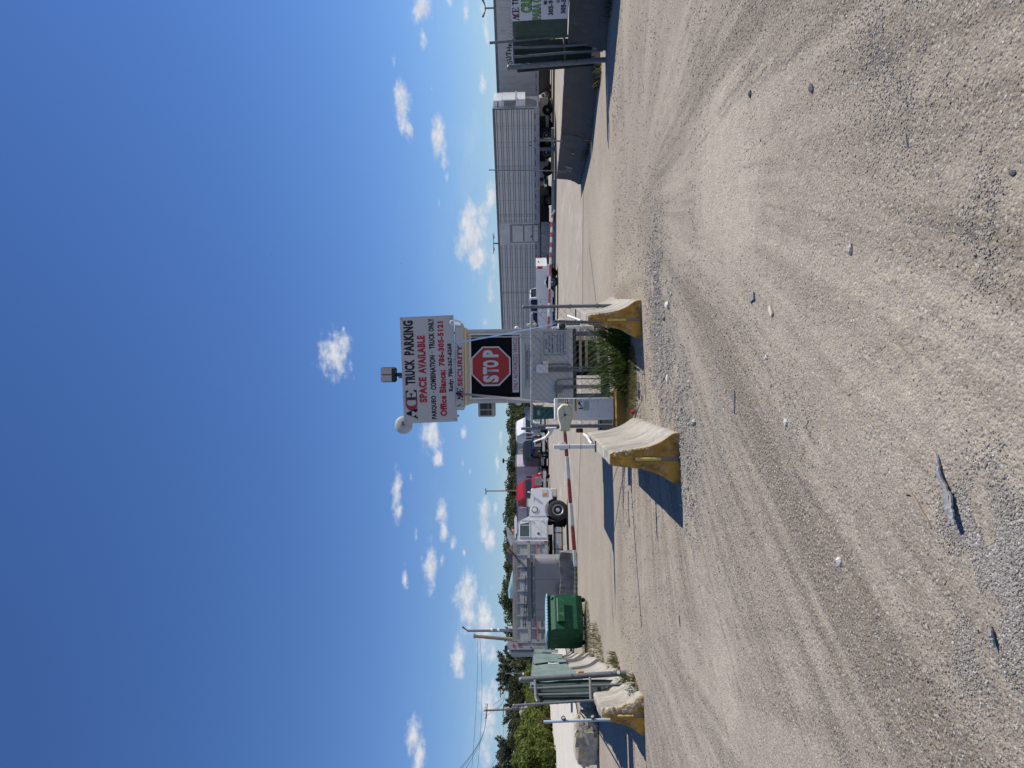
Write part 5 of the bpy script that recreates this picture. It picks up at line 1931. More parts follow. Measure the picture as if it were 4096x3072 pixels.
for a_, c_ in (((-.68, 1.95), (-.79, 2.46)), ((-.79, 2.46), (-1.61, 2.47)), ((-1.61, 2.47), (-1.61, 1.95)), ((-1.61, 1.95), (-.68, 1.95))):
    b.tube([(a_[0], YR - .006, a_[1]), (c_[0], YR - .006, c_[1])], .016, 6)
b.build('window_trim', TRUCKW, dr)
MB().bbox((-1.40, YR - .01, 1.52), (.14, .02, .10), .01).build('handle', BLKPL, dr)
b = MB()
b.b2((-.62, YR - .006, 1.39), (-1.66, YR - .0045, 1.395))
b.b2((-.598, YR - .005, 1.12), (-.59, YR + .01, 1.98))
b.b2((-1.67, YR - .005, 1.12), (-1.662, YR + .01, 2.5))
b.build('door_gap', GROOVE, dr, smooth=False)
for z in (1.35, 1.85):
    MB().bbox((-.60, YR - .02, z), (.08, .05, .07), .01).build('hinge', TRUCKW, dr)
mm = MB()
mm.tube([(-.68, YR, 1.92), (-.72, YR - .30, 1.80), (-.72, YR - .32, 2.42), (-.80, YR, 2.46)], .014, 6)
mm = mm.build('door_mirror', CHROME, T)
MB().bbox((-.73, YR - .33, 2.13), (.06, .17, .46), .02).build('mirror_head', CHROME, mm)
MB().ball((-.75, YR - .30, 1.90), (.05, .07, .07), 10, 8).build('mirror_head', CHROME, mm)
b = MB()
b.loft([[Vector((x, y, z)) for x, z in ((-.25, 2.66), (-.42, 2.60), (-1.35, 2.60), (-1.45, 2.64), (-1.3, 2.72), (-.5, 2.74))] for y in (YR - .02, -YR + .02)])
b.build('roof_visor', TRUCKW, T, ang=30)
b = MB()
for y in (-.8, .8):
    b.tube([(-.85, y, 2.7), (-.85, y, 2.86), (-1.35, y, 2.86), (-1.35, y, 2.7)], .012, 6)
b.build('roof_rail', CHROME, T)
MB().bbox((-1.1, -.8, 2.80), (.16, .14, .12), .03).build('roof_beacon', AMBER, T)
MB().tube([(-.95, -.2, 2.74), (-1.5, -.2, 2.74)], .07, 10).build('air_horn', CHROME, T)
MB().tube([(-1.92, .9, 1.0), (-1.92, .9, 3.0), (-2.05, .9, 3.12)], .07, 10).build('exhaust_stack', CHROME, T)
# steps, tank, frame
b = MB()
b.tube([(-1.0, -.93, .53), (-2.75, -.93, .53)], .225, 24)
tk = b.build('fuel_tank', ALU, T)
b = MB()
for x in (-1.35, -2.35):
    b.lathe([(.232, -.035), (.232, .035)], (x, -.93, .53), (1, 0, 0), 24)
b.build('tank_strap', BLKPL, tk)
tm_ = MB().box((0, 0, 0), (.012, .01, .09), rot=(0, .6, 0)).mesh('tread_mark', WHITE, smooth=False)
for k in range(22):
    link('tread_mark', tm_, tk, (-1.0 - k * .058, -1.145, .64))
b = MB()
b.b2((-.85, -1.18, .78), (-2.75, -1.02, .83))
b.b2((-1.0, -1.18, .24), (-2.1, -1.08, .30))
b.b2((-.9, -1.18, .83), (-1.45, -1.0, 1.03))
b.build('side_step', WHITE_D, T, smooth=False)
MB().tube([(-2.85, -.9, .5), (-3.1, -.9, .5)], .22, 18).build('air_tank', GALV_D, T)
b = MB()
for y in (-.45, .45):
    b.b2((1.0, y - .06, .62), (-7.3, y + .06, .95))
b.b2((-2.6, -.8, .3), (-3.6, .8, .9))
b.build('chassis', DARK, T, smooth=False)
for s in (-1, 1):
    wheel(T, 0, s * 1.04, .525, .33, s, .55)
    for x in (-4.3, -5.5):
        wheel(T, x, s * .98, .525, .5, s, .55)
# tipper body
BX0, BX1, Bz0, Bz1 = -1.98, -7.62, 1.08, 2.58
b = MB()
b.b2((BX1, -1.10, Bz0), (BX0, 1.10, Bz0 + .06))
for s in (-1, 1):
    b.b2((BX1, s * 1.10, Bz0), (BX0, s * 1.14, Bz1))
b.b2((BX0 - .001, -1.10, Bz0), (BX0 + .05, 1.10, Bz1))
body = b.build('tipper_body', ALU_D, T, smooth=False)
for s in (-1, 1):
    for (z0, z1) in ((Bz0 - .02, Bz0 + .15), (1.95, 2.09)):
        MB().b2((BX1, s * 1.143, z0), (BX0 + .03, s * 1.20, z1)).build('side_rail', ALU_D, body, smooth=False)
    nrib = 8
    for k in range(nrib + 1):
        x = BX0 + (BX1 - BX0) * k / nrib
        wd = .10 if 0 < k < nrib else .2
        MB().b2((x - wd / 2, s * 1.142, Bz0 + .151), (x + wd / 2, s * 1.19, 1.949)).build('side_rib', ALU_D, body, smooth=False)
        MB().b2((x - wd / 2, s * 1.142, 2.091), (x + wd / 2, s * 1.19, Bz1 - .002)).build('side_rib', ALU_D, body, smooth=False)
    MB().b2((BX1, s * 1.12, Bz1), (BX0 + .05, s * 1.17, Bz1 + .23)).build('top_board', WOODG, body, smooth=False)
TAPE = mat('red_white_tape', (.36, .05, .05), .5, var=.2, scale=20)
b = MB()
for z in (1.60, 1.665):
    b.b2((BX1 + .05, -1.2015, z), (BX0 - .02, -1.193, z + .03))
b.build('reflective_stripe', TAPE, body, smooth=False)
b = MB()
b.b2((BX1 + .05, -1.2005, 1.632), (BX0 - .02, -1.1935, 1.662))
b.build('reflective_stripe', STRIPEW, body, smooth=False)
for z in (1.22, 1.36):
    MB().lathe([(.045, 0), (.04, .02)], (BX0 - .02, -1.205, z), (0, -1, 0), 12).build('marker_lamp', AMBER if z < 1.3 else LENSR, body)
cs = MB()
for s in (-1, 1):
    cs.prism([(-2.05, s * 1.12, 2.82), (-1.95, s * 1.12, 2.62), (-1.0, s * 1.12, 3.02), (-.9, s * 1.12, 3.18), (-1.0, s * 1.12, 3.20), (-1.15, s * 1.12, 3.12)], (0, .05, 0))
cs.prism([(-.92, -1.1, 3.16), (-2.0, -1.1, 2.80), (-2.0, -1.1, 2.77), (-.92, -1.1, 3.12)], (0, 2.2, 0))
cs.build('cab_shield', ALU_D, T, smooth=False)
MB().b2((-2.0, -1.1, 2.58), (-1.93, 1.1, 2.85)).build('front_board', ALU_D, T, smooth=False)
b = MB().loft([[Vector((x, y, z)) for x, z in ((-2.08, 2.83), (-2.25, 3.10), (-2.45, 3.12), (-2.62, 2.83))] for y in (-1.08, 0, 1.08)])
b.build('rolled_tarp', mat('brown_tarp', (.22, .16, .12), .9, var=.3, scale=4), T, ang=40)
MB().tube([(-2.2, -1.24, 3.10), (-2.75, -1.25, 2.72), (-3.7, -1.25, 2.05)], .028, 8).build('tarp_arm', BLKPL, T)
b = MB()
b.b2((BX1 - .45, -1.16, 1.0), (BX1 - .003, -1.0, 3.05))
b.build('rear_post', ALU_D, body, smooth=False)
MB().b2((BX1 - .45, 1.0, 1.0), (BX1 - .003, 1.16, 3.05)).build('rear_post', ALU_D, body, smooth=False)
MB().b2((BX1 - .60, -1.12, .98), (BX1 - .452, 1.12, 2.9)).build('tailgate', GALV_D, body, smooth=False)
MB().bbox((BX1 - .40, -1.09, 3.12), (.34, .2, .13), .02).build('lamp_box', BLKPL, body)
for x, z in ((-.2, 2.76), (-.29, 2.76), (-.33, 1.95), (-.2, 2.5)):
    MB().lathe([(.045, 0), (.04, .02)], (BX1 + x, -1.16, z), (0, -1, 0), 12).build('tail_lamp', LENSR, body)
b = MB()
for k in range(7):
    b.b2((BX1 - .36 + k * .045, -1.164, 2.28 + (k % 3) * .06), (BX1 - .34 + k * .045, -1.161, 2.5 + (k % 2) * .08))
b.build('red_scribble', TAPE, body, smooth=False)

# the cab and body are shorter than drawn above: pull everything behind the scuttle forwards
def squeeze(o, f, x0=-.30):
    for ch in o.children:
        if ch.name.split('.')[0] != 'wheel':
            if ch.type == 'MESH':
                for v_ in ch.data.vertices:
                    if v_.co.x < x0:
                        v_.co.x = x0 + (v_.co.x - x0) * f
            squeeze(ch, f, x0)


squeeze(T, .82)

# --- grey metal tub with a ladder rack
p = at(2355, 2200, 33.0)
U = thing('utility_trailer', 'low grey metal tub trailer with a ladder and walk plank on stakes above it', 'trailer', (p.x, p.y, 0), R(5))
b = MB()
w = 1.38
prof = [(-w, 0), (-w + .04, -.10), (-w + .16, -.14), (w - .28, -.14), (w - .12, -.10), (w - .02, 0), (w, .14), (w, 1.1), (-w, 1.1)]
b.loft([[Vector((x, y, z)) for x, y in prof] for z in (.42, 1.70)])
tub = b.build('tub', GREYPANEL, U, ang=35)
b = MB()
for x in (-.90, .43):
    b.b2((x, -.1435, .44), (x + .012, -.139, 1.68))
b.build('panel_seam', GROOVE, tub, smooth=False)
MB().bbox((0, .45, 1.735), (2 * w + .06, 1.25, .05), .02).build('top_rim', GALV, tub)
for x in (-1.0, .98):
    MB().b2((x - .025, -.05, 1.3), (x + .025, .0, 2.24)).build('stake', GALV, U, smooth=False)
pk = MB()
pk.b2((-1.42, -.12, 1.98), (1.40, .14, 2.02))
pk.b2((-1.42, -.14, 1.93), (1.40, -.121, 2.08))
pk = pk.build('walk_plank', GALV, U, smooth=False)
b = MB()
for k in range(34):
    for z in (1.975, 2.03):
        b.bbox((-1.35 + k * .082, -.142, z), (.035, .004, .022), .0015)
tag(b.build('plank_hole', GROOVE, pk), kind='stuff')
q0, q1 = Vector((.55, .2, 2.02)), Vector((-1.75, .2, 2.18))
ldr = thing('ladder', 'dark aluminium ladder lying aslant on the stakes above the grey tub', 'ladder', U.location, U.rotation_euler.z)
for dz in (0, .13):
    MB().tube([q0 + Vector((0, 0, dz)), q1 + Vector((0, 0, dz * .7))], .022, 6).build('stile', BLKPL, ldr)
for k in range(9):
    p_ = q0.lerp(q1, (k + .5) / 9)
    MB().tube([p_, p_ + Vector((0, 0, .12))], .016, 6).build('rung', BLKPL, ldr)
for (y, z) in ((-.05, 1.84), (.1, 1.86), (.22, 1.83)):
    MB().tube([(-1.3, y, z), (1.2, y, z + .01)], .03, 8).build('stowed_pipe', GALV, U)
b = MB()
b.tube([(1.3, -.13, .55), (1.1, -.17, .72), (1.3, -.13, .7)], .02, 6)
b.b2((1.05, -.15, .42), (1.25, -.145, .62))
b.build('bracket', GALV_D, U)
for s in (-1, 1):
    wheel(U, s * 0, .45 + s * .75, .36, .22, s)

# --- reefer trailer
def tyre_pair(parent, x, y, r=.5):
    for s in (-1, 1):
        wheel(parent, x, s * y, r, .48, s, .55)


YAW_R = yaw(.8, -.6)     # nose points right and towards the gate
RTX, RTY = 17.85, 47.0   # near front corner
LT = 17.3
# local: x=0 nose, body to -x, near side at -y ... near corner at (0,-1.3)
o_ = at_yaw(Vector((RTX, RTY, 0)), YAW_R, 0, -1.3)
RT = thing('reefer_trailer', 'long ribbed silver refrigerated trailer with a white cooling unit on its nose', 'trailer', o_, YAW_R)
z0, z1 = 1.15, 4.12
MB().b2((-LT, -1.26, z0), (-.001, 1.26, z1)).build('box_core', GROOVE, RT, smooth=False)
slat_h = [.20, .20, .26, .14, .26, .14, .26, .14, .26, .14, .26, .14, .26, .14]
sc = (z1 - .12 - z0 - .28) / sum(slat_h)
z = z0 + .28
me_c = {}
segs = [(-7.95, -.06), (-LT, -9.65)]
for h in slat_h:
    hh = h * sc
    for (xa, xb) in segs:
        key = (round(hh, 3), xa)
        if key not in me_c:
            b = MB()
            b.loft([[Vector((x, y, zz)) for y, zz in ((-1.262, -hh / 2 + .012), (-1.295, -hh / 2 + .022), (-1.295, hh / 2 - .022), (-1.262, hh / 2 - .012))] for x in (xa, xb)])
            me_c[key] = b.mesh('side_slat', SILVER, smooth=False)
        link('side_slat', me_c[key], RT, (0, 0, z + hh / 2))
    z += hh
parts('panel_joint', GREYP, RT, [((x, -1.2985, z0 + .28), (x + .02, -1.2952, z1 - .12)) for x in [-.06 - k * 1.24 for k in range(1, 14)] if not -9.65 < x < -7.95])
MB().b2((-LT, -1.30, z1 - .118), (-.001, 1.30, z1 + .02)).build('top_rail', GALV_D, RT, smooth=False)
MB().b2((-LT, -1.302, z0 - .06), (-.001, -1.264, z0 + .278)).build('bottom_rail', ALU_D, RT, smooth=False)
parts('red_tape', LENSR, RT, [((-.3 - k * .78 - .38, -1.3085, z0 + .19), (-.3 - k * .78, -1.3025, z0 + .25)) for k in range(22)])
parts('white_tape', STRIPEW, RT, [((-.3 - k * .78 - .76, -1.3085, z0 + .19), (-.3 - k * .78 - .385, -1.3025, z0 + .25)) for k in range(22)])
b = MB()
for k in range(110):
    x = -.2 - k * .152
    if x > -LT + .1:
        b.b2((x - .01, -1.306, z0 - .02), (x, -1.3025, z0 + (.08 if k % 4 else .14)))
tag(b.build('scale_mark', GREYP, RT, smooth=False), kind='stuff')
dr = MB().b2((-9.64, -1.298, z0 + .285), (-7.96, -1.262, z1 - .125)).build('side_door_bay', SILVER, RT, smooth=False)
sd = MB()
sd.b2((-9.42, -1.315, z0 + .06), (-8.12, -1.2985, z1 - .92))
sd = sd.build('side_door', SILVER, RT, smooth=False)
b = MB()
X0, X1, ZZ0, ZZ1 = -9.46, -8.08, z0 + .02, z1 - .88
for q in ((X0, ZZ0, X0 + .04, ZZ1), (X1 - .04, ZZ0, X1, ZZ1), (X0, ZZ0, X1, ZZ0 + .04), (X0, ZZ1 - .04, X1, ZZ1)):
    b.b2((q[0], -1.322, q[1]), (q[2], -1.299, q[3]))
b.build('door_frame', GROOVE, sd, smooth=False)
for zz in (z0 + .40, z0 + 1.05, z0 + 1.92):
    MB().b2((-9.36, -1.33, zz), (-8.16, -1.3155, zz + .10)).build('hinge_bar', GALV, sd, smooth=False)
MB().lathe([(.09, 0), (.08, .02)], (-9.0, -1.318, z0 + .55), (0, -1, 0), 14).build('lock', GALV, sd)
lettering('11', -2.3, -1.30, z0 + .55, .28, .12, BLACK, RT)
# cooling unit on the nose
MB().b2((0, -1.27, z0), (.05, 1.27, z1)).build('nose_wall', ALU, RT, smooth=False)
cu = MB()
cu.loft([[Vector((x, y, z)) for x, y in ((.051, -.95), (.45, -.86), (.52, -.6), (.52, .6), (.45, .86), (.051, .95))] for z in (z0 + .85, z1 - .62)])
cu.loft([[Vector((x, y, z)) for x, y in ((.051, -.98), (.42, -.92), (.50, -.6), (.50, .6), (.42, .92), (.051, .98))] for z in (z1 - .60, z1 - .06)])
cu = cu.build('cooling_unit', TRUCKW, RT, ang=25)
b = MB()
for k in range(11):
    for j in range(6):
        b.bbox((.10 + j * .055, -.955 + j * .0125, z0 + 1.52 + k * .07), (.042, .012, .05), .003, rot=(0, 0, .22))
for k in range(8):
    b.bbox((.42, -.875, z0 + .92 + k * .07), (.03, .02, .045), .003, rot=(0, 0, .6))
for k in range(3):
    b.bbox((.10 + k * .11, -.975 + k * .02, z1 - .34), (.08, .012, .09), .004, rot=(0, 0, .2))
tag(b.build('vent_hole', GROOVE, cu), kind='stuff')
b = MB()
b.b2((.10, -.93, z0 + 1.46), (.50, -.865, z0 + 1.50))
b.b2((.522, -.8, z0 + 1.4), (.53, .8, z0 + 1.52))
b.build('unit_seam', GREYP, cu, smooth=False)
for x in (-2.8,):
    for s in (-1, 1):
        MB().b2((x - .09, s * .95 - .09, .08), (x + .09, s * .95 + .09, z0 - .07)).build('landing_leg', GALV_D, RT, smooth=False)
        MB().b2((x - .2, s * .95 - .16, -.01), (x + .2, s * .95 + .16, .078)).build('landing_foot', GALV_D, RT, smooth=False)
for x in (-LT + 1.4, -LT + 2.7):
    tyre_pair(RT, x, .98)
b = MB()
b.b2((-LT + .6, -.5, .6), (-LT + 3.6, .5, z0 - .062))
b.b2((-LT, -1.2, .55), (-LT + .1, 1.2, .7))
b.b2((-LT + .02, -1.1, .7), (-LT + .08, -.95, z0 - .062))
b.build('axle_frame', DARK, RT, smooth=False)

# --- smooth white trailer behind it
YAW_W = yaw(.78, -.62)
p0 = Vector((27.6, 46.2, 0))
WT = thing('box_trailer', 'smooth white box trailer with slab-serif lettering behind the banner', 'trailer', at_yaw(p0, YAW_W, 0, -1.3), YAW_W)
LW = 14.6
MB().b2((-LW, -1.28, 1.12), (0, 1.28, 4.02)).build('box', WHITE_D, WT, smooth=False)
parts('panel_joint', GREYP, WT, [((-k * .405 - .012, -1.284, 1.30), (-k * .405, -1.281, 3.86)) for k in range(1, 36)])
MB().b2((-LW, -1.31, 3.86), (0, -1.2815, 4.04)).build('top_rail', GALV_D, WT, smooth=False)
MB().b2((-LW, -1.31, 1.05), (0, -1.2815, 1.29)).build('bottom_rail', WHITE_D, WT, smooth=False)
parts('red_tape', LENSR, WT, [((-.6 - k * .9, -1.316, 1.21), (-.2 - k * .9, -1.3105, 1.27)) for k in range(16)])
parts('white_tape', STRIPEW, WT, [((-1.0 - k * .9, -1.316, 1.21), (-.61 - k * .9, -1.3105, 1.27)) for k in range(16)])
# arched lettering
word = 'OUTHER'
for k, ch in enumerate(word):
    u = k / (len(word) - 1)
    yy = 252 - u * 92
    # intersection of that sight line with the trailer side
    r_ = ray(yy, 2042 - 14 * (1 - (2 * u - .75) ** 2) + 6)
    nrm_ = Vector((math.sin(YAW_W), -math.cos(YAW_W), 0))
    pp = Vector((p0.x, p0.y, 0))
    tt = (pp - Vector((0, 0, CAMZ))).dot(nrm_) / r_.dot(nrm_)
    hit = Vector((0, 0, CAMZ)) + r_ * tt
    dd_ = hit - pp
    lx = dd_.x * math.cos(YAW_W) + dd_.y * math.sin(YAW_W)
    lettering(ch, lx, -1.284, hit.z, .26, .34, BLACK, WT, .04, (0, R(-22 + 34 * u), 0))
for x in (-LW + 1.4, -LW + 2.7):
    tyre_pair(WT, x, .98)
MB().b2((-LW + .5, -.6, .55), (-LW + 3.6, .6, 1.11)).build('axle_frame', DARK, WT, smooth=False)
for s in (-1, 1):
    MB().b2((-2.9, s * .95 - .09, .0), (-2.7, s * .95 + .09, 1.11)).build('landing_leg', GALV_D, WT, smooth=False)


# --- pickup trucks and a big car: local x forwards
def pickup(label, loc, yw_, paint, name='pickup_truck', L=5.75, spokes=6, group=None):
    t = thing(name, label, 'pickup', loc, yw_, group)
    xb = -L + 1.0     # x=0 at the front axle, nose at +1.0
    def arch_pts(cx, rr=.50):
        return [(cx + rr * math.cos(R(a)), .40 + rr * math.sin(R(a)) * 1.02) for a in (0, 30, 60, 90, 120, 150, 180)]
    rx = -3.75
    side = [(xb, .58), (xb - .02, .95), (xb, 1.44), (-2.62, 1.44), (-2.60, 1.30), (-.62, 1.30), (-.55, 1.30), (.75, 1.18), (.98, 1.0), (1.0, .62), (.9, .48)]
    bot = [(.56, .42)] + arch_pts(0) + [(-.56, .36)] + [(rx + .56, .36)] + arch_pts(rx) + [(rx - .56, .42)]
    poly = side + bot
    b = MB()
    b.loft([[Vector((x, y, z if z > 1.0 or True else z)) for x, z in poly] for y in (-.98, -.93)])
    b.loft([[Vector((x, y, z)) for x, z in poly] for y in (.93, .98)])
    b.b2((-.62, -.93, .45), (.95, .93, 1.2))
    b.b2((-2.6, -.93, .42), (-.62, .93, 1.296))
    b.b2((xb + .05, -.93, .75), (-2.6, .93, .85))
    body_ = b.build('body', paint, t, ang=30)
    MB().b2((-.55, -.9, .38), (.55, .9, .44)).build('underbody', DARK, t, smooth=False)
    MB().b2((xb + .1, -.90, .40), (-2.6, .90, .745)).build('underbody', DARK, t, smooth=False)
    gl_ = [(-.50, 1.302), (-1.12, 1.84), (-1.35, 1.88), (-2.45, 1.88), (-2.62, 1.80), (-2.70, 1.302)]
    b = MB()
    b.loft([[Vector((x, y * (1 if z < 1.4 else .84), z)) for x, z in gl_] for y in (-.95, .95)])
    cab_ = b.build('cab', paint, t, ang=30)
    b = MB()
    for s in (-1, 1):
        for q in ([(-.78, 1.36), (-1.20, 1.76), (-1.62, 1.80), (-1.62, 1.36)], [(-1.70, 1.36), (-1.70, 1.80), (-2.42, 1.80), (-2.52, 1.72), (-2.55, 1.36)]):
            yy = lambda z: s * (.95 - (z - 1.302) / .56 * .152 + .006)
            b.add([(x, yy(z), z) for x, z in q], [tuple(range(4))] if len(q) == 4 else [tuple(range(5))])
    b.build('side_window', GLASS, cab_, smooth=False)
    b = MB()
    b.add([(-.565, -.82, 1.37), (-.565, .82, 1.37), (-1.08, .72, 1.815), (-1.08, -.72, 1.815)], [(0, 1, 2, 3)])
    b.add([(-2.695, -.8, 1.36), (-2.695, .8, 1.36), (-2.645, .72, 1.78), (-2.645, -.72, 1.78)], [(0, 1, 2, 3)])
    b.build('windscreen', GLASS, cab_, smooth=False)
    b = MB()
    for x in (-.62, -1.66, -2.58):
        for s in (-1, 1):
            b.b2((x, s * .982, .5), (x + .012, s * .975, 1.29))
    b.build('door_gap', GROOVE, body_, smooth=False)
    for x in (-1.5, -2.4):
        for s in (-1, 1):
            MB().bbox((x, s * .985, 1.14), (.16, .03, .035), .008).build('handle', BLKPL, body_)
    for s in (-1, 1):
        MB().bbox((-.70, s * 1.06, 1.38), (.1, .2, .16), .03).build('door_mirror', BLKPL, t)
        MB().bbox((xb + .02, s * .90, 1.18), (.12, .19, .34), .02).build('tail_lamp', LENSR, t)
        MB().bbox((.94, s * .78, .98), (.12, .34, .2), .03).build('headlight', LENSW, t)
        wheel(t, 0, s * .86, .40, .26, s, .62, ALU, spokes=spokes)
        wheel(t, rx, s * .86, .40, .26, s, .62, ALU, spokes=spokes)
    tg_ = MB().bbox((xb - .015, 0, 1.08), (.07, 1.60, .70), .015).build('tailgate', paint, t)
    MB().bbox((xb - .055, 0, 1.26), (.02, .24, .08), .008).build('handle', BLKPL, tg_)
    MB().bbox((xb - .10, 0, .64), (.2, 1.84, .2), .03).build('rear_bumper', CHROME, t)
    MB().bbox((1.0, 0, .58), (.16, 1.84, .24), .04).build('front_bumper', CHROME, t)
    MB().bbox((1.0, 0, .92), (.06, 1.15, .30), .02).build('grille', BLKPL, t)
    MB().bbox((xb - .14, .0, .62), (.12, .5, .1), .01).build('number_plate_step', BLKPL, t)
    MB().bbox((-2.66, 0, 1.86), (.03, .3, .04), .005).build('brake_lamp', LENSR, cab_)
    return t


yp = yaw(-.88, .47)
c, s = math.cos(yp), math.sin(yp)
# near rear corner (local x=-4.75, y=+.98 is the near side when heading left)
pk_ = Vector((7.45, 46.6, 0))
pickup('white crew cab pickup parked in front of the long silver trailer', at_yaw(pk_, yp, -4.75, .98), yp, TRUCKW)
yp2 = yaw(-.80, .60)
pickup('dark grey pickup in the shade beyond the silver trailer', at_yaw(Vector((13.4, 53.2, 0)), yp2, -3.75, .98), yp2, mat('dark_grey_truck_paint', (.05, .052, .055), .35, var=.1, coat=.4))


def suv(label, loc, yw_, paint):
    t = thing('parked_car', label, 'car', loc, yw_)
    def arch_pts(cx, rr=.46):
        return [(cx + rr * math.cos(R(a)), .38 + rr * math.sin(R(a)) * 1.04) for a in (0, 30, 60, 90, 120, 150, 180)]
    side = [(-5.45, .5), (-5.5, 1.0), (-5.4, 1.18), (-.6, 1.20), (-.5, 1.14), (.45, 1.06), (.78, .95), (.92, .75), (.92, .48), (.8, .36)]
    poly = side + [(.50, .33)] + arch_pts(0) + [(-.5, .3), (-3.9, .3)] + arch_pts(-4.5) + [(-5.0, .34), (-5.35, .36)]
    b = MB()
    for ya, yb in ((-.98, -.90), (.90, .98)):
        b.loft([[Vector((x - (.16 if x > .7 and abs(y) > .95 else 0), y, z)) for x, z in poly] for y in (ya, yb)])
    b.b2((-.45, -.9, .42), (.80, .9, 1.0))
    b.b2((-5.35, -.9, .35), (-.46, .9, 1.17))
    body_ = b.build('body', paint, t, ang=35)
    gl_ = [(-.75, 1.18), (-1.5, 1.66), (-1.8, 1.72), (-5.0, 1.70), (-5.4, 1.18)]
    b = MB().loft([[Vector((x, y * (1 if z < 1.3 else .82), z)) for x, z in gl_] for y in (-.93, .93)])
    cab_ = b.build('cab', paint, t, ang=30)
    b = MB()
    for s in (-1, 1):
        yy = lambda z: s * (.93 - (z - 1.18) / .52 * .167 + .006)
        q = [(-1.05, 1.23), (-1.6, 1.62), (-4.9, 1.62), (-5.1, 1.23)]
        b.add([(x, yy(z), z) for x, z in q], [(0, 1, 2, 3)])
    b.build('side_window', GLASS, cab_, smooth=False)
    for s in (-1, 1):
        MB().bbox((.72, s * .74, .86), (.22, .3, .16), .05).build('headlight', LENSW, t)
        MB().bbox((.86, s * .66, .52), (.1, .3, .14), .03).build('fog_light', BLKPL, t)
        wheel(t, 0, s * .84, .39, .25, s, .72, ALU, spokes=5)
        wheel(t, -4.5, s * .84, .39, .25, s, .72, ALU, spokes=5)
        MB().bbox((-.95, s * 1.04, 1.22), (.12, .2, .15), .04).build('door_mirror', BLKPL, t)
        bb = MB()
        for x in (-.62, -1.9, -2.9):
            bb.b2((x, s * .981, .42), (x + .01, s * .976, 1.16))
        bb.build('door_gap', GROOVE, body_, smooth=False)
    MB().bbox((.90, 0, .72), (.08, .9, .24), .03).build('grille', BLKPL, t)
    MB().bbox((.92, 0, .46), (.08, 1.5, .14), .03).build('front_bumper', BLKPL, t)
    return t


ys2 = yaw(.86, -.50)
suv('white car showing its nose and front wheel under the silver trailer', at_yaw(gnd(440, 2211), ys2, 0, -.98), ys2, TRUCKW)

# --- distant lorries facing the gate, local x forwards
def semi(label, px_, d, yw_, paint, roof_z, col2=None, sleeper=True, bonnet=2.2):
    p_ = at(px_, 2100, d)
    t = thing('semi_truck', label, 'lorry', (p_.x, p_.y, 0), yw_)
    b = MB()
    cab0 = -1.2
    b.loft([[Vector((x, y * k, z)) for x, y in ((cab0, -1.15), (cab0, 1.15), (-4.1, 1.15), (-4.1, -1.15))] for z, k in ((.9, 1), (2.2, 1), (2.75, .96))])
    b.loft([[Vector((x, y, z)) for y, z in ((-1.1, 2.751), (-1.02, roof_z - .15), (-.8, roof_z), (.8, roof_z), (1.02, roof_z - .15), (1.1, 2.751))] for x in (-4.08, -2.3)])
    b.loft([[Vector((x, y * k, z)) for y, z in ((-1.1, 2.751), (-1.02, zz), (.0, zz + .1), (1.02, zz), (1.1, 2.751))] for x, zz, k in ((-2.299, roof_z - .2, 1), (-1.35, 2.95, .97))])
    cab_ = b.build('cab', paint, t, ang=30)
    MB().loft([[Vector((x, y, z)) for y, z in ((-.98 * k, .95), (-1.0 * k, h * .86), (-.8 * k, h), (.8 * k, h), (1.0 * k, h * .86), (.98 * k, .95))] for x, h, k in ((cab0, 2.08, 1), (.75, 1.88, .92), (.95, 1.72, .86))]).build('bonnet', col2 or paint, t, ang=35)
    MB().loft([[Vector((cab0 + .01, -1.05, 2.10)), Vector((cab0 + .03, -1.05, 2.10)), Vector((cab0 + .0, -1.0, 2.72)), Vector((cab0 - .02, -1.0, 2.72))],
               [Vector((cab0 + .01, 1.05, 2.10)), Vector((cab0 + .03, 1.05, 2.10)), Vector((cab0 + .0, 1.0, 2.72)), Vector((cab0 - .02, 1.0, 2.72))]]).build('windscreen', GLASS, cab_, smooth=False)
    MB().b2((-3.0, -.3, roof_z - .34), (-2.26, .3, roof_z - .16)).build('roof_window', GLASS, cab_, smooth=False) if roof_z > 3.3 else None
    g = MB().bbox((.97, 0, 1.30), (.06, 1.0, .80), .05).build('grille', CHROME, t)
    b = MB()
    for k in range(9):
        b.b2((1.001, -.42, .98 + k * .075), (1.006, .42, 1.02 + k * .075))
    tag(b.build('grille_bar', DARK, g, smooth=False), kind='stuff')
    MB().bbox((1.0, 0, .60), (.3, 2.3, .38), .06).build('bumper', col2 or CHROME, t)
    for s in (-1, 1):
        MB().bbox((.62, s * .92, 1.12), (.3, .3, .26), .05).build('headlight', LENSW, t)
        MB().bbox((0, s * 1.0, 1.02), (1.5, .42, .42), .12).build('fender', col2 or paint, t)
        wheel(t, -.05, s * 1.0, .5, .3, s)
        for x in (-5.2, -6.4):
            wheel(t, x, s * .95, .5, .5, s)
        MB().bbox((-1.15, s * 1.38, 2.3), (.12, .22, .7), .03).build('door_mirror', BLKPL, t)
        MB().b2((-2.2, s * 1.152, 2.15), (-1.35, s * 1.157, 2.65)).build('side_window', GLASS, cab_, smooth=False)
        MB().tube([(-4.2, s * 1.1, 1.0), (-4.2, s * 1.1, 3.4)], .07, 10).build('exhaust_stack', CHROME, t)
        MB().tube([(-1.4, s * .9, .7), (-3.6, s * .9, .7)], .3, 14).build('fuel_tank', CHROME, t)
    MB().b2((-7.2, -.78, .22), (-1.0, .78, 1.0)).build('chassis', DARK, t, smooth=False)  # block made deep and dark to stand for the shade under the tractor
    return t


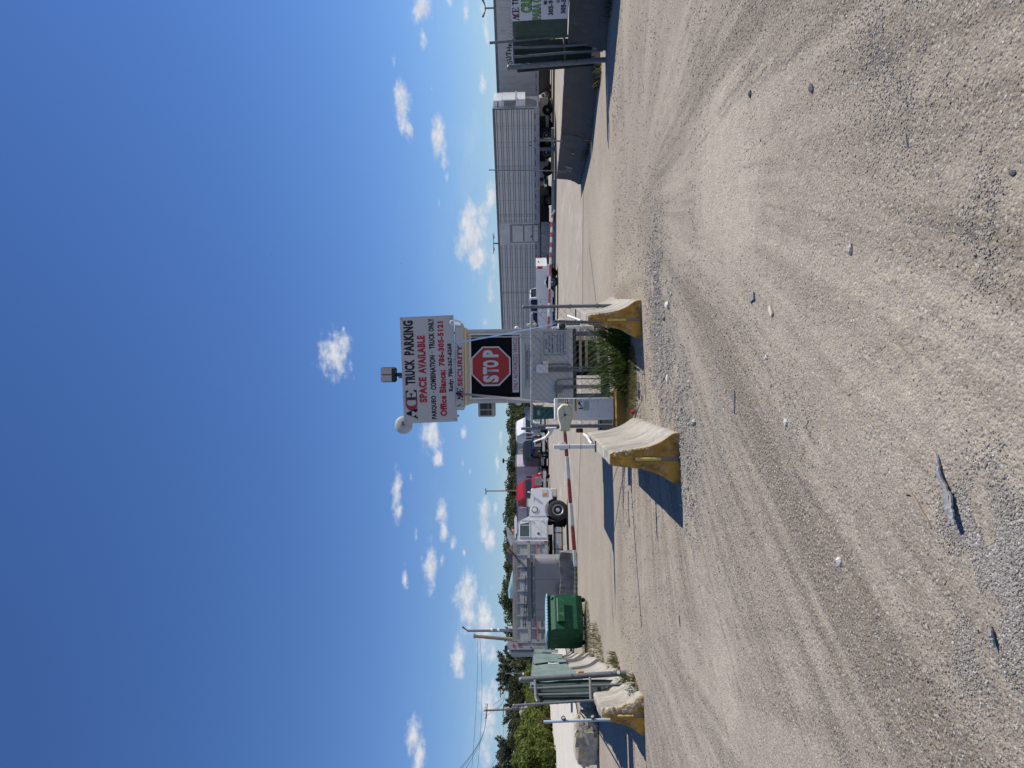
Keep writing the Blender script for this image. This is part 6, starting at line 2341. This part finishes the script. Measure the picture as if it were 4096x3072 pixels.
def far_trailer(label, p_, yw_, L=14, z1_=4.1, m=None, stain=None):
    t = thing('box_trailer', label, 'trailer', (p_.x, p_.y, 0), yw_)
    MB().b2((-L, -1.28, 1.12), (0, 1.28, z1_)).build('box', m or WHITE_D, t, smooth=False)
    MB().b2((-L - .01, -1.30, z1_ - .12), (.012, 1.30, z1_ + .03)).build('top_rail', GALV_D, t, smooth=False)
    MB().b2((-L - .01, -1.30, 1.06), (.012, 1.30, 1.24)).build('bottom_rail', GALV, t, smooth=False)
    for x in (-L + 1.4, -L + 2.7):
        tyre_pair(t, x, .95)
    for s in (-1, 1):
        MB().b2((-2.9, s * .9 - .09, 0), (-2.7, s * .9 + .09, 1.11)).build('landing_leg', GALV_D, t, smooth=False)
        parts('panel_joint', GREYP, t, [((-k * 1.2, s * 1.284, 1.25), (-k * 1.2 + .03, s * 1.281, z1_ - .13)) for k in range(1, int(L / 1.2))])
    MB().b2((-L + .5, -.6, .25), (-L + 3.6, .6, 1.05)).build('axle_frame', DARK, t, smooth=False)
    MB().b2((-L + 3.7, -1.15, .22), (-.8, 1.15, 1.055)).build('shade_filler', DARK, t, smooth=False)  # dark block standing in for the black shadow under the trailer
    return t


PINKED = mat('pinkish_faded_side', (.52, .47, .50), .6, var=.06, scale=.6, dirt=((.36, .14, .17), .42, .35, (.5, .5, .12)))
semi('white highway tractor nearest the booth with sloping roof fairing', 1682, 88, R(-62), TRUCKW, 3.95)
far_trailer('white trailer hitched behind the white highway tractor', at(1735, 2100, 99), R(-68), z1_=4.1)
semi('black highway tractor with chrome grille and red flanks', 1783, 85, R(-64), TRUCKB, 3.05, None)
far_trailer('white trailer behind the black tractor', at(1815, 2100, 100), R(-72))
far_trailer('white trailer with a faded pink stain along its side', at(1842, 2100, 92), R(-30), 12, 4.05, PINKED)
semi('bright red tractor with a tall square roof next to the dump truck bonnet', 1938, 80, R(-60), TRUCKR, 3.75, None)
p = at(2010, 2120, 70)
VN = far_trailer('low pale stake trailer glimpsed behind the dump truck bonnet', Vector((p.x, p.y, 0)), R(-8), 6, 2.45, GREYP)
p = at(2385, 2056, 52)
RFa = thing('semi_truck', 'truck with a pale teal roof fairing showing above the dump truck board', 'lorry', (p.x, p.y, 0), R(8))
b = MB()
b.loft([[Vector((x, y * k, z)) for y, z in ((-1.15, 2.95), (-1.05, zz - .12), (-.8, zz), (.8, zz), (1.05, zz - .12), (1.15, 2.95))] for x, zz, k in ((0, 3.62, 1), (.55, 3.66, 1), (1.6, 3.42, .98), (2.3, 3.10, .95))])
b.build('roof_fairing', TEALROOF, RFa, ang=40)
MB().b2((-.2, -1.15, .9), (2.6, 1.15, 2.949)).build('cab', TEALROOF, RFa, smooth=False)
MB().b2((2.6, -1.0, .95), (4.2, 1.0, 1.9)).build('bonnet', TEALROOF, RFa, smooth=False)
for s in (-1, 1):
    wheel(RFa, 3.5, s * 1.0, .5, .3, s)
    wheel(RFa, -.6, s * 1.0, .5, .45, s)
    MB().b2((.9, s * 1.152, 2.1), (2.3, s * 1.157, 2.7)).build('side_window', GLASS, RFa, smooth=False)
# beams and pallets lying by the silver trailer
for k, (y, x, d, L, rz, m, lb) in enumerate(((600, 2214, 50.5, 3.0, -.62, PALETIM, 'pale timber beam lying on the ground under the nose of the silver trailer'),
                                            (790, 2214, 50.5, 2.4, -.62, PALETIM, 'pale timber beam lying by the middle of the silver trailer'))):
    p = at(y, x, d)
    tag(MB().bbox((0, 0, .12), (L, .25, .22), .02).build('timber_beam', m, None, loc=(p.x, p.y, .045), rotz=rz), lb, 'timber')
p = at(1015, 2190, 53)
o = barrier('pale concrete barrier beyond the tail of the white pickup', (p.x - .6, p.y), (p.x + 2.0, p.y - 1.4), 1.0, CONC, None, 41, pin=False)
def flatbed(label, x0, y0, yw_, L):  # trailers added to darken the bright gaps under the nearer ones
    t = thing('filler_flatbed', label, 'trailer', (x0, y0, 0), yw_)
    MB().b2((-L, -1.25, 1.0), (0, 1.25, 1.35)).build('deck', DARK, t, smooth=False)
    MB().b2((-L + .3, -1.1, .12), (-.6, -.9, .999)).build('shade_filler', BLKPL, t, smooth=False)  # dark sheet carried low to cover the sunlit ground
    for x in (-L + 1.2, -L + 2.4, -L + 3.6):
        tyre_pair(t, x, .98)
    for s_ in (-1, 1):
        MB().b2((-2.4, s_ * .9 - .1, 0), (-2.2, s_ * .9 + .1, .999)).build('landing_leg', GALV_D, t, smooth=False)
    MB().b2((-.1, -1.25, 1.351), (0, 1.25, 2.6)).build('headboard', GALV_D, t, smooth=False)
    return t


flatbed('black flatbed added to darken the gap beyond the silver trailer', 12.0, 58.5, YAW_R, 11)
flatbed('black flatbed added to darken the gap beyond the white lettered trailer', 30.5, 51.5, YAW_W, 13)

# ------------------------------------------------------------------ vegetation
def leaf_mesh(name, P, Nrm, S, m, aspect=1.6, r=None):
    """many small leaf-shaped faces: a bent diamond at each point"""
    r = r or rng
    n = len(P)
    a = r.normal(size=(n, 3))
    u = np.cross(Nrm, a)
    u /= np.linalg.norm(u, axis=1, keepdims=True) + 1e-9
    w = np.cross(Nrm, u)
    S = S[:, None]
    V = np.stack([P - u * S * aspect * .5, P + w * S * .42 + Nrm * S * .1, P + u * S * aspect * .5, P - w * S * .42 + Nrm * S * .1], 1)
    F = np.arange(n * 4).reshape(n, 4)
    me = bpy.data.meshes.new(name)
    me.vertices.add(n * 4)
    me.vertices.foreach_set('co', V.reshape(-1).astype(np.float32))
    me.loops.add(n * 4)
    me.loops.foreach_set('vertex_index', F.ravel().astype(np.int32))
    me.polygons.add(n)
    me.polygons.foreach_set('loop_start', np.arange(0, n * 4, 4, dtype=np.int32))
    me.update()
    me.materials.append(m)
    return me


def crown_points(blobs, n, r, fill=.35):
    w = np.array([b[3] ** 2 for b in blobs])
    k = r.choice(len(blobs), n, p=w / w.sum())
    B = np.array(blobs)[k]
    d = r.normal(size=(n, 3))
    d /= np.linalg.norm(d, axis=1, keepdims=True)
    rad = np.where(r.random(n) < fill, r.random(n) ** .5, .85 + .28 * r.random(n))
    P = B[:, :3] + d * (rad * B[:, 3])[:, None] * np.array([1, 1, .82])
    nn = d + r.normal(size=(n, 3)) * .7
    nn /= np.linalg.norm(nn, axis=1, keepdims=True)
    return P, nn


def broadleaf(seed, h=7.0, rad=3.6, n=4600, ls=.25, m=None):
    r = np.random.default_rng(seed)
    bl = []
    for k in range(17):
        a = r.random() * 2 * PI
        q = r.random() ** .6 * rad * .8
        z = h * (.34 + .52 * r.random())
        q *= 1 - .45 * max(0, (z / h - .55) / .4)
        bl.append((math.cos(a) * q, math.sin(a) * q, z, rad * r.uniform(.22, .42)))
    P, nn = crown_points(bl, n, r)
    cm = leaf_mesh('crown', P, nn, ls * r.uniform(.6, 1.3, n), m or LEAF_DK, r=r)
    b = MB()
    b.tube([(0, 0, -.2), (.06, 0, h * .2), (0, .1, h * .45)], [h * .032, h * .024, h * .014], 8)
    for k in range(6):
        q = bl[k]
        b.tube([(0, 0, h * .22), (q[0] * .5, q[1] * .5, (h * .25 + q[2]) / 2), (q[0], q[1], q[2])], [h * .013, h * .009, h * .004], 5)
    return cm, b.mesh('trunk', BARK)


def plume_tree(seed, h=8, rad=2.6, n=4200, m=None):
    """casuarina: upright feathery plumes"""
    r = np.random.default_rng(seed)
    Ps, Ns = [], []
    b = MB()
    b.tube([(0, 0, -.2), (0, 0, h * .5), (.1, 0, h * .9)], [h * .022, h * .014, h * .004], 7)
    for k in range(34):
        z0_ = h * r.uniform(.12, .85)
        a = r.random() * 2 * PI
        ln = rad * (1.15 - z0_ / h * .75) * r.uniform(.6, 1.15)
        tip = np.array([math.cos(a) * ln, math.sin(a) * ln, z0_ + ln * r.uniform(.35, 1.0)])
        base = np.array([0, 0, z0_])
        mm_ = n // 34
        t = r.random(mm_) ** .7
        c = base + (tip - base) * t[:, None] + np.stack([0 * t, 0 * t, -.25 * np.sin(t * PI)], 1)
        Ps.append(c + r.normal(size=(mm_, 3)) * (.16 + .14 * (1 - t))[:, None] * ln * .42)
        d = r.normal(size=(mm_, 3))
        Ns.append(d / np.linalg.norm(d, axis=1, keepdims=True))
        b.tube([tuple(base), tuple((base + tip) / 2), tuple(tip)], [.04, .025, .01], 4)
    P, nn = np.concatenate(Ps), np.concatenate(Ns)
    return leaf_mesh('crown', P, nn, .18 * r.uniform(.6, 1.4, len(P)), m or LEAF_PINE, 2.2, r), b.mesh('trunk', BARK)


def shrub(seed, h=3.6, rad=2.6, n=5200, ls=.17, m=None):
    r = np.random.default_rng(seed)
    bl = []
    for k in range(15):
        a = r.random() * 2 * PI
        q = r.random() ** .5 * rad * .8
        z = h * r.uniform(.12, .8) * (1 - .35 * q / rad)
        bl.append((math.cos(a) * q, math.sin(a) * q, z, rad * r.uniform(.2, .42)))
    P, nn = crown_points(bl, n, r, .25)
    P[:, 2] = np.abs(P[:, 2])
    b = MB()
    for k in range(7):
        q = bl[k]
        b.tube([(q[0] * .1, q[1] * .1, -.1), (q[0] * .5, q[1] * .5, q[2] * .6), (q[0], q[1], q[2])], [.06, .04, .015], 5)
    return leaf_mesh('foliage', P, nn, ls * r.uniform(.6, 1.4, n), m or LEAF_SH, 1.9, r), b.mesh('stem', BARK)


def plant(name, meshes, loc, rz, sc, label, cat, group, names=('crown', 'trunk')):
    t = thing(name, label, cat, loc, rz, group)
    t.scale = sc
    for nm, me in zip(names, meshes):
        link(nm, me, t)
    return t


BL = [broadleaf(s) for s in (1, 2, 3, 4)]
PT = [plume_tree(s) for s in (11, 12)]
SH = [shrub(21), shrub(22), shrub(23, m=LEAF_DRY), shrub(24)]
# (row, top column, depth)
back = [(1585, 2034, 128), (1625, 2024, 132), (1662, 2030, 126), (1705, 2024, 134), (1745, 2022, 130), (1783, 2028, 127), (1822, 2030, 133), (1862, 2026, 129), (1900, 2022, 135),
        (1940, 2020, 128), (1978, 2016, 132), (2016, 2020, 130), (2050, 2014, 126), (2088, 2012, 131), (2122, 2020, 128), (2156, 2012, 122), (2192, 2004, 118), (2228, 2018, 127),
        (2262, 2014, 131), (2300, 2010, 127), (2338, 2012, 124), (2370, 2016, 129), (1680, 2044, 112), (1768, 2046, 110), (1845, 2044, 112), (1930, 2042, 111), (2030, 2040, 112), (2100, 2038, 108), (2180, 2038, 106),
        (2260, 2040, 110), (2345, 2042, 108)]
where = ['just left of the booth air conditioner', 'beside the booth wall above the teal cart', 'above the teal cart with white bags', 'above the roof of the white tractor', 'above the exhaust of the white tractor', 'above the gap between white and black tractors',
         'above the black tractor', 'behind the lamp post with one dark head', 'above the near corner of the pink-stained trailer', 'above the pink stain', 'just before the twin-headed lamp post', 'above the red tractor roof',
         'just past the red tractor', 'above the dump truck bonnet', 'above the dump truck windscreen', 'above the dump truck cab door', 'above the tipper cab shield', 'above the brown rolled tarp',
         'above the black tarp arm', 'where the pale teal fairing starts', 'above the middle of the pale teal fairing', 'above the blunt end of the pale teal fairing']
where2 = ['behind the white tractor windscreen', 'between the white and black tractors', 'behind the black tractor flank', 'behind the red tractor mirror', 'behind the dump truck bonnet intake', 'behind the dump truck roof visor', 'behind the brown tarp', 'behind the thin bare post', 'behind the teal fairing tail']
for k, (y, x, d) in enumerate(back):
    p = at(y, x, d)
    h = p.z
    s = h / 7.0
    plant('broadleaf_tree', BL[k % 4], (p.x, p.y, 0), k * 1.7, (s * (1.0 + .12 * math.sin(k * 2.1)), s * 1.0, s * 1.02),
          ('tall dark belt tree ' + where[k] if k < 22 else 'lower front-row dark belt tree ' + where2[k - 22]), 'tree', 'trees of the dark belt behind the lorries')
for k, (y, x, d, kind, lb) in enumerate(((2408, 1990, 92, 0, 'tallest dark tree, rising above the middle of the dump truck body'),
                                        (2440, 2040, 104, 3, 'small dark tree beside the tallest one above the dump truck body'))):
    p = at(y, x, d)
    s = p.z / 7.0
    plant('broadleaf_tree', BL[kind], (p.x, p.y, 0), k, (s * .95, s * .95, s * 1.05), lb, 'tree', None)
for k, (y, x, d, sc_, lb) in enumerate(((2548, 1992, 134, 1, 'feathery grey-green tree behind the leaning wooden pole'), (2600, 2040, 138, 1, 'feathery tree just behind the dump truck tailgate'), (2622, 2012, 136, 1, 'feathery tree low above the far end of the green screen'), (2650, 1972, 130, 1.15, 'feathery casuarina with two upright plumes above the green screen'),
                                       (2685, 1962, 128, 1.15, 'tallest feathery casuarina, behind the thick capped gate post'), (2722, 1972, 130, 1.1, 'feathery casuarina just left of the thick capped gate post'), (2822, 1994, 132, 1, 'feathery tree standing right beside the near crossarm pole'),
                                       (2862, 1996, 132, 1, 'feathery tree behind the grey spoil heap'), (2985, 1956, 142, 1, 'feathery pale tree rising over the bright shrubs'), (3018, 1968, 142, 1, 'wispy pale tree at the outer end of the bright shrubs'), (3066, 1946, 144, 1, 'wispy tree cut by the picture edge above the bright shrubs'))):
    p = at(y, x, d)
    s = p.z / 8.6
    plant('casuarina_tree', PT[k % 2], (p.x, p.y, 0), k * 2.3, (s * sc_, s * sc_, s), lb, 'tree', None)
for k, (y, x, d) in enumerate(((2745, 2020, 120), (2775, 2030, 124), (2800, 2030, 126), (2846, 2034, 122), (2890, 2034, 120), (2915, 2040, 118), (2935, 2024, 116), (2580, 2060, 110))):
    p = at(y, x, d)
    s = p.z / 7.0
    plant('broadleaf_tree', BL[(k + 1) % 4], (p.x, p.y, 0), k * 1.3, (s * .85, s * .85, s), 'dark rounded tree ' + ('behind the second crossarm pole', 'between the two crossarm poles', 'just before the near crossarm pole', 'just past the near crossarm pole', 'over the crest of the spoil heap', 'over the outer flank of the spoil heap', 'past the spoil heap, the outermost', 'behind the dump truck tailgate')[k], 'tree', 'dark trees behind the bright shrubs')
# bright shrubs beside the haul road: (row of centre, column of top, depth)
shr = [(3090, 2030, 66), (3062, 2016, 72), (3020, 2022, 76), (2982, 2028, 80), (2950, 2034, 84), (2915, 2050, 88), (2880, 2076, 92), (2845, 2090, 96), (2812, 2080, 100), (2780, 2076, 104), (2748, 2070, 106),
       (2715, 2068, 108), (2685, 2078, 110), (2655, 2096, 112), (2625, 2112, 114), (2600, 2122, 116), (3055, 2090, 70), (3010, 2100, 74), (2960, 2110, 78), (2905, 2120, 86), (2860, 2128, 92), (2810, 2124, 98), (2760, 2120, 102), (2700, 2124, 106), (2650, 2130, 108)]
shw = ['at the very edge of the picture', 'below the wispiest pale tree', 'below the two wispy pale trees', 'standing tall over the rubble block', 'behind the rubble block, a step nearer the gate', 'above the pipe with black reflectors', 'at the near foot of the grey spoil heap', 'before the middle of the grey spoil heap',
       'between the near crossarm pole and the thin capped post', 'behind the thin capped post', 'behind the outer brace pipe of the gate', 'behind the inner brace pipe of the gate', 'behind the thick capped post', 'above the first green screen', 'above the second green screen', 'above the far green screens']
shf = ['at the picture edge by the white road', 'by the road over the rubble block', 'by the road just before the reflector pipe', '', '', '', 'behind the gate top rail', 'hugging the top of the first green screen', 'hugging the top of the second green screen']
shd = {17: 'over the rubble block', 18: 'just outside the reflector pipe', 19: 'between reflector pipe and thin capped post', 20: 'beside the thin capped post'}
for k, (y, x, d) in enumerate(shr):
    p = at(y, x, d)
    h = max(1.6, p.z)
    s = h / 4.0
    kind = 2 if k in (17, 18, 19) else (0, 1, 3)[k % 3]
    plant('shrub', SH[kind], (p.x, p.y, 0), k * 1.9, (max(s, .8) * 1.0, max(s, .8) * 1.05, s), 'dry olive shrub low by the white road ' + shd[k] if kind == 2 else ('tall bright green shrub ' + shw[k] if k < 16 else 'low bright green shrub ' + (shf[k - 16] or shd.get(k, 'below the thin capped post'))), 'shrub', 'dry shrubs along the white road' if kind == 2 else 'bright green shrubs along the white road', ('foliage', 'stem'))
# spoil heap
b = MB()
p = at(2850, 2150, 118)
n = 40
vs, fs = [], []
for j in range(14):
    for i in range(n):
        a = 2 * PI * i / n
        q = j / 13
        rr = 9.5 * q
        z = 4.7 * (1 - q) ** .8 + (vnoise(np.array([i * .7]), np.array([j * .9]))[0] - .5) * 1.1 * (1 - abs(2 * q - 1))
        vs.append((p.x + rr * math.cos(a) * .8, p.y + rr * math.sin(a) * .7, max(z, 0) if j < 13 else -.1))
for j in range(13):
    for i in range(n):
        fs.append((j * n + i, j * n + (i + 1) % n, (j + 1) * n + (i + 1) % n, (j + 1) * n + i))
b.add(vs, fs)
o = tag(b.build('spoil_heap', SPOIL, None, ang=40), kind='structure')


def blades(name, pts, hmin, hmax, w, lean, m, r, seg=4):
    V, F = [], []
    for (x, y) in pts:
        h = r.uniform(hmin, hmax)
        a = r.random() * 2 * PI
        ld = lean * h * r.uniform(.3, 1.2)
        wa = a + PI / 2 + r.normal() * .4
        ww = w * r.uniform(.6, 1.3)
        z0_ = 0
        base = len(V)
        for k in range(seg + 1):
            t = k / seg
            cx, cy = x + math.cos(a) * ld * t ** 1.8, y + math.sin(a) * ld * t ** 1.8
            cz = z0_ - .01 + h * (t - .22 * t ** 3 * min(1, ld / h * 1.4))
            q = ww * (1 - t ** 2) + .0005
            V.append((cx - math.cos(wa) * q, cy - math.sin(wa) * q, cz))
            V.append((cx + math.cos(wa) * q, cy + math.sin(wa) * q, cz))
        for k in range(seg):
            F.append((base + 2 * k, base + 2 * k + 1, base + 2 * k + 3, base + 2 * k + 2))
    me = bpy.data.meshes.new(name)
    me.from_pydata(V, [], F)
    me.polygons.foreach_set('use_smooth', [True] * len(F))
    me.materials.append(m)
    return tag(link(name, me), kind='stuff')


r = np.random.default_rng(77)
def scat(n, cx, cy, rx, ry):
    a = r.random(n) * 2 * PI
    q = np.sqrt(r.random(n))
    return np.stack([cx + np.cos(a) * q * rx, cy + np.sin(a) * q * ry], 1)


blades('tall_grass', np.concatenate([scat(250, .55, 13.1, .50, .5), scat(130, .0, 13.3, .35, .35), scat(110, .85, 13.0, .25, .5)]), .32, .98, .0085, .75, GRASSM, r, 6)
blades('undergrowth', np.concatenate([scat(1000, .45, 12.95, .66, .45)]), .08, .42, .011, .9, GRASSM, r, 3)
blades('short_grass', np.concatenate([scat(1500, .22, 12.45, .42, .55), scat(900, -.45, 12.62, .45, .28), scat(500, -.15, 12.1, .4, .35)]), .03, .10, .0035, .7, GRASSL, r, 2)
blades('weeds', np.concatenate([scat(420, -5.55, 13.0, .25, .5), scat(260, -5.85, 13.7, .35, .4), scat(200, -5.15, 12.2, .18, .5)]), .05, .28, .008, .8, WEED, r, 3)
blades('weeds', np.concatenate([scat(300, -6.0, 15.0, .3, .9)]), .08, .30, .009, .7, GRASSL, r, 3)
blades('dry_weeds', np.concatenate([scat(1200, -8.3, 23.5, 1.2, 1.4), scat(700, -7.2, 19.5, .6, 1.6), scat(500, -8.9, 26.0, 1.0, .5)]), .03, .13, .008, .7, GRASSL, r, 2)
blades('weeds', np.concatenate([scat(240, 7.35, 17.4, .25, .5), scat(300, 7.9, 15.0, .35, .9), scat(200, 6.75, 21.2, .15, 1.2)]), .06, .30, .008, .8, WEED, r, 3)
blades('weeds', np.concatenate([scat(160, -.75, 11.6, .12, .35), scat(90, -.86, 13.2, .3, .1)]), .03, .16, .006, .8, GRASSL, r, 3)
blades('dry_weeds', np.concatenate([scat(200, -8.0, 29.2, 1.2, .15), scat(200, -9.2, 20.1, .9, .3), scat(120, -7.7, 21.2, .7, .3)]), .06, .3, .008, .9, WEED, r, 3)
lb = MB()
for k in range(9):
    a = k * .75
    c0 = Vector((math.cos(a) * .06, math.sin(a) * .06, .1 + .03 * (k % 3)))
    u = Vector((math.cos(a), math.sin(a), .35)) * .09
    w = Vector((-math.sin(a), math.cos(a), 0)) * .05
    lb.add([c0, c0 + u * .5 - w, c0 + u, c0 + u * .5 + w], [(0, 1, 2, 3)])
o = lb.build('broadleaf_weed', GRASSM, None, loc=at(2797, 2527, 12.0))
o.location.z = 0
tag(o, 'single broad-leaved weed at the foot of the crumbling yellow barrier', 'weed')

# ------------------------------------------------------------------ poles and wires
def pole(name, label, y, xt, d, r0, r1, m=GALV, lean=0, zb_=-.2, cat='pole', group=None):
    p = at(y, xt, d)
    t = thing(name, label, cat, (p.x, p.y, 0), 0, group)
    MB().tube([(-lean, 0, zb_), (0, 0, p.z)], [r0, r1], 10).build('pole', m, t)
    return t, p.z


t, h = pole('utility_pole', 'wooden utility pole with crossarms, nearest of the line beyond the shrubs', 2842, 1936, 112, .20, .14, POLEW, -.5)
for z, w in ((h - .45, 1.6), (h - 3.0, 1.4)):
    MB().box((0, -.2, z), (.14, .12, .14)).box((.0, -.2, z), (w * 2 * .72, .11, .13), rot=(0, R(4), 0)).build('crossarm', POLEW, t, smooth=False)
b = MB()
for x in (-1.1, -.5, .5, 1.1):
    b.cyl((x, -.2, h - .38), (x, -.2, h - .1), .05, n=8)
b.build('insulator', GREYP, t)
MB().cyl((.45, -.2, h - 5.2), (.45, -.2, h - 4.3), .26, n=14).build('transformer', GALV, t)
b = MB()
b.tube([(.7, -.2, h - 3.0), (.1, -.2, h - 4.6)], .04, 5)
b.tube([(-.7, -.2, h - 3.0), (-.1, -.2, h - 4.6)], .04, 5)
b.build('brace', GALV_D, t)
UP1 = Vector(t.location) + Vector((0, 0, h))
t, h = pole('utility_pole', 'wooden utility pole with one crossarm, second of the line beyond the shrubs', 2755, 1996, 152, .2, .14, POLEW, -.2)
MB().box((0, -.2, h - .3), (3.4, .14, .16)).build('crossarm', POLEW, t, smooth=False)
MB().box((0, -.2, h - 2.4), (1.6, .14, .14)).build('crossarm', POLEW, t, smooth=False)
MB().cyl((-.6, -.2, h - 6.6), (-.6, -.2, h - 5.6), .32, n=12).build('transformer', GALV, t)
UP2 = Vector(t.location) + Vector((0, 0, h))
t, h = pole('light_pole', 'slim pale pole with a small white lamp among the casuarinas', 2694, 2020, 110, .09, .07, GALV)
MB().bbox((0, -.2, 3.6), (.5, .4, .5), .1).build('lamp', WHITE, t)
t, h = pole('wooden_pole', 'stout leaning wooden pole without crossarms behind the dump truck tailgate', 2544, 1894, 58, .17, .13, POLEW, .62)
WPt = Vector(t.location) + Vector((0, 0, h))
MB().box((0, 0, h - .1), (.34, .1, .08)).build('bolt_bracket', GALV_D, t, smooth=False)
t, h = pole('light_pole', 'square grey lamp post with a short bent arm next to the leaning wooden pole', 2523, 1870, 60, .11, .10, GALV)
MB().tube([(0, 0, h), (.1, 0, h + .12), (.34, -.05, h + .42)], [.05, .05, .07], 8).build('lamp_arm', BLKPL, t)
t, h = pole('antenna_mast', 'slender mast with white camera domes beside the square lamp post', 2517, 1968, 60, .035, .03, GALV)
for z, x in ((h, .0), (h - .55, -.02)):
    MB().ball((x, -.08, z), (.13, .13, .11), 12, 8).build('camera_dome', WHITE, t)
for z in (h - 1.3, h - 1.55):
    MB().tube([(-.35, 0, z), (.35, 0, z)], .018, 6).build('antenna_bar', GALV, t)
MB().bbox((.12, 0, h - 1.5), (.16, .12, .3), .02).build('radio_box', WHITE, t)
t, h = pole('light_pole', 'tall lamp post with twin heads behind the red tractor', 1964, 1944, 92, .10, .07, POLEW)
MB().bbox((-.18, 0, h + .02), (.5, .4, .16), .05).build('lamp_head', GREYP, t)
MB().bbox((.22, 0, h + .08), (.3, .34, .16), .05).build('lamp_head', GREYP, t)
MB().bbox((.15, -.2, h - 2.6), (.4, .3, .3), .05).build('side_lamp', GREYP, t)
t, h = pole('light_pole', 'lamp post with a single dark head behind the pink-stained trailer', 1843, 2016, 112, .10, .08, GALV)
MB().bbox((0, 0, h + .1), (.7, .5, .28), .06).build('lamp_head', BLKPL, t)
t, h = pole('light_pole', 'short thin post just above the white highway tractor', 1714, 2042, 110, .07, .05, GALV)
MB().box((0, 0, h), (.5, .08, .08)).build('lamp_head', GALV, t, smooth=False)
t, h = pole('light_pole', 'thin bare post above the dump truck board', 2254, 2042, 80, .05, .04, GALV)
t, h = pole('light_pole', 'lamp post with two winged heads rising behind the white lettered trailer', 33, 1938, 62, .09, .07, GALV)
for s in (-1, 1):
    MB().tube([(0, 0, h - .1), (s * .35, 0, h - .02), (s * .75, 0, h + .16)], [.04, .05, .09], 8).build('lamp_head', BLKPL, t)
t, h = pole('light_pole', 'short post with a double crossbar peeping over the silver trailer', 974, 1974, 78, .09, .08, POLEW)
for dz in (0,):
    MB().box((0, 0, h), (2.2, .1, .06)).build('crossarm', GALV_D, t, smooth=False)
    for x in (-.6, .7):
        MB().bbox((x, 0, h - .06), (.35, .2, .1), .03).build('lamp_head', GALV_D, t)


def wire(pts, r_, label, group):
    o_ = Vector(pts[0])
    tag(MB().tube([Vector(p) - o_ for p in pts], r_, 5).build('overhead_wire', BLKPL, None, loc=o_), label, 'wire', group)


near_end = [at(3130, x, 66) for x in (1786, 1800, 1824)]
for k, dx in enumerate((-.9, -.3, .9)):
    wire(sagline(UP1 + Vector((dx, 0, -.2)), near_end[k], 16, 1.1), .022, ('lowest', 'middle', 'topmost')[2 - k] + ' sagging line from the near crossarm pole out past the picture edge', 'power lines of the crossarm poles')
    wire(sagline(UP2 + Vector((dx, 0, -.2)), UP1 + Vector((dx, 0, -.2 - .6 * k)), 14, 1.6), .022, ('topmost', 'middle', 'lowest')[k] + ' sagging line between the two crossarm poles', 'power lines of the crossarm poles')
e0, e1 = at(3110, 1884, 46), at(3110, 1907, 46)
wire(sagline(WPt + Vector((0, 0, -.35)), e0, 14, .12), .012, 'upper of two thin lines from the leaning wooden pole', None)
wire(sagline(WPt + Vector((0, 0, -.5)), e1, 14, .25), .012, 'lower of two thin lines from the leaning wooden pole', None)
for k in range(2):
    wire(sagline(at(2890 + 10 * k, 2012 + 8 * k, 140), at(3120, 1930 + 14 * k, 90), 12, 1.0), .02, ('upper', 'lower')[k] + ' of two thin far lines over the bright shrubs', 'thin lines over the bright shrubs')
# a bird
b = MB()
b.loft([[Vector((x, y * k, z * k)) for y, z in ((-.03, 0), (0, .03), (.03, 0), (0, -.03))] for x, k in ((-.14, .2), (-.05, 1), (.06, .9), (.14, .2))])
b.add([(-.05, 0, 0), (.06, 0, .01), (.0, .34, .1), (-.08, .3, .09)], [(0, 1, 2, 3)])
b.add([(-.05, 0, 0), (.06, 0, .01), (.0, -.34, .1), (-.08, -.3, .09)], [(0, 1, 2, 3)])
for (y, x, lb_) in ((1018, 1088, 'tiny dark bird high in the blue sky'), (1055, 1605, 'tiny dark bird lower in the sky right of the board')):
    me_ = b.mesh('bird', BLKPL)
    o = tag(link('bird', me_, None, at(y, x, 60)), lb_, 'bird')
    o.scale = (.3, .3, .3)
